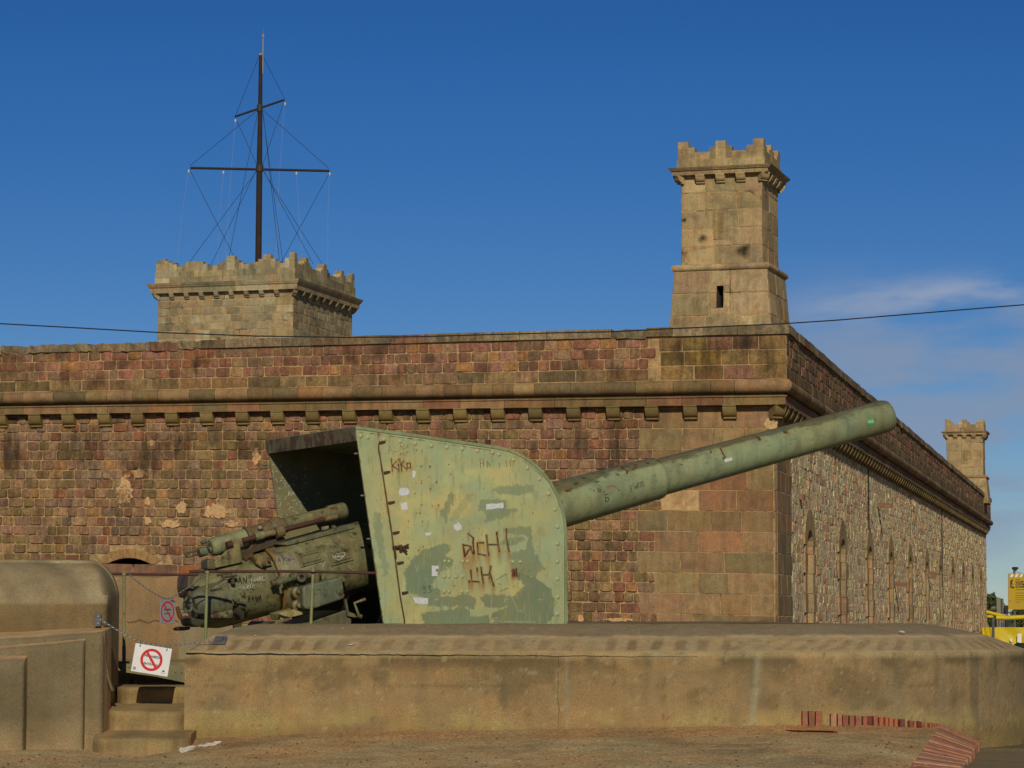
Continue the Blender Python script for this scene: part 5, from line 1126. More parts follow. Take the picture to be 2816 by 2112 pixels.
x = MB(); q = gp(*Z2(228, 1062), -.62); ww2 = [(q + Vector((math.cos(t) * .06, .03 * math.sin(t * 2), math.sin(t) * .11))) for t in [i * math.pi / 10 for i in range(20)]]; x.tube(ww2, .022, 8, A(84, 86, 64), closed=True); gtube([(160, 1108), (215, 1100)], -.6, .01, (.1, .1, .07), mbx=x); gtube([(180, 1138), (240, 1130)], -.6, .01, (.1, .1, .07), mbx=x); gtube([(230, 1060), (300, 1130), (370, 1140)], -.62, .03, A(78, 76, 56), mbx=x); x.build('hand_lever', M_BREECH, gun, smooth=True)
gtube([(260, 1188), (205, 1182), (158, 1198)], -.68, .024, A(90, 60, 34), 'crank_arm', M_RUST)
gtube([(160, 1195), (152, 1170), (135, 1120), (128, 1082)], -.68, [.028, .036, .032, .028], (.1, .05, .02), 'crank_handle', M_HANDLE)
gpoly([(145, 1290), (180, 1272), (255, 1268), (245, 1300), (160, 1310)], -.4, .3, A(84, 62, 40), 'breech_tray', M_HANDLE, bev=.01)
x = MB(); gtube([(655, 1030), (690, 1010), (700, 1090), (650, 1080)], -.52, .035, A(92, 84, 54), mbx=x); gtube([(690, 1075), (760, 1075)], -.6, .06, A(82, 80, 58), mbx=x); gtube([(690, 1020), (700, 1060)], -.6, .03, A(82, 80, 58), mbx=x); gtube([(670, 1110), (730, 1150), (735, 1200)], -.6, [.07, .06, .03], A(60, 58, 44), mbx=x); x.build('lock_fitting', M_BREECH, gun, smooth=True)
# mounting under the gun
x = MB(); x.lathe((-1.9, 0, -.3), (0, 0, 1), [(0, 1.75), (.35, 1.75), (.4, 1.5), (1.05, 1.4), (1.1, 1.2), (1.1, .2)], 40, A(84, 86, 62)); x.build('pedestal', M_BREECH, gun, smooth=True)
for sy in (-.85, .75):
    x = MB(); x.prism([(-3.1, sy, .7), (-.6, sy, .7), (-1.2, sy, 2.6), (-2.2, sy, 2.6)], (0, .1, 0), A(84, 86, 62)); x.build('cheek', M_BREECH, gun)
# ---------------------------------------------------------------- shield
ZA = lambda a, b: (700 + a / 2.458, 1120 + b / 2.458)
topo = [(683, 150), (1100, 205), (1400, 250), (1560, 272), (1640, 284), (1720, 302), (1800, 338), (1870, 385), (1930, 437), (1990, 512), (2040, 605), (2070, 690), (2086, 770), (2093, 850)]
tpts = [gp(*ZA(*p), -YP) for p in topo]; RX = tpts[-1].x
zbot = .95
rl = gp(*ZA(870, 1460), -YP); tl = tpts[0]
def xleft(z): return tl.x + (rl.x - tl.x) * (tl.z - z) / (tl.z - rl.z)
txs = [p.x for p in tpts]; tzs = [p.z for p in tpts]
NXg, NZg = 330, 300; S_, T_ = np.meshgrid(np.linspace(0, 1, NXg), np.linspace(0, 1, NZg), indexing='ij'); Xg = tl.x + (RX - tl.x) * S_
sr = 1 - (1 - S_) ** 1.0
for _i in range(12):
    zt2 = np.interp(Xg, txs, tzs); Zg = zbot + T_ * (zt2 - zbot); xl = tl.x + (rl.x - tl.x) * (tl.z - Zg) / (tl.z - rl.z); Xg = xl + (RX - xl) * sr
Xf, Zf = Xg.ravel(), Zg.ravel()
wx = GO.x + Xf * GF.c + YP * GF.s; wy = GO.y + Xf * GF.s - YP * GF.c; wz = Zf - CAMZ
fwd = wy * CT + wz * ST; upv = -wy * ST + wz * CT; PX = CX + F * wx / fwd; PY = CY - F * upv / fwd
ax, ay = (PX - 700) * 2.458, (PY - 1120) * 2.458
n1 = fbm(ax / 22, ay / 22, 1); n2 = fbm(ax / 160, ay / 160, 7); n3 = fbm(ax / 6, ay / 90, 13); n4 = fbm(ax / 60, ay / 60, 77)
K_ = 1.5
c = np.tile(np.array(A(150, 148, 100, K_)), (len(Xf), 1))
c = mixcol(c, A(142, 148, 108, K_), sstep(n2, .38, .62)); c = mixcol(c, A(164, 158, 104, K_), sstep(fbm(ax / 220, ay / 220, 31), .5, .68) * .9)
edge_g = np.maximum(sstep(ax, 960, 760), sstep(ay - np.interp(ax, [683, 1700, 2090], [150, 290, 800]), 170, 20)); edge_g = np.maximum(edge_g, sstep(ax, 1900, 2090) * .9)
c = mixcol(c, A(136, 146, 110, K_), edge_g * .7)
c = mixcol(c, A(122, 136, 104, K_), sstep(n4, .6, .8) * .3)
GP = A(102, 112, 85, 1.5)
patches = [([(805, 700), (850, 715), (866, 850), (908, 1130), (875, 1142), (830, 960), (803, 800)], .65), ([(1330, 562), (1356, 590), (1320, 700), (1290, 780), (1262, 740), (1248, 725), (1280, 660)], .8), ([(1390, 640), (1420, 590), (1480, 575), (1460, 640), (1400, 720), (1330, 780), (1315, 760)], .4),
           ([(1600, 560), (1650, 535), (1880, 520), (1900, 570), (1800, 595), (1660, 585)], .7), ([(1530, 630), (1700, 622), (1700, 680), (1775, 690), (1700, 745), (1560, 778), (1570, 730), (1515, 690)], .72),
           ([(1048, 1050), (1120, 970), (1250, 925), (1320, 935), (1322, 985), (1290, 1000), (1350, 1030), (1330, 1080), (1250, 1110), (1200, 1200), (1255, 1240), (1255, 1300), (1170, 1310), (1030, 1240), (1012, 1130)], .95),
           ([(1160, 1300), (1300, 1285), (1430, 1255), (1500, 1300), (1480, 1360), (1380, 1345), (1250, 1355), (1180, 1345)], .95), ([(1128, 1390), (1300, 1370), (1420, 1345), (1480, 1420), (1580, 1400), (1600, 1480), (1140, 1480)], .95),
           ([(1530, 1290), (1570, 1262), (1760, 1275), (1830, 1200), (1740, 1140), (1760, 1110), (1900, 1150), (2000, 1230), (2042, 1330), (2010, 1430), (1960, 1480), (1600, 1480), (1600, 1400), (1700, 1350), (1640, 1360), (1560, 1352)], 1.0),
           ([(1670, 820), (1870, 800), (1885, 960), (1960, 1090), (1900, 1150), (1790, 1150), (1730, 1110), (1728, 980), (1830, 960), (1850, 880), (1740, 940), (1660, 925), (1700, 890), (1830, 870), (1700, 850)], .8), ([(1908, 812), (1964, 812), (1964, 876), (1908, 862)], .25)]
for k, (pl, al) in enumerate(patches):
    sdv = poly_sd(ax, ay, pl) + (n1 - .5) * 34 + (n3 - .5) * 22; m_ = sstep(sdv, -4, 4) * al * (.86 + .14 * n2); m_ *= 1 - .35 * sstep(n3, .6, .75)
    c = mixcol(c, GP if k != 10 else (.2, .17, .09), m_)
def strokes(lst, w_, col, drip=0, dcol=(.33, .13, .03), dal=.6, conv=lambda x, y: (x, y)):
    global c
    for s_ in lst:
        q = [conv(*p) for p in s_]
        if drip:
            for i in range(len(q)):
                xx, yy = q[i]; L_ = drip * (.5 + .5 * ((i * 37 + int(xx)) % 10) / 10)
                if i and q[i][1] < q[i - 1][1] and i != len(q) - 1: continue
                m_ = np.exp(-((ax - xx - (ay - yy) * .05 + (n1 - .5) * 6) / 9.0) ** 2) * (ay > yy - 6) * sstep(ay, yy + L_, yy) * dal; c = mixcol(c, dcol, m_)
        for i in range(len(q) - 1):
            d = seg_d(ax, ay, q[i], q[i + 1]) + (n1 - .5) * 3; c = mixcol(c, dcol, sstep(d, w_ * 3.2, w_) * .35 * (1 if drip else 0)); c = mixcol(c, col, sstep(d, w_ + 1.6, w_ - .4))
ZBc = lambda a, b: ((1000 + a / 3.687 - 700) * 2.458, (1400 + b / 3.687 - 1120) * 2.458)
DR = (.045, .02, .01)
# orange wash below the big scratched word
for (xx, y0_, y1_, w_) in ((1468, 1000, 1250, 22), (1430, 960, 1200, 26), (1520, 900, 1180, 16), (1580, 960, 1230, 22), (1655, 950, 1080, 16), (1715, 980, 1150, 14), (1545, 1180, 1290, 14), (1470, 1180, 1270, 14), (1612, 1190, 1260, 12)):
    c = mixcol(c, (.40, .20, .055), np.exp(-((ax - xx + (n3 - .5) * 20) / w_) ** 2) * sstep(ay, y0_ - 20, y0_ + 20) * sstep(ay, y1_, y0_) * .75)
strokes([[(1010, 360), (1025, 480), (1090, 380), (1010, 362)], [(1085, 390), (1110, 455)], [(1060, 250), (1112, 292), (1108, 340), (1122, 450)], [(1215, 340), (1152, 345), (1160, 455), (1235, 468)], [(1246, 265), (1255, 360), (1268, 470)], [(1350, 235), (1362, 340), (1376, 430)], [(1265, 360), (1365, 365)], [(1446, 200), (1448, 300), (1460, 350), (1474, 430)],
         [(1086, 620), (1096, 735), (1170, 738)], [(1150, 600), (1155, 628)], [(1190, 590), (1200, 670), (1215, 750)], [(1288, 580), (1278, 640), (1275, 700)], [(1215, 668), (1285, 665)], [(1285, 665), (1320, 780)], [(1070, 725), (1072, 740)]], 4.2, DR, 130, conv=ZBc)
strokes([[(1508, 612), (1508, 680)], [(1516, 612), (1516, 682)], [(1524, 612), (1524, 680)], [(1532, 614), (1532, 676)], [(1547, 604), (1556, 682)]], 3.6, DR, 60, conv=ZBc)
ZI = lambda a, b: ((900 + a / 5.53 - 700) * 2.458, (1080 + b / 5.53 - 1120) * 2.458)
strokes([[(975, 1005), (990, 1190)], [(1045, 1045), (990, 1110), (1075, 1170)], [(1080, 1090), (1092, 1195)], [(1086, 1015), (1088, 1025)], [(1102, 1000), (1135, 1195)], [(1165, 1035), (1120, 1085), (1205, 1165)], [(1215, 1070), (1262, 1068), (1268, 1140), (1215, 1148), (1212, 1075)]], 2.4, DR, 55, conv=ZI)
strokes([[(930, 920), (950, 815), (998, 905)], [(938, 880), (980, 872)], [(1010, 830), (1025, 905), (1100, 885)], [(1105, 880), (1115, 800), (1150, 860), (1170, 790), (1185, 860)], [(1200, 850), (1225, 790), (1250, 850)], [(1210, 830), (1240, 826)], [(1300, 770), (1265, 790), (1310, 815), (1275, 850)], [(1002, 930), (1015, 1005)], [(1002, 930), (1040, 940), (1030, 965), (1010, 968)], [(1065, 940), (1085, 935), (1090, 965), (1068, 968), (1065, 940)], [(1115, 910), (1122, 960)], [(1155, 905), (1160, 955)], [(1118, 935), (1158, 930)], [(1185, 920), (1245, 885)], [(1200, 890), (1235, 920)], [(1215, 930), (1188, 950), (1195, 990)]], .7, (.2, .1, .035), conv=ZI)
strokes([[(1525, 340), (1527, 410)], [(1546, 350), (1549, 403)], [(1526, 375), (1547, 377)], [(1570, 365), (1574, 405)], [(1575, 366), (1592, 400)], [(1655, 375), (1656, 400)], [(1700, 355), (1706, 405)], [(1725, 360), (1730, 400)]], 1.3, (.15, .09, .04), 0)
strokes([[(1130, 1220), (1142, 1205), (1156, 1215), (1150, 1230), (1134, 1228)], [(1155, 1212), (1158, 1252), (1140, 1254)], [(1168, 1212), (1190, 1208), (1178, 1226), (1194, 1240), (1180, 1256), (1166, 1250)], [(1198, 1252), (1200, 1254)]], 1.2, (.05, .05, .04))
PALE = (.45, .47, .33)
strokes([[(1600, 1240), (1604, 1380)], [(1710, 1230), (1690, 1320)], [(1714, 1232), (1780, 1370)], [(1700, 1300), (1728, 1298)], [(1612, 1425), (1612, 1462), (1640, 1462)], [(1612, 1426), (1645, 1424)], [(1614, 1442), (1636, 1442)], [(1660, 1440), (1668, 1450)], [(1690, 1450), (1900, 1452)], [(1780, 1380), (1812, 1375)], [(1800, 1370), (1812, 1392)], [(1918, 1302), (1950, 1300)], [(1080, 1065), (1100, 1110), (1105, 1070)], [(1706, 470), (1705, 515)]], .9, PALE)
strokes([[(1630, 1170), (1700, 1125), (1705, 1160)], [(1660, 1245), (1715, 1220), (1715, 1232)], [(1785, 1170), (1795, 1110), (1820, 1092)], [(1650, 1190), (1660, 1200)]], 1.2, (.08, .09, .07))
# small rust spots with drips
for (sx_, sy_, r_, dr_) in ((1185, 400, 6, 40), (1230, 506, 7, 10), (1189, 551, 6, 45), (1244, 662, 6, 40), (1084, 582, 5, 10), (1130, 497, 4, 8), (1129, 661, 4, 10), (1312, 386, 4, 0), (1410, 1042, 9, 90), (1440, 1042, 6, 60), (1108, 968, 5, 20), (1140, 940, 4, 30), (1180, 470, 3, 0), (1750, 355, 7, 60), (1880, 712, 4, 30), (1176, 920, 3, 20), (1350, 1208, 4, 0), (2048, 922, 6, 12), (2050, 1040, 6, 10), (1096, 290, 4, 0), (1133, 292, 4, 50), (1096, 395, 4, 6), (1128, 400, 4, 6), (1092, 512, 4, 6), (1128, 514, 4, 6), (1095, 716, 4, 4), (1118, 716, 4, 4), (1195, 262, 5, 10), (1912, 940, 4, 12), (1395, 1400, 3, 60), (1640, 1390, 2, 4), (1040, 770, 3, 20), (1135, 770, 3, 30), (1860, 1105, 3, 4)):
    c = mixcol(c, (.33, .14, .04), np.exp(-((ax - sx_) / (r_ * .8)) ** 2) * (ay > sy_) * sstep(ay, sy_ + dr_ + 5, sy_) * .7 * (dr_ > 0)); d_ = np.hypot(ax - sx_, ay - sy_) + (n1 - .5) * 6; c = mixcol(c, (.3, .12, .04), sstep(d_, r_ * 1.9, r_ * .8) * .5); c = mixcol(c, DR, sstep(d_, r_, r_ * .5))
for (sx_, sy_) in [(718, 193), (877, 217), (1195, 260), (1300, 270), (1405, 280), (1608, 305), (1652, 318), (1752, 353), (1845, 410), (1925, 485), (1988, 585), (2030, 690), (2048, 808), (2048, 922), (2048, 1043), (2050, 1283), (2048, 1397), (1283, 1145), (1362, 1145), (1406, 1143), (1283, 1247), (1315, 1247)]:
    hh_ = (sx_ * 13 + sy_ * 7) % 10 / 10
    d_ = np.hypot(ax - sx_, ay - sy_); c = mixcol(c, (.26, .11, .035), np.exp(-((d_ - 13) / 3.0) ** 2) * sstep(n1, .42, .6) * (.4 + .6 * hh_))
    c = mixcol(c, (.36, .19, .07), np.exp(-((ax - sx_ + (n3 - .5) * 8) / 6) ** 2) * (ay > sy_) * sstep(ay, sy_ + 25 + 60 * hh_, sy_) * .6 * hh_)
c = mixcol(c, A(120, 118, 80, 1.4), sstep(fbm(ax / 14, ay / 120, 91), .62, .78) * .45)
c = mixcol(c, (.2, .07, .025), sstep(np.abs(ay - np.interp(ax, [p[0] for p in topo], [p[1] for p in topo]) - 14) + (n1 - .5) * 8, 4.5, 1.5) * sstep(fbm(ax / 30, ay * 0, 4), .3, .55) * (ax < 1950) * .9)
c = mixcol(c, (.2, .08, .03), sstep(xleft(0) * 0 + (ax - np.interp(ay, [150, 1460], [683, 870])) + (n1 - .5) * 8, 6, 2) * sstep(fbm(ax * 0, ay / 40, 8), .45, .6) * .8)
c = mixcol(c, (.2, .08, .03), sstep(np.abs(ax - np.interp(ay, [250, 1460], [838, 1010])) + (n1 - .5) * 14, 10, 2) * sstep(fbm(ax * 0, ay / 50, 18), .38, .6) * .6)
c = mixcol(c, (.3, .14, .05), sstep(fbm(ax / 9, ay / 14, 61), .74, .82) * .7)
pm = MB(); vsp = [(float(a), -YP, float(b)) for a, b in zip(Xf, Zf)]; fs = [(i * NZg + j, (i + 1) * NZg + j, (i + 1) * NZg + j + 1, i * NZg + j + 1) for i in range(NXg - 1) for j in range(NZg - 1)]
pm.add(vsp, fs, [tuple(q) for q in c])
outl = [(xleft(zbot), zbot)] + [(tl.x, tl.z)] + [(p.x, p.z) for p in tpts[1:]] + [(RX, zbot)]
pm.add([(a, -YP + .03, b) for a, b in outl], [tuple(range(len(outl)))], A(96, 98, 70)); n_ = len(outl)
pm.add([(a, -YP + .0005, b) for a, b in outl] + [(a, -YP + .03, b) for a, b in outl], [(i, (i + 1) % n_, (i + 1) % n_ + n_, i + n_) for i in range(n_)], A(96, 92, 60))
side = pm.build('side_plate', M_PLATE, gun)
pm = MB(); pm.prism([(a, YP - .03, b) for a, b in outl], (0, .03, 0), A(104, 102, 72)); far = pm.build('far_side_plate', M_INNER, gun)
# roof and front in one curved skin, stiffening flange at the rear edge
rp = [(tl.x - .0, tl.z + .005)] + [(p.x, p.z + .004) for p in tpts[1:]] + [(RX + .004, p_) for p_ in (2.6, 1.8, zbot)]
x = MB(); th_ = .045; vs = []; nR = len(rp)
for (a, b) in rp: vs += [Vector((a, -YP - .012, b)), Vector((a, YP + .012, b))]
for i, (a, b) in enumerate(rp):
    p0 = rp[max(i - 1, 0)]; p1 = rp[min(i + 1, nR - 1)]; dx_, dz_ = p1[0] - p0[0], p1[1] - p0[1]; l_ = math.hypot(dx_, dz_); nx_, nz_ = -dz_ / l_, dx_ / l_
    vs += [Vector((a + nx_ * th_, -YP - .012, b + nz_ * th_)), Vector((a + nx_ * th_, YP + .012, b + nz_ * th_))]
fs = []
for i in range(nR - 1):
    a = 2 * i; o2 = 2 * nR; fs += [(a, a + 1, a + 3, a + 2), (o2 + a, o2 + a + 2, o2 + a + 3, o2 + a + 1), (a, a + 2, o2 + a + 2, o2 + a), (a + 1, o2 + a + 1, o2 + a + 3, a + 3)]
fs += [(0, 2 * nR, 2 * nR + 1, 1)]
x.add(vs, fs, A(128, 136, 98, 1.4)); x.build('roof_and_front_plate', M_GUN, gun)
fz0 = gp(*ZA(684, 228), -YP).z; dzf = tl.z - fz0; xo = xleft(fz0)
x = MB(); x.prism([(tl.x - .02, -YP, tl.z + .04), (tl.x - .02, YP, tl.z + .04), (xo - .02, YP, fz0), (xo - .02, -YP, fz0)], (.02, 0, 0), (.08, .08, .05)); x.build('rear_flange', M_FLANGE, gun)
# rivets
rv = MB(); rv.lathe((0, 0, 0), (0, -1, 0), [(0, .034), (.003, .033), (.010, .025), (.014, .011), (.015, .002)], 14, A(146, 150, 106, K_)); rivets = [(718, 193), (766, 203), (877, 217), (985, 230), (1087, 243), (1195, 260), (1300, 270), (1405, 280), (1507, 295), (1608, 305), (1652, 318), (1752, 353), (1845, 410), (1925, 485), (1988, 585), (2030, 690), (2048, 808), (2048, 922), (2048, 1043), (2048, 1160), (2050, 1283), (2048, 1397),
    (1287, 1040), (1315, 1042), (1408, 1042), (1440, 1042), (1283, 1145), (1315, 1145), (1362, 1145), (1406, 1143), (1283, 1247), (1315, 1247), (1403, 1245), (1440, 1245), (1750, 1045), (1797, 1045)]
r0 = rv.build('rivet', M_PLATE, side, smooth=True)
for i, p in enumerate(rivets):
    q = gp(*ZA(*p), -YP - .001)
    if i == 0: r0.location = q
    else:
        o = part_copy(r0, side, q)
        if i > 21: o.scale = (.8, .8, .8)
# hinge rod, clips and handle on the side plate
x = MB(); q = [gp(*ZA(a, b), -YP - .02) for a, b in ((840, 245), (838, 290), (848, 330), (885, 570), (925, 830), (960, 1090), (985, 1280), (1012, 1430), (1018, 1500))]; x.tube(q, .011, 6, A(96, 70, 44)); x.build('hinge_rod', M_BREECH, side, smooth=True)
cl = MB(); cl.prism([(0, 0, 0), (.05, 0, .012), (.10, 0, .03), (.10, 0, .045), (.05, 0, .04), (0, 0, .03)], (0, -.035, 0), (.025, .018, .012)); c0 = None
for p in ((840, 245), (872, 448), (903, 652), (934, 856), (963, 1060), (995, 1262)):
    q = gp(*ZA(*p), -YP - .002)
    if c0 is None: c0 = cl.build('rod_clip', M_RUST, side); c0.location = q
    else: part_copy(c0, side, q)
x = MB()
for (a, b, r) in (((935, 942), (1000, 945), .018), ((985, 930), (990, 965), .028), ((1000, 945), (1038, 932), .016), ((1000, 950), (1030, 978), .02), ((1030, 925), (1040, 938), .022), ((945, 935), (955, 1010), .016)):
    x.tube([gp(*ZA(*a), -YP - .05), gp(*ZA(*b), -YP - .06)], r, 8, (.04, .03, .02))
x.build('latch_handle', M_RUST, side, smooth=True)
for p in ((690, 313), (733, 597), (775, 890)):
    x = MB(); q = gp(*ZA(*p), -YP); x.ball(q + Vector((-.0, .02, 0)), .025, (1.6, 1, .7), 8, 6, (.2, .18, .14)); x.build('edge_bolt', M_STEEL, side, smooth=True)
x = MB(); q = gp(*ZA(78, 390), YP); x.ball(q + Vector((-.02, 0, 0)), .03, (1.6, 1, .7), 8, 6, (.1, .08, .06)); x.build('edge_bolt', M_STEEL, far, smooth=True)
x = MB(); q = gp(*ZA(1578, 262), -YP + .4); x.cyl(q, q + Vector((0, 0, .1)), .04, seg=10, col=(.05, .03, .02)); x.build('roof_stud', M_RUST, gun)
# torn paper stickers
for pl in ([(975, 572), (982, 550), (1010, 543), (1038, 548), (1046, 572), (1040, 590), (1005, 598), (980, 596)], [(985, 645), (1000, 652), (1012, 642), (1030, 640), (1032, 660), (1036, 690), (1012, 696), (992, 690), (990, 668)], [(1565, 655), (1600, 650), (1640, 652), (1680, 643), (1684, 665), (1680, 684), (1640, 682), (1600, 690), (1566, 692)],
           [(1345, 795), (1362, 790), (1378, 776), (1388, 792), (1398, 800), (1398, 826), (1366, 836), (1350, 820)], [(1198, 1070), (1243, 1072), (1245, 1090), (1225, 1096), (1222, 1106), (1240, 1118), (1232, 1128), (1243, 1140), (1198, 1142)], [(1068, 1285), (1120, 1288), (1173, 1290), (1172, 1332), (1130, 1330), (1085, 1325), (1082, 1310)], [(1148, 850), (1196, 846), (1188, 864), (1160, 870)],
           [(1066, 430), (1080, 426), (1090, 440), (1084, 470), (1070, 480), (1066, 455)]):
    x = MB(); x.prism([gp(*ZA(*p), -YP - .0015) for p in pl], (0, -.002, 0), (.6, .6, .6)); x.build('torn_sticker', M_PAPER, side)
# pale scratches on the inside of the far plate
RN = random.Random(4); x = MB()
for i in range(110):
    a, b = RN.uniform(95, 350), RN.uniform(400, 800)
    if a < 100 + (b - 300) * .14: continue
    q = [(a, b)]; 
    for k in range(RN.choice([1, 2, 3])): q.append((q[-1][0] + RN.uniform(-14, 14), q[-1][1] + RN.uniform(-12, 12)))
    x.tube([gp(*ZA(*p), YP - .032) for p in q], .0035 * RN.uniform(.6, 1.5), 4, (.5, .5, .4))
for s_ in ([(228, 600), (232, 570), (246, 572), (244, 585), (230, 587)], [(252, 590), (262, 576), (270, 592)]): x.tube([gp(*ZA(*p), YP - .034) for p in s_], .007, 4, (.6, .6, .5))
tag(x.build('chalk_scratches', M_CHALK, far), kind='stuff')
# marks on the barrel
Z4 = lambda a, b: (1500 + a / 2.212, 1050 + b / 2.212)
def rb(px): return float(np.interp(px, [1540, 1700, 1803, 1808, 2439], [.405, .37, .353, .315, .286]))
def bar_strokes(lst, w_, m_, nm, lift=.002):
    x = MB()
    for s_ in lst:
        q = []
        for i in range(len(s_) - 1):
            for k in range(3): t = k / 3; q.append((s_[i][0] * (1 - t) + s_[i + 1][0] * t, s_[i][1] * (1 - t) + s_[i + 1][1] * t))
        q.append(s_[-1]); x.tube([gcyl(*Z4(*p), rb(Z4(*p)[0]), lift) for p in q], w_, 4, (.1, .1, .1))
    return x.build(nm, m_, barrel)
bar_strokes([[(518, 632), (520, 668), (530, 664)], [(518, 634), (530, 630)], [(519, 650), (528, 647)], [(540, 655), (545, 630), (552, 655), (555, 625)], [(560, 652), (558, 615), (568, 612), (568, 628), (560, 630), (570, 648)], [(575, 612), (577, 645)], [(583, 608), (586, 636)], [(592, 606), (595, 632)], [(575, 612), (592, 606)], [(586, 636), (597, 630)],
             [(362, 685), (366, 730)], [(362, 686), (384, 682)], [(364, 706), (382, 702), (386, 722), (368, 728)], [(290, 655), (300, 668)], [(318, 645), (326, 672)], [(330, 648), (336, 668)], [(355, 665), (358, 680)], [(440, 655), (455, 662)]], .005, M_RMARK, 'scratched_graffiti')
bar_strokes([[(850, 470), (862, 490), (858, 500)], [(870, 470), (880, 505), (872, 515)], [(884, 460), (890, 480), (896, 470), (900, 490)], [(860, 525), (868, 545)], [(905, 455), (912, 475)]], .003, M_CHALK, 'chalk_graffiti')
def bpatch(pts, m_, nm, lift=.003, conv=Z4, par_=barrel):
    x = MB(); x.add([gcyl(*conv(*p), rb(conv(*p)[0]), lift) for p in pts], [tuple(range(len(pts)))], (.6, .6, .6)); return x.build(nm, m_, par_)
bpatch([(1088, 471), (1134, 459), (1138, 478), (1092, 490)], M_PAPER, 'white_sticker')
M_PINK = mat('faded_pink_paint', attr=False, base=(0.26, 0.13, 0.115), var=.35, vscale=40, dirt_amt=.5, dscale=20, dirt=(.2, .24, .15), bump=0, rough=.7)
for pl in ([(372, 632), (398, 626), (430, 630), (442, 668), (428, 670), (424, 644), (400, 640), (374, 650)], [(318, 655), (338, 652), (336, 668), (320, 668)], [(610, 605), (626, 598), (622, 612), (612, 618)], [(545, 622), (560, 616), (558, 630), (546, 634)], [(92, 722), (108, 718), (106, 732), (94, 735)]): bpatch(pl, M_PINK, 'paint_smear', .0015)
M_RS = mat('rust_run', attr=False, base=(0.11, 0.05, 0.018), var=.5, vscale=25, dirt_amt=0, bump=0, rough=.8)
for pl in ([(1056, 402), (1070, 404), (1086, 440), (1098, 455), (1092, 462), (1090, 474), (1078, 470), (1072, 430)], [(455, 522), (480, 514), (512, 520), (505, 540), (502, 562), (488, 560), (484, 535), (460, 530)], [(536, 505), (560, 500), (562, 520), (548, 524), (545, 545), (540, 525)], [(1278, 330), (1300, 332), (1312, 350), (1306, 362), (1292, 348)], [(1445, 300), (1470, 300), (1475, 312), (1450, 312)], [(1000, 420), (1010, 418), (1012, 432), (1004, 436)],
           [(300 - 180, 655), (150, 652), (160, 662), (125, 668)], [(175, 612), (205, 606), (200, 618), (180, 622)]): bpatch(pl, M_RS, 'rust_run', .0015)
M_GST = mat('green_sticker', attr=False, base=(0.03, 0.42, 0.09), var=.1, vscale=10, dirt_amt=0, bump=0, rough=.5)
stk = bpatch([(1978 + 23 * math.cos(t), 243 + 21 * math.sin(t)) for t in [i * math.pi / 12 for i in range(24)]], M_GST, 'round_green_sticker', .004)
x = MB()
for s_ in ([(1964, 250), (1962, 238), (1970, 234), (1973, 244), (1966, 250)], [(1978, 252), (1976, 234), (1985, 234), (1984, 242), (1978, 243), (1987, 251)], [(1991, 250), (1989, 233), (1997, 234), (1996, 242), (1990, 243)]): x.tube([gcyl(*Z4(*p), rb(Z4(*p)[0]), .006) for p in s_], .0042, 4, (.8, .8, .8))
x.build('sticker_letters', M_WHITE, stk)
# ================================================================ platform, rails, chains, signs
pf_ = empty('gun_platform', (-3.5, 40.2, .7), 0, 'grey green riveted steel platform edge behind the hanging sign', 'platform'); PO = (-3.5, 40.2, .7)
DP = 40.2; q = lambda a, b, D=DP: P(a, b, D)
x = MB(); x.prism([q(325, 1824), q(620, 1833), q(620, 1885), q(512, 1878), q(430, 1861), q(345, 1849), q(332, 1844), q(326, 1836)], (0, .02, 0), A(122, 112, 76, 1.3)); x.build('edge_plate', M_GUN, pf_, origin=PO)
x = MB(); a, b = q(326, 1824), q(620, 1833); x.prism([a + Vector((0, .02, -.02)), b + Vector((0, .02, -.02)), b + Vector((2.0, 6.4, -.02)), a + Vector((-1.9, 6.4, -.02))], (0, 0, -.03), A(130, 120, 84)); x.build('deck_plate', M_GUN, pf_, origin=PO)
x = MB(); x.prism([q(325, 1818, 40.9), q(620, 1824, 40.9), q(620, 1833, 40.9), q(325, 1829, 40.9)], (0, .05, 0), A(120, 100, 64)); x.build('rear_lip', M_GUN, pf_, origin=PO)
x = MB()
for p in ((331, 1834), (355, 1835), (482, 1848), (430, 1842), (500, 1850)): x.lathe(q(*p) - Vector((0, .001, 0)), (0, -1, 0), [(0, .018), (.01, .012), (.012, .003)], 8, A(120, 90, 56))
x.build('rivets', M_GUN, pf_, origin=PO)
x = MB(); x.prism([q(360, 1865, 41), q(364, 1865, 41), q(364, 1900, 41), q(360, 1900, 41)], (0, .05, 0), (.02, .02, .02)); x.build('leg', M_GREY, pf_, origin=PO)
def post(px0, py0, px1, py1, D, sleeve=None):
    x = MB(); a, b = P(px0, py0, D), P(px1, py1, D); x.cyl(a, b, .024, .022, 12, A(118, 122, 80)); x.ball(tuple(b + Vector((0, 0, .0))), .036, (1, 1, 1), 10, 7, (.12, .035, .022)); return x
ra = empty('guard_rail', (P(342, 1828, 40.5)), 0, 'rusty pipe rail on one green post beside the rounded parapet, holding the small sign', 'railing'); RA_O = Vector(ra.location)
x = MB(); x.tube([P(306, 1578, 40.5), P(420, 1579.5, 40.5), P(545, 1581, 40.5)], .020, 10, (.1, .03, .02)); x.build('rail', M_RUST, ra, origin=RA_O, smooth=True)
post(341, 1828, 341, 1580, 40.5).build('post', M_POST, ra, origin=RA_O, smooth=True)
x = MB(); x.cyl(P(341, 1828, 40.5), P(341, 1776, 40.5), .028, seg=12, col=(.1, .1, .1)); x.build('post_sleeve', M_GREY, ra, origin=RA_O)
rb_ = empty('guard_rail', (P(565, 1760, 39.9)), 0, 'longer rusty pipe rail on two green posts in front of the gun breech', 'railing'); RB_O = Vector(rb_.location)
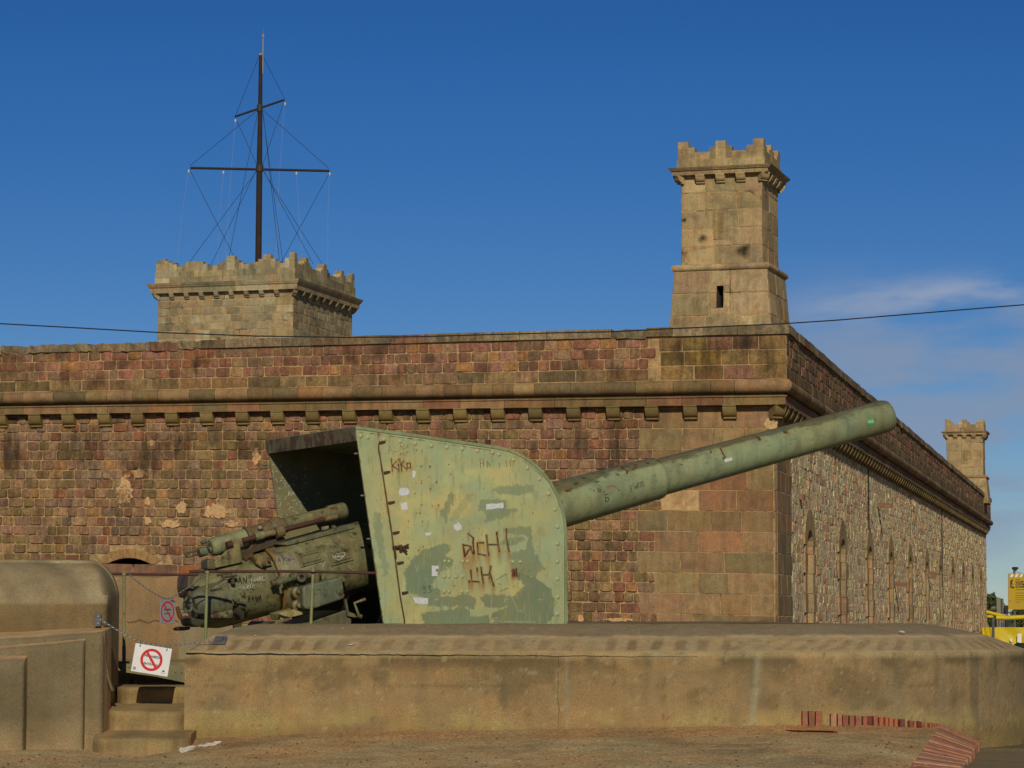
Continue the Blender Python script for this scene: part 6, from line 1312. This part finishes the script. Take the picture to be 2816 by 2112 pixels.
x = MB(); x.tube([P(520, 1571.5, 39.9), P(620, 1572, 39.9), P(760, 1571, 39.9), P(900, 1573, 39.9), P(1031, 1576, 39.9)], .021, 10, (.1, .03, .02)); x.build('rail', M_RUST, rb_, origin=RB_O, smooth=True)
post(564, 1790, 570, 1575, 39.9).build('post', M_POST, rb_, origin=RB_O, smooth=True); post(852, 1790, 861, 1568, 39.9).build('post', M_POST, rb_, origin=RB_O, smooth=True)
x = MB(); x.cyl(P(861, 1572, 39.85), P(861, 1560, 39.85), .04, .03, 10, A(120, 110, 80)); x.build('clamp', M_BREECH, rb_, origin=RB_O)
def link_mesh():
    x = MB(); w_, l_ = .011, .021; pts = [Vector((w_ * math.cos(t), 0, (l_ - w_) * (1 if math.sin(t) > 0 else -1) + w_ * math.sin(t))) for t in [2 * math.pi * (i + .5) / 12 for i in range(12)]]; return pts
def chain(pts, name, label, spacing=.032, r=.0042, wl=1.0):
    pts = [Vector(p) for p in pts]; L_ = [0]
    for a, b in zip(pts[:-1], pts[1:]): L_.append(L_[-1] + (b - a).length)
    n_ = int(L_[-1] / spacing); x = MB(); base = link_mesh()
    for i in range(n_):
        s = (i + .5) * spacing; k = max(j for j in range(len(L_)) if L_[j] <= s); k = min(k, len(pts) - 2); t = (s - L_[k]) / (L_[k + 1] - L_[k]); c_ = pts[k].lerp(pts[k + 1], t); d = (pts[k + 1] - pts[k]).normalized()
        rot = d.to_track_quat('Z', 'Y').to_matrix() @ Matrix.Rotation((i % 2) * math.pi / 2 + .3, 3, 'Z')
        x.tube([c_ + rot @ (p * wl) for p in base], r, 5, (.3, .3, .3), closed=True)
    o = x.build(name, M_STEEL, origin=tuple(pts[0]), smooth=True); tag(o, label, 'chain', 'sagging steel chains closing the gap between the parapets'); return o
def interp(pts, D0, D1, n=40):
    xs_ = [p[0] for p in pts]; ys_ = [p[1] for p in pts]; out = []
    from_ = xs_[0]; to_ = xs_[-1]
    for i in range(n + 1):
        X = from_ + (to_ - from_) * i / n; out.append(P(X, float(np.interp(X, xs_, ys_)), D0 + (D1 - D0) * i / n))
    return out
ZS = lambda a, b: (200 + a / 4.026, 1700 + b / 4.026)
fc = [ZS(*p) for p in ((300, 10), (340, 32), (400, 72), (480, 122), (560, 165), (650, 215), (740, 258), (820, 282), (900, 297), (1000, 306), (1100, 303), (1200, 294), (1300, 284), (1400, 272), (1500, 262), (1580, 245))]
chain(interp(fc, 37.62, 37.75), 'chain', 'long steel chain across the steps carrying the large white sign', .034, .0036)
ZR = lambda a, b: (280 + a / 5.53, 1500 + b / 5.53)
bc = [ZR(*p) for p in ((395, 430), (480, 495), (560, 565), (700, 665), (830, 745), (940, 803), (1000, 808), (1060, 803), (1180, 722), (1300, 650), (1420, 560), (1520, 475), (1590, 385))]
chain(interp(bc, 40.46, 39.9), 'chain', 'shorter V-shaped chain hung from the rusty rails, carrying the small grey sign', .03, .0036)
# brackets
x = MB(); c_ = P(271, 1705, 37.66); x.box((c_.x - .035, c_.y - .03, c_.z - .088), (c_.x + .035, c_.y + .03, c_.z + .088), (.1, .1, .1)); x.box((c_.x - .052, c_.y - .02, c_.z - .1), (c_.x - .0352, c_.y + .03, c_.z + .1), (.1, .1, .1))
o = x.build('bracket_plate', M_GREY, origin=(c_.x, c_.y, c_.z), bevel=.004); tag(o, 'upright grey steel bracket bolted to the rounded parapet', 'bracket')
for zz in (-.05, .05):
    y_ = MB(); y_.lathe((0, -.031, zz), (0, -1, 0), [(0, .014), (.012, .012)], 8, (.2, .2, .2)); y_.build('bolt', M_STEEL, o)
bp = [P(*ZS(*p), 37.0) for p in ((1548, 298), (1690, 300), (1715, 222), (1580, 220))]
def on_cham(px, py):
    d = ray(px, py); best = None
    for i in range(2000):
        Y = 37.4 + i * .001; z = CAMZ + d.z / d.y * Y; off = Y - 37.5
        zz = np.interp(off, [0, .04, .535, .68], [1.07, 1.093, 1.28, 1.318])
        if z <= zz: return Vector((d.x / d.y * Y, Y, float(z)))
    return P(px, py, 37.7)
bp = [on_cham(*ZS(*p)) for p in ((1548, 298), (1690, 300), (1715, 222), (1580, 220))]
x = MB(); nb_ = (bp[1] - bp[0]).cross(bp[3] - bp[0]).normalized(); nb_ = nb_ if nb_.z > 0 else -nb_; x.prism([p + nb_ * .012 for p in bp], nb_ * .02, (.1, .1, .1)); x.prism([p + nb_ * .033 for p in (bp[0].lerp(bp[2], .25), bp[1].lerp(bp[3], .3), bp[2].lerp(bp[0], .25), bp[3].lerp(bp[1], .3))], nb_ * .02, (.14, .14, .14))
o = x.build('bracket_plate', M_GREY, origin=tuple(bp[0]), bevel=.004); tag(o, 'flat dark steel plate on the sloping top of the long parapet', 'bracket')
y_ = MB()
for k in range(4): c_ = bp[k].lerp(bp[(k + 2) % 4], .14) + nb_ * .033 - bp[0]; y_.lathe(c_, nb_, [(0, .016), (.012, .013)], 8, (.3, .3, .3))
y_.build('bolts', M_STEEL, o)
# ---------------------------------------------------------------- signs
def text_obj(body, size, M_, parent, extrude=.0, name='lettering', width=None, bold=0.0, matl=None, align='CENTER'):
    cu = bpy.data.curves.new(name, 'FONT'); cu.body = body; cu.size = size; cu.align_x = align; cu.align_y = 'CENTER'; cu.offset = bold; cu.extrude = .0006
    to = bpy.data.objects.new(name + '_tmp', cu); COL.objects.link(to); bpy.context.view_layer.update()
    me = bpy.data.meshes.new_from_object(to.evaluated_get(bpy.context.evaluated_depsgraph_get())); bpy.data.objects.remove(to); bpy.data.curves.remove(cu)
    ob = bpy.data.objects.new(name, me); COL.objects.link(ob); me.materials.clear(); me.materials.append(matl or M_BLACK); ob.parent = parent
    if width:
        w_ = max(v.co.x for v in me.vertices) - min(v.co.x for v in me.vertices); k = width / w_
        for v in me.vertices: v.co.x *= k
    ob.matrix_local = M_; return ob
def sign(corners, matl, name, label, rings=True, th=.006, grp=None, big=True):
    tl_, tr_, br_, bl_ = corners; w_ = (tr_ - tl_).length; h_ = (bl_ - tl_).length; o_ = tl_.copy()
    ux = (tr_ - tl_).normalized(); n_ = ux.cross((tl_ - bl_).normalized()).normalized(); uz = n_.cross(ux).normalized()
    R_ = Matrix((ux, uz, n_)).transposed().to_4x4(); M0 = Matrix.Translation((tl_ + tr_ + br_ + bl_) / 4) @ R_   # local x right, y up, z towards the viewer
    root = bpy.data.objects.new(name, None); COL.objects.link(root); root.matrix_world = M0; tag(root, label, 'sign', grp)
    x = MB(); x.box((-w_ / 2, -h_ / 2, -th), (w_ / 2, h_ / 2, 0), (.5, .5, .5)); x.build('board', matl, root, bevel=.004)
    return root, w_, h_
cs = [P(*ZS(*p), 37.55) for p in ((692, 275), (1097, 340), (1050, 648), (648, 585))]
rt, w_, h_ = sign(cs, M_WHITE, 'no_entry_sign', 'white board with red prohibition circle reading PROHIBIDA LA ENTRADA, hanging over the steps')
def ring(root, r0, r1, sx_=1, sy_=1, cx=0, cy=0, z=.0015, ang=48):
    x = MB(); n_ = 48; vs = []; fs = []
    for i in range(n_):
        a = 2 * math.pi * i / n_; vs += [(cx + r0 * math.cos(a) * sx_, cy + r0 * math.sin(a) * sy_, z), (cx + r1 * math.cos(a) * sx_, cy + r1 * math.sin(a) * sy_, z)]
    for i in range(n_): j = (i + 1) % n_; fs.append((2 * i, 2 * i + 1, 2 * j + 1, 2 * j))
    x.add(vs, fs); c_, s_ = math.cos(rad(ang)), math.sin(rad(ang)); hw_ = (r1 - r0) * .5; rr = r0 * 1.02
    x.add([(cx + (a * c_ - b * s_) * sx_, cy + (-a * s_ - b * c_) * sy_, z + .0006) for a, b in ((-rr, -hw_), (rr, -hw_), (rr, hw_), (-rr, hw_))], [(0, 1, 2, 3)])
    return x.build('prohibition_ring', M_RED, root)
ring(rt, .118, .155, ang=52)
TM = lambda px_, py_, z=.001: Matrix.Translation((px_, py_, z))
text_obj('PROHIBIDA', .046, TM(.012, .045), rt, width=.235, bold=.0012); text_obj('LA', .04, TM(.002, -.004), rt, width=.045, bold=.001); text_obj('ENTRADA', .044, TM(.0, -.062), rt, width=.20, bold=.0012)
x = MB(); x.box((-w_ / 2 + .022, -h_ / 2 + .025, .0002), (-w_ / 2 + .062, -h_ / 2 + .068, .001), (.3, .3, .3)); x.build('printed_block', M_GSIGN, rt)
x = MB(); x.box((w_ / 2 - .085, -h_ / 2 + .058, .0002), (w_ / 2 - .05, -h_ / 2 + .072, .001)); x.box((w_ / 2 - .078, -h_ / 2 + .072, .0002), (w_ / 2 - .06, -h_ / 2 + .08, .001)); x.build('printed_mark', M_BLACK, rt)
text_obj('Climent', .02, TM(w_ / 2 - .068, -h_ / 2 + .04), rt, width=.065)
x = MB()
for xx in (-w_ / 2 + .07, w_ / 2 - .07):
    x.tube([(xx, h_ / 2 - .03, .004), (xx + .004, h_ / 2 + .0, .004), (xx + .004, h_ / 2 + .03, .0)], .004, 5); x.lathe((xx, h_ / 2 - .03, .0), (0, 0, 1), [(0, .012), (.004, .01)], 8)
x.build('hook', M_GREY, rt)
# small sign turned away
cen = P(460.5, 1682, 40.15); hh = 64 / F * 40.15 / 2; ww_ = .15; an = rad(52)
ux = Vector((math.cos(an), math.sin(an), 0)); c4 = [cen - ux * ww_ + Vector((0, 0, hh)), cen + ux * ww_ + Vector((0, 0, hh)), cen + ux * ww_ - Vector((0, 0, hh)), cen - ux * ww_ - Vector((0, 0, hh))]
rt2, w2, h2 = sign(c4, M_GSIGN, 'no_entry_sign', 'small greyish prohibition sign hanging from the rusty rail, turned half away')
ring(rt2, .115, .138, 1, 1.12, ang=52); text_obj('PROHIBIDO', .03, TM(0, .03), rt2, width=.15, bold=.001); text_obj('EL PASO', .03, TM(0, -.03), rt2, width=.12, bold=.001)
x = MB()
for xx in (-.11, .11):
    x.tube([(xx, h2 / 2 - .02, .004), (xx, h2 / 2 + .03, .002)], .004, 5)
    x.lathe((xx, -h2 / 2 + .035, 0), (0, 0, 1), [(0, .008), (.003, .006)], 8)
x.build('hook', M_STEEL, rt2)
# ---------------------------------------------------------------- brick kerbs
BC = [A(146, 78, 54), A(116, 62, 46), A(152, 92, 66), A(104, 60, 48), A(146, 88, 64), A(126, 76, 58), A(142, 104, 76)]
RBk = random.Random(3)
sk = empty('brick_edging', P(2250, 1985, 37.4), 0, 'short row of worn red bricks on edge along the foot of the parapet', 'edging'); SKO = Vector(sk.location)
tops = [(333, 790), (385, 790), (445, 793), (565, 808), (628, 815), (680, 822), (733, 826), (784, 828), (842, 830), (885, 832), (935, 834), (980, 840), (1035, 842), (1068, 846), (1115, 856), (1160, 862), (1245, 872), (1285, 872), (1312, 876), (1350, 880), (1375, 884), (1412, 890), (1435, 892), (1455, 894), (1478, 898)]
wds = [36, 48, 60, 52, 40, 46, 44, 44, 40, 44, 40, 40, 30, 38, 34, 50, 36, 24, 32, 20, 28, 18, 18, 18, 34]
for (t_, w_) in zip(tops, wds):
    a = (2100 + t_[0] / 3.089, 1700 + t_[1] / 3.089); wpx = w_ / 3.089; s_guess = None
    Xc = (a[0] + wpx / 2 - CX) / F * 37.55; sp_ = Xc - XL_ if Xc < XS_ else (XS_ - XL_) + RA * math.asin(min(.99, (Xc - XS_) / RA)); p_, n_ = par_pt(sp_)
    D = p_.y - .10; h_ = (78 if t_[0] < 1240 else 70) / 3.089 / F * D; lo = P(a[0] + RBk.uniform(-2, 2), a[1], D); wd = wpx / F * D * .93; tn = Vector((n_.y, -n_.x, 0)); hz = RBk.uniform(-.006, .006)
    x = MB(); o0 = lo + Vector((0, 0, hz)); ti = RBk.uniform(-.02, .02)
    x.prism([o0 + Vector((0, 0, -h_ - .1)), o0 + tn * wd + Vector((0, 0, -h_ - .1)), o0 + tn * (wd + ti * .3), o0 + tn * ti * .3], n_ * .17, jitc(RBk, RBk.choice(BC), .2)); x.build('brick', M_BRICK, sk, origin=SKO, bevel=.006)
bs = empty('brick_slope', (5.6, 36, -.2), 0, 'sloping band of long red brown bricks at the lower right edge of the gravel', 'edging'); BSO = Vector((5.6, 36, -.2))
LA, LB = P(2590, 1991, 38.0), P(2480, 2140, 32.3); RA2, RB2 = P(2692, 2040, 37.7), P(2628, 2140, 32.9)
nb = 64
for i in range(nb):
    t0, t1 = i / nb, (i + .9) / nb; a, b, c_, d = LA.lerp(LB, t0), RA2.lerp(RB2, t0), RA2.lerp(RB2, t1), LA.lerp(LB, t1); j_ = RBk.uniform(-.007, .007); e_ = RBk.uniform(-.02, .02); cut = RBk.random() < .06
    if cut: b = a.lerp(b, .93); c_ = d.lerp(c_, .93)
    col = jitc(RBk, RBk.choice([A(122, 82, 64, 1.7), A(134, 90, 70, 1.7), A(112, 78, 62, 1.7), A(140, 100, 78, 1.7), A(124, 74, 56, 1.7), A(148, 112, 88, 1.7)]), .2)
    x = MB(); v_ = [a + Vector((0, 0, j_)), b + Vector((e_, 0, j_)), c_ + Vector((e_, 0, j_)), d + Vector((0, 0, j_))]; x.prism(v_, (0, 0, -.12), col); x.build('brick', M_BRICK, bs, origin=BSO, bevel=.004)
x = MB(); x.prism([LA + Vector((0, 0, -.02)), RA2 + Vector((0, 0, -.02)), RB2 + Vector((0, 0, -.02)), LB + Vector((0, 0, -.02))], (0, 0, -.5), A(128, 108, 76)); x.build('mortar_bed', M_CONC, bs, origin=BSO)
x = MB()
for i in range(7):
    a = P(2163 + i * 3, 2001.5 + i * .25, 37.0 - i * .012); x.prism([a, a + Vector((.62, 0, -.02)), a + Vector((.62, -.01, -.035)), a + Vector((0, -.01, -.012))], (0, .06, 0), jitc(RBk, A(150, 92, 60), .25))
o = x.build('roof_tile_shard', M_BRICK, origin=tuple(P(2163, 2001, 37))); tag(o, 'flat broken strip of orange brick lying in the gravel near the parapet', 'rubble')
# ---------------------------------------------------------------- litter
x = MB(); vs = []; nu_, nv_ = 40, 12; ra0, ra1 = P(501, 2052, 36.35), P(602, 2052, 37.1)
for i in range(nu_ + 1):
    t = i / nu_; wd_ = .30 * (1 - .85 * t ** 1.5) * (.7 + .3 * math.sin(t * 9)); bx, by = ra0.x + (ra1.x - ra0.x) * t, ra0.y + (ra1.y - ra0.y) * t
    for j in range(nv_ + 1):
        v = j / nv_ - .5; X, Y = bx + .03 * math.sin(v * 7 + t * 5), by + v * wd_ * 2; hz = .05 * (1 - (2 * v) ** 2) * (1 - t * .6) + .022 * mn.noise(Vector((t * 9, v * 5, 2))); vs.append((X, Y, G(X, Y) + (.05 * (min(Y, 37.5) - 36.9) / .6 if Y > 36.9 else 0) + max(.004, hz)))
x.add(vs, [(i * (nv_ + 1) + j, (i + 1) * (nv_ + 1) + j, (i + 1) * (nv_ + 1) + j + 1, i * (nv_ + 1) + j + 1) for i in range(nu_) for j in range(nv_)])
o = x.build('discarded_rag', M_RAG, origin=tuple(vs[0]), smooth=True); tag(o, 'dirty white rag lying against the foot of the long parapet beside the lowest step', 'rag')
x = MB(); 
for i in range(3): a = P(129 + i * 22, 2072 + i * 3, 36.6); x.prism([a, a + Vector((.16, -.03, -.02)), a + Vector((.17, -.05, -.05)), a + Vector((-.0 + .02, -.06, -.04))], (0, .1, .01), A(146, 124, 84))
o = x.build('broken_stone', M_STONE, origin=tuple(P(129, 2072, 36.6)), bevel=.01); tag(o, 'pale flat broken stone at the foot of the left buttress', 'rubble')
RP = random.Random(12); x = MB()
for i in range(420):
    px = RP.uniform(0, 2600); py = RP.uniform(2015, 2112) if px > 420 else RP.uniform(2076, 2112)
    d = ray(px, py); Y = 33.0
    for k in range(60):
        z = CAMZ + d.z / d.y * Y
        if z < G(d.x / d.y * Y, min(Y, 38)): break
        Y += .08
    X = d.x / d.y * Y; r = RP.uniform(.006, .02); x.ball((X, Y, G(X, min(Y, 38)) + r * .3), r, (1, 1, .6), 5, 4, jitc(RP, RP.choice([A(150, 130, 98), A(120, 92, 62), A(160, 140, 110), A(100, 80, 60)]), .2))
tag(x.build('pebbles', M_STONE), kind='stuff')
x = MB()
for (px, py, r) in ((702, 1751, .018), (965, 1776, .03), (972, 1772, .022), (942, 1730, .014), (1150, 1764, .012), (2478, 1739, .03), (2484, 1741, .025), (1530, 1742, .02)):
    p_ = on_cham(px, py) if py > 1750 else P(px, py, 38.6); x.ball((p_.x, p_.y - .01, p_.z + .014), r, (1.3, 1, .3), 7, 5, (.7, .68, .62))
o = x.build('bird_droppings', M_PAPER); tag(o, kind='stuff')
# ================================================================ right-hand background
# yellow banner fence
DB = 84.0; fn = empty('site_fence', P(2760, 1790, DB), 0, 'yellow construction banner fence with white stripes and yellow top pipe beyond the parapet', 'fence'); FO = Vector(fn.location)
Z7 = lambda a, b: (2660 + a / 6.378, 1540 + b / 6.378)
YC = A(196, 172, 30, 1.2)
def banner(px0, px1, pyt, pyb, D, n_=30):
    vs = []; m_ = 14
    for i in range(n_ + 1):
        for j in range(m_ + 1):
            t, s = i / n_, j / m_; p_ = P(px0 + (px1 - px0) * t, pyt + (pyb - pyt) * s, D); wv_ = .05 * math.sin(t * 9 + s * 4) * s + .04 * math.sin((t * 1.6 - s) * 8); vs.append(p_ + Vector((0, wv_, 0)))
    return vs, [(i * (m_ + 1) + j, (i + 1) * (m_ + 1) + j, (i + 1) * (m_ + 1) + j + 1, i * (m_ + 1) + j + 1) for i in range(n_) for j in range(m_)]
for (a, b, D) in ((2732, 2900, DB), (2700, 2728, DB + 3)):
    x = MB(); v_, f_ = banner(a, b, 1725, 1815, D); x.add(v_, f_, YC); bn = x.build('banner', M_YEL, fn, origin=FO, smooth=True)
    x = MB(); k = a + 3
    while k < b - 8:
        x.prism([P(k + 8, 1727, D - .12), P(k + 15, 1727, D - .12), P(k + 7, 1735, D - .12), P(k, 1735, D - .12)], (0, -.004, 0), (.62, .6, .5)); k += 13.5
    x.build('banner_stripes', M_WHITE, bn, origin=FO - FO)
    bn2 = bpy.data.objects[-1] if False else None
x = MB(); x.prism([P(*Z7(*p), DB - .13) for p in ((880, 1295), (955, 1280), (950, 1460), (875, 1440))], (0, -.004, 0), (.6, .6, .5)); x.prism([P(*Z7(*p), DB - .13) for p in ((745, 1380), (790, 1380), (790, 1430), (760, 1440))], (0, -.004, 0), (.6, .6, .5)); x.build('white_patch', M_WHITE, fn, origin=FO)
x = MB(); x.tube([P(*Z7(*p), DB) for p in ((500, 1008), (700, 1016), (995, 1002), (1500, 990))], .075, 10, YC); x.build('top_pipe', M_YEL, fn, origin=FO, smooth=True)
x = MB(); x.tube([P(*Z7(*p), DB + 4) for p in ((330, 910), (630, 985))], .06, 8, YC); x.tube([P(*Z7(*p), DB + 3) for p in ((350, 990), (430, 995), (455, 1020))], .05, 8, YC); x.build('side_pipe', M_YEL, fn, origin=FO, smooth=True)
for (a, b0, b1, r, D) in ((455, 1000, 1500, .045, DB - .3), (555, 1020, 1170, .025, DB + 4)):
    x = MB(); x.cyl(P(*Z7(a, b0), D), P(*Z7(a, b1), D), r, seg=8, col=(.1, .1, .1)); x.build('post', M_GREY, fn, origin=FO)
# information board
bd = empty('site_board', P(2800, 1700, 92), 0, 'yellow construction notice board with striped top edge, black worker pictogram and text', 'board'); BO = Vector(bd.location); DBd = 92.0
x = MB(); x.prism([P(2773, 1577, DBd), P(2905, 1577, DBd), P(2905, 1676, DBd), P(2773, 1676, DBd)], (0, .05, 0), A(178, 146, 14, 1.15)); x.build('panel', M_YEL, bd, origin=BO)
x = MB(); k = 2777
while k < 2895: x.prism([P(k + 4, 1579, DBd - .004), P(k + 11, 1579, DBd - .004), P(k + 7, 1587, DBd - .004), P(k, 1587, DBd - .004)], (0, -.003, 0)); k += 13
x.build('stripes', M_WHITE, bd, origin=BO)
x = MB(); Zp = lambda *l: [P(*Z7(*p), DBd - .004) for p in l]
x.prism(Zp((752, 370), (775, 350), (790, 345), (785, 400), (778, 430), (780, 490), (768, 492), (768, 440), (756, 490), (742, 492), (757, 430)), (0, -.003, 0)); x.prism(Zp((785, 345), (795, 335), (803, 345), (803, 362), (790, 365)), (0, -.003, 0)); x.prism(Zp((775, 495), (795, 460), (810, 465), (833, 495)), (0, -.003, 0)); x.prism(Zp((780, 400), (800, 455), (805, 453), (786, 395)), (0, -.003, 0)); x.build('worker_pictogram', M_BLACK, bd, origin=BO)
for (tx, yy, s, w_) in (('CONSTRUCCIO', 382, .088, 1.05), ('COMPTES A', 425, .088, .86), ('CASTELL DE', 468, .088, .92)):
    p_ = P(*Z7(843, yy + 2), DBd - .006) - BO; M_ = Matrix.Translation(p_) @ Matrix.Rotation(math.pi / 2, 4, 'X'); text_obj(tx, s, M_, bd, width=w_, bold=.004, align='LEFT')
x = MB()
for (yy, x1) in ((340, 935), (520, 1040), (578, 1040), (622, 1100), (660, 1080), (698, 1090), (738, 930)):
    x.prism(Zp((845, yy - 3), (x1, yy - 3), (x1, yy + 3), (845, yy + 3)), (0, -.003, 0))
x.prism(Zp((735, 712), (770, 712), (770, 719), (735, 719)), (0, -.003, 0)); x.build('small_print', M_BLACK, bd, origin=BO)
for px in (2790, 2880):
    x = MB(); x.cyl(P(px, 1676, DBd + .1), P(px, 1790, DBd + .1), .045, seg=8); x.build('leg', M_GREY, bd, origin=BO)
fl = empty('floodlight', P(2789, 1577, DBd), 0, 'small dark floodlight standing on top of the yellow notice board', 'lamp'); FLO = Vector(fl.location)
x = MB(); x.prism([P(*Z7(*p), DBd - .05) for p in ((798, 135), (815, 120), (880, 122), (907, 140), (885, 160), (868, 185), (845, 190), (820, 170), (800, 155))], (0, .2, 0), (.015, .015, .015)); x.build('lamp_head', M_WIRE, fl, origin=FLO, bevel=.01)
x = MB(); x.cyl(P(*Z7(812, 180), DBd), P(*Z7(812, 236), DBd), .02, seg=6, col=(.1, .1, .1)); x.cyl(P(*Z7(836, 185), DBd), P(*Z7(836, 236), DBd), .02, seg=6, col=(.1, .1, .1)); x.tube([P(*Z7(850, 200), DBd), P(*Z7(950, 232), DBd)], .008, 5, (.05, .05, .05)); x.build('bracket', M_GREY, fl, origin=FLO)
# bin
x = MB(); c_ = P(2812, 1800, 70); x.lathe(c_ - Vector((0, 0, .4)), (0, 0, 1), [(0, .16), (.55, .19), (.62, .21), (.66, .21), (.7, .15)], 18, (.015, .03, .02)); o = x.build('litter_bin', M_COL, origin=tuple(c_), smooth=True); tag(o, 'dark green bin at the right edge below the yellow banner', 'bin')
# posts, booths
x = MB(); c_ = P(2753, 1725, 110); x.box((c_.x - .17, c_.y, .4), (c_.x + .0, c_.y + .2, P(2753, 1644, 110).z), A(110, 112, 92)); x.box((c_.x + .03, c_.y + .03, .4), (c_.x + .12, c_.y + .2, P(2753, 1646, 110).z), A(80, 84, 72)); o = x.build('pylon', M_COL, origin=tuple(c_)); tag(o, 'tall grey green square column behind the yellow pipe', 'column')
kp = empty('kiosk', P(2760, 1720, 125), 0, 'grey booth with rounded white roofs behind the site fence', 'kiosk'); KO = Vector(kp.location)
for (a, b, yt, yb) in ((740, 752, 1668, 1678), (755, 767, 1664, 1679)):
    pa, pb = P(2000 + a, 1720, 125), P(2000 + b, 1720, 125); zt_, zm = P(2750, yt, 125).z, P(2750, yb, 125).z; w_ = (pb.x - pa.x) / 2; cx_ = (pa.x + pb.x) / 2
    x = MB(); x.prism([Vector((cx_ + w_ * math.cos(rad(t)), 125, zm + (zt_ - zm) * math.sin(rad(t)))) for t in range(0, 181, 20)], (0, 1.5, 0), (.6, .62, .62)); x.build('roof', M_COL, kp, origin=KO)
    x = MB(); x.box((cx_ - w_, 125, .4), (cx_ + w_, 126.5, zm), A(92, 92, 78)); x.build('wall', M_COL, kp, origin=KO)
x = MB(); x.prism([P(*Z7(*p), 124.5) for p in ((660, 800), (720, 795), (720, 1180), (680, 1180))], (0, .3, 0), (.02, .025, .03)); x.build('dark_panel', M_COL, kp, origin=KO)
x = MB(); x.prism([P(*Z7(*p), 100) for p in ((620, 950), (700, 950), (720, 985), (640, 985))], (0, .02, 0), (.5, .45, .5)); x.prism([P(*Z7(*p), 99.96) for p in ((672, 952), (700, 955), (708, 980), (668, 980))], (0, .02, 0), (.5, .05, .08)); x.prism([P(*Z7(*p), 99.97) for p in ((592, 1062), (645, 1062), (645, 1095), (592, 1095))], (0, .02, 0), A(150, 80, 50)); x.cyl(P(*Z7(650, 985), 100.05), P(*Z7(650, 1180), 100.05), .03, seg=6, col=(.1, .1, .1)); o = x.build('small_notice', M_COL, origin=tuple(P(2765, 1700, 100))); tag(o, 'small red and white notice on a thin post behind the yellow pipe', 'sign')
# distant house
hs_ = empty('distant_house', P(2735, 1700, 240), 0, 'distant tan house with pitched roof and small dark roof vent seen between fortress and board', 'house'); HO = Vector(hs_.location)
ZH = lambda a, b: P(*Z7(a, b), 240)
x = MB(); x.prism([ZH(330, 1180), ZH(690, 1180), ZH(690, 830), ZH(560, 670), ZH(450, 650), ZH(380, 720)], (0, 8, 0), A(152, 132, 96)); x.build('wall', M_ASH, hs_, origin=HO)
x = MB(); x.prism([ZH(552, 662), ZH(575, 662), ZH(695, 825), ZH(680, 835)], (0, 8, 0), A(140, 96, 66)); x.prism([ZH(380, 700), ZH(450, 640), ZH(560, 660), ZH(560, 675), ZH(450, 655), ZH(385, 715)], (0, 8, 0), A(120, 90, 60)); x.build('roof', M_ASH, hs_, origin=HO)
x = MB(); x.prism([ZH(395, 640), ZH(445, 590), ZH(495, 635), ZH(470, 645), ZH(420, 645)], (0, .8, 0), (.04, .04, .045)); x.build('roof_vent', M_COL, hs_, origin=HO)
# trees
RT = random.Random(21)
def tree(px, D, pyt, pyb, wpx, label, dens=1500, leaf=.16, col=(58, 66, 34), grp='trees and bushes beyond the site fence'):
    b_ = P(px, pyb, D); t_ = P(px, pyt, D); b_.z = .3; h_ = t_.z - b_.z; w_ = wpx / F * D / 2
    r_ = empty('tree', b_, 0, label, 'tree', grp); x = MB(); x.tube([(0, 0, -.1), (.03, 0, h_ * .35), (-.02, 0, h_ * .7)], [.12, .09, .03], 8, A(80, 64, 44))
    for k in range(6): a = RT.uniform(0, 6.28); z0 = h_ * RT.uniform(.25, .6); x.tube([(0, 0, z0), (math.cos(a) * w_ * .5, math.sin(a) * w_ * .5, z0 + h_ * .2)], [.05, .015], 6, A(80, 64, 44))
    x.build('trunk', M_COL, r_); x = MB(); cl_ = [(RT.gauss(0, .42) * w_, RT.gauss(0, .4) * w_, h_ * (.32 + .62 * RT.random())) for _ in range(26)]
    for k in range(dens):
        c_ = RT.choice(cl_); s_ = w_ * .26; p_ = Vector((c_[0] + RT.gauss(0, s_), c_[1] + RT.gauss(0, s_), min(h_, max(h_ * .08, c_[2] + RT.gauss(0, s_ * .8))))); a = Vector((RT.gauss(0, 1), RT.gauss(0, 1), RT.gauss(0, 1))).normalized(); b2 = a.orthogonal().normalized(); l_ = leaf * RT.uniform(.5, 1.2)
        cc_ = jitc(RT, A(*col), .3); x.add([p_ - a * l_, p_ + b2 * l_ * .4, p_ + a * l_, p_ - b2 * l_ * .4], [(0, 1, 2, 3)], cc_)
    x.build('crown', M_LEAF, r_)
tree(2722, 175, 1632, 1730, 34, 'dark bushy tree close to the far end of the fortress wall'); tree(2738, 160, 1650, 1730, 26, 'dark bush in front of the distant house', 1100)
tree(2808, 130, 1674, 1735, 48, 'dark bush below the yellow notice board', 1600, .13, (72, 72, 42)); tree(2850, 140, 1660, 1735, 50, 'rounded bush beyond the right edge of the notice board', 1000, .14, (64, 70, 40))
print('objects', len(bpy.data.objects))
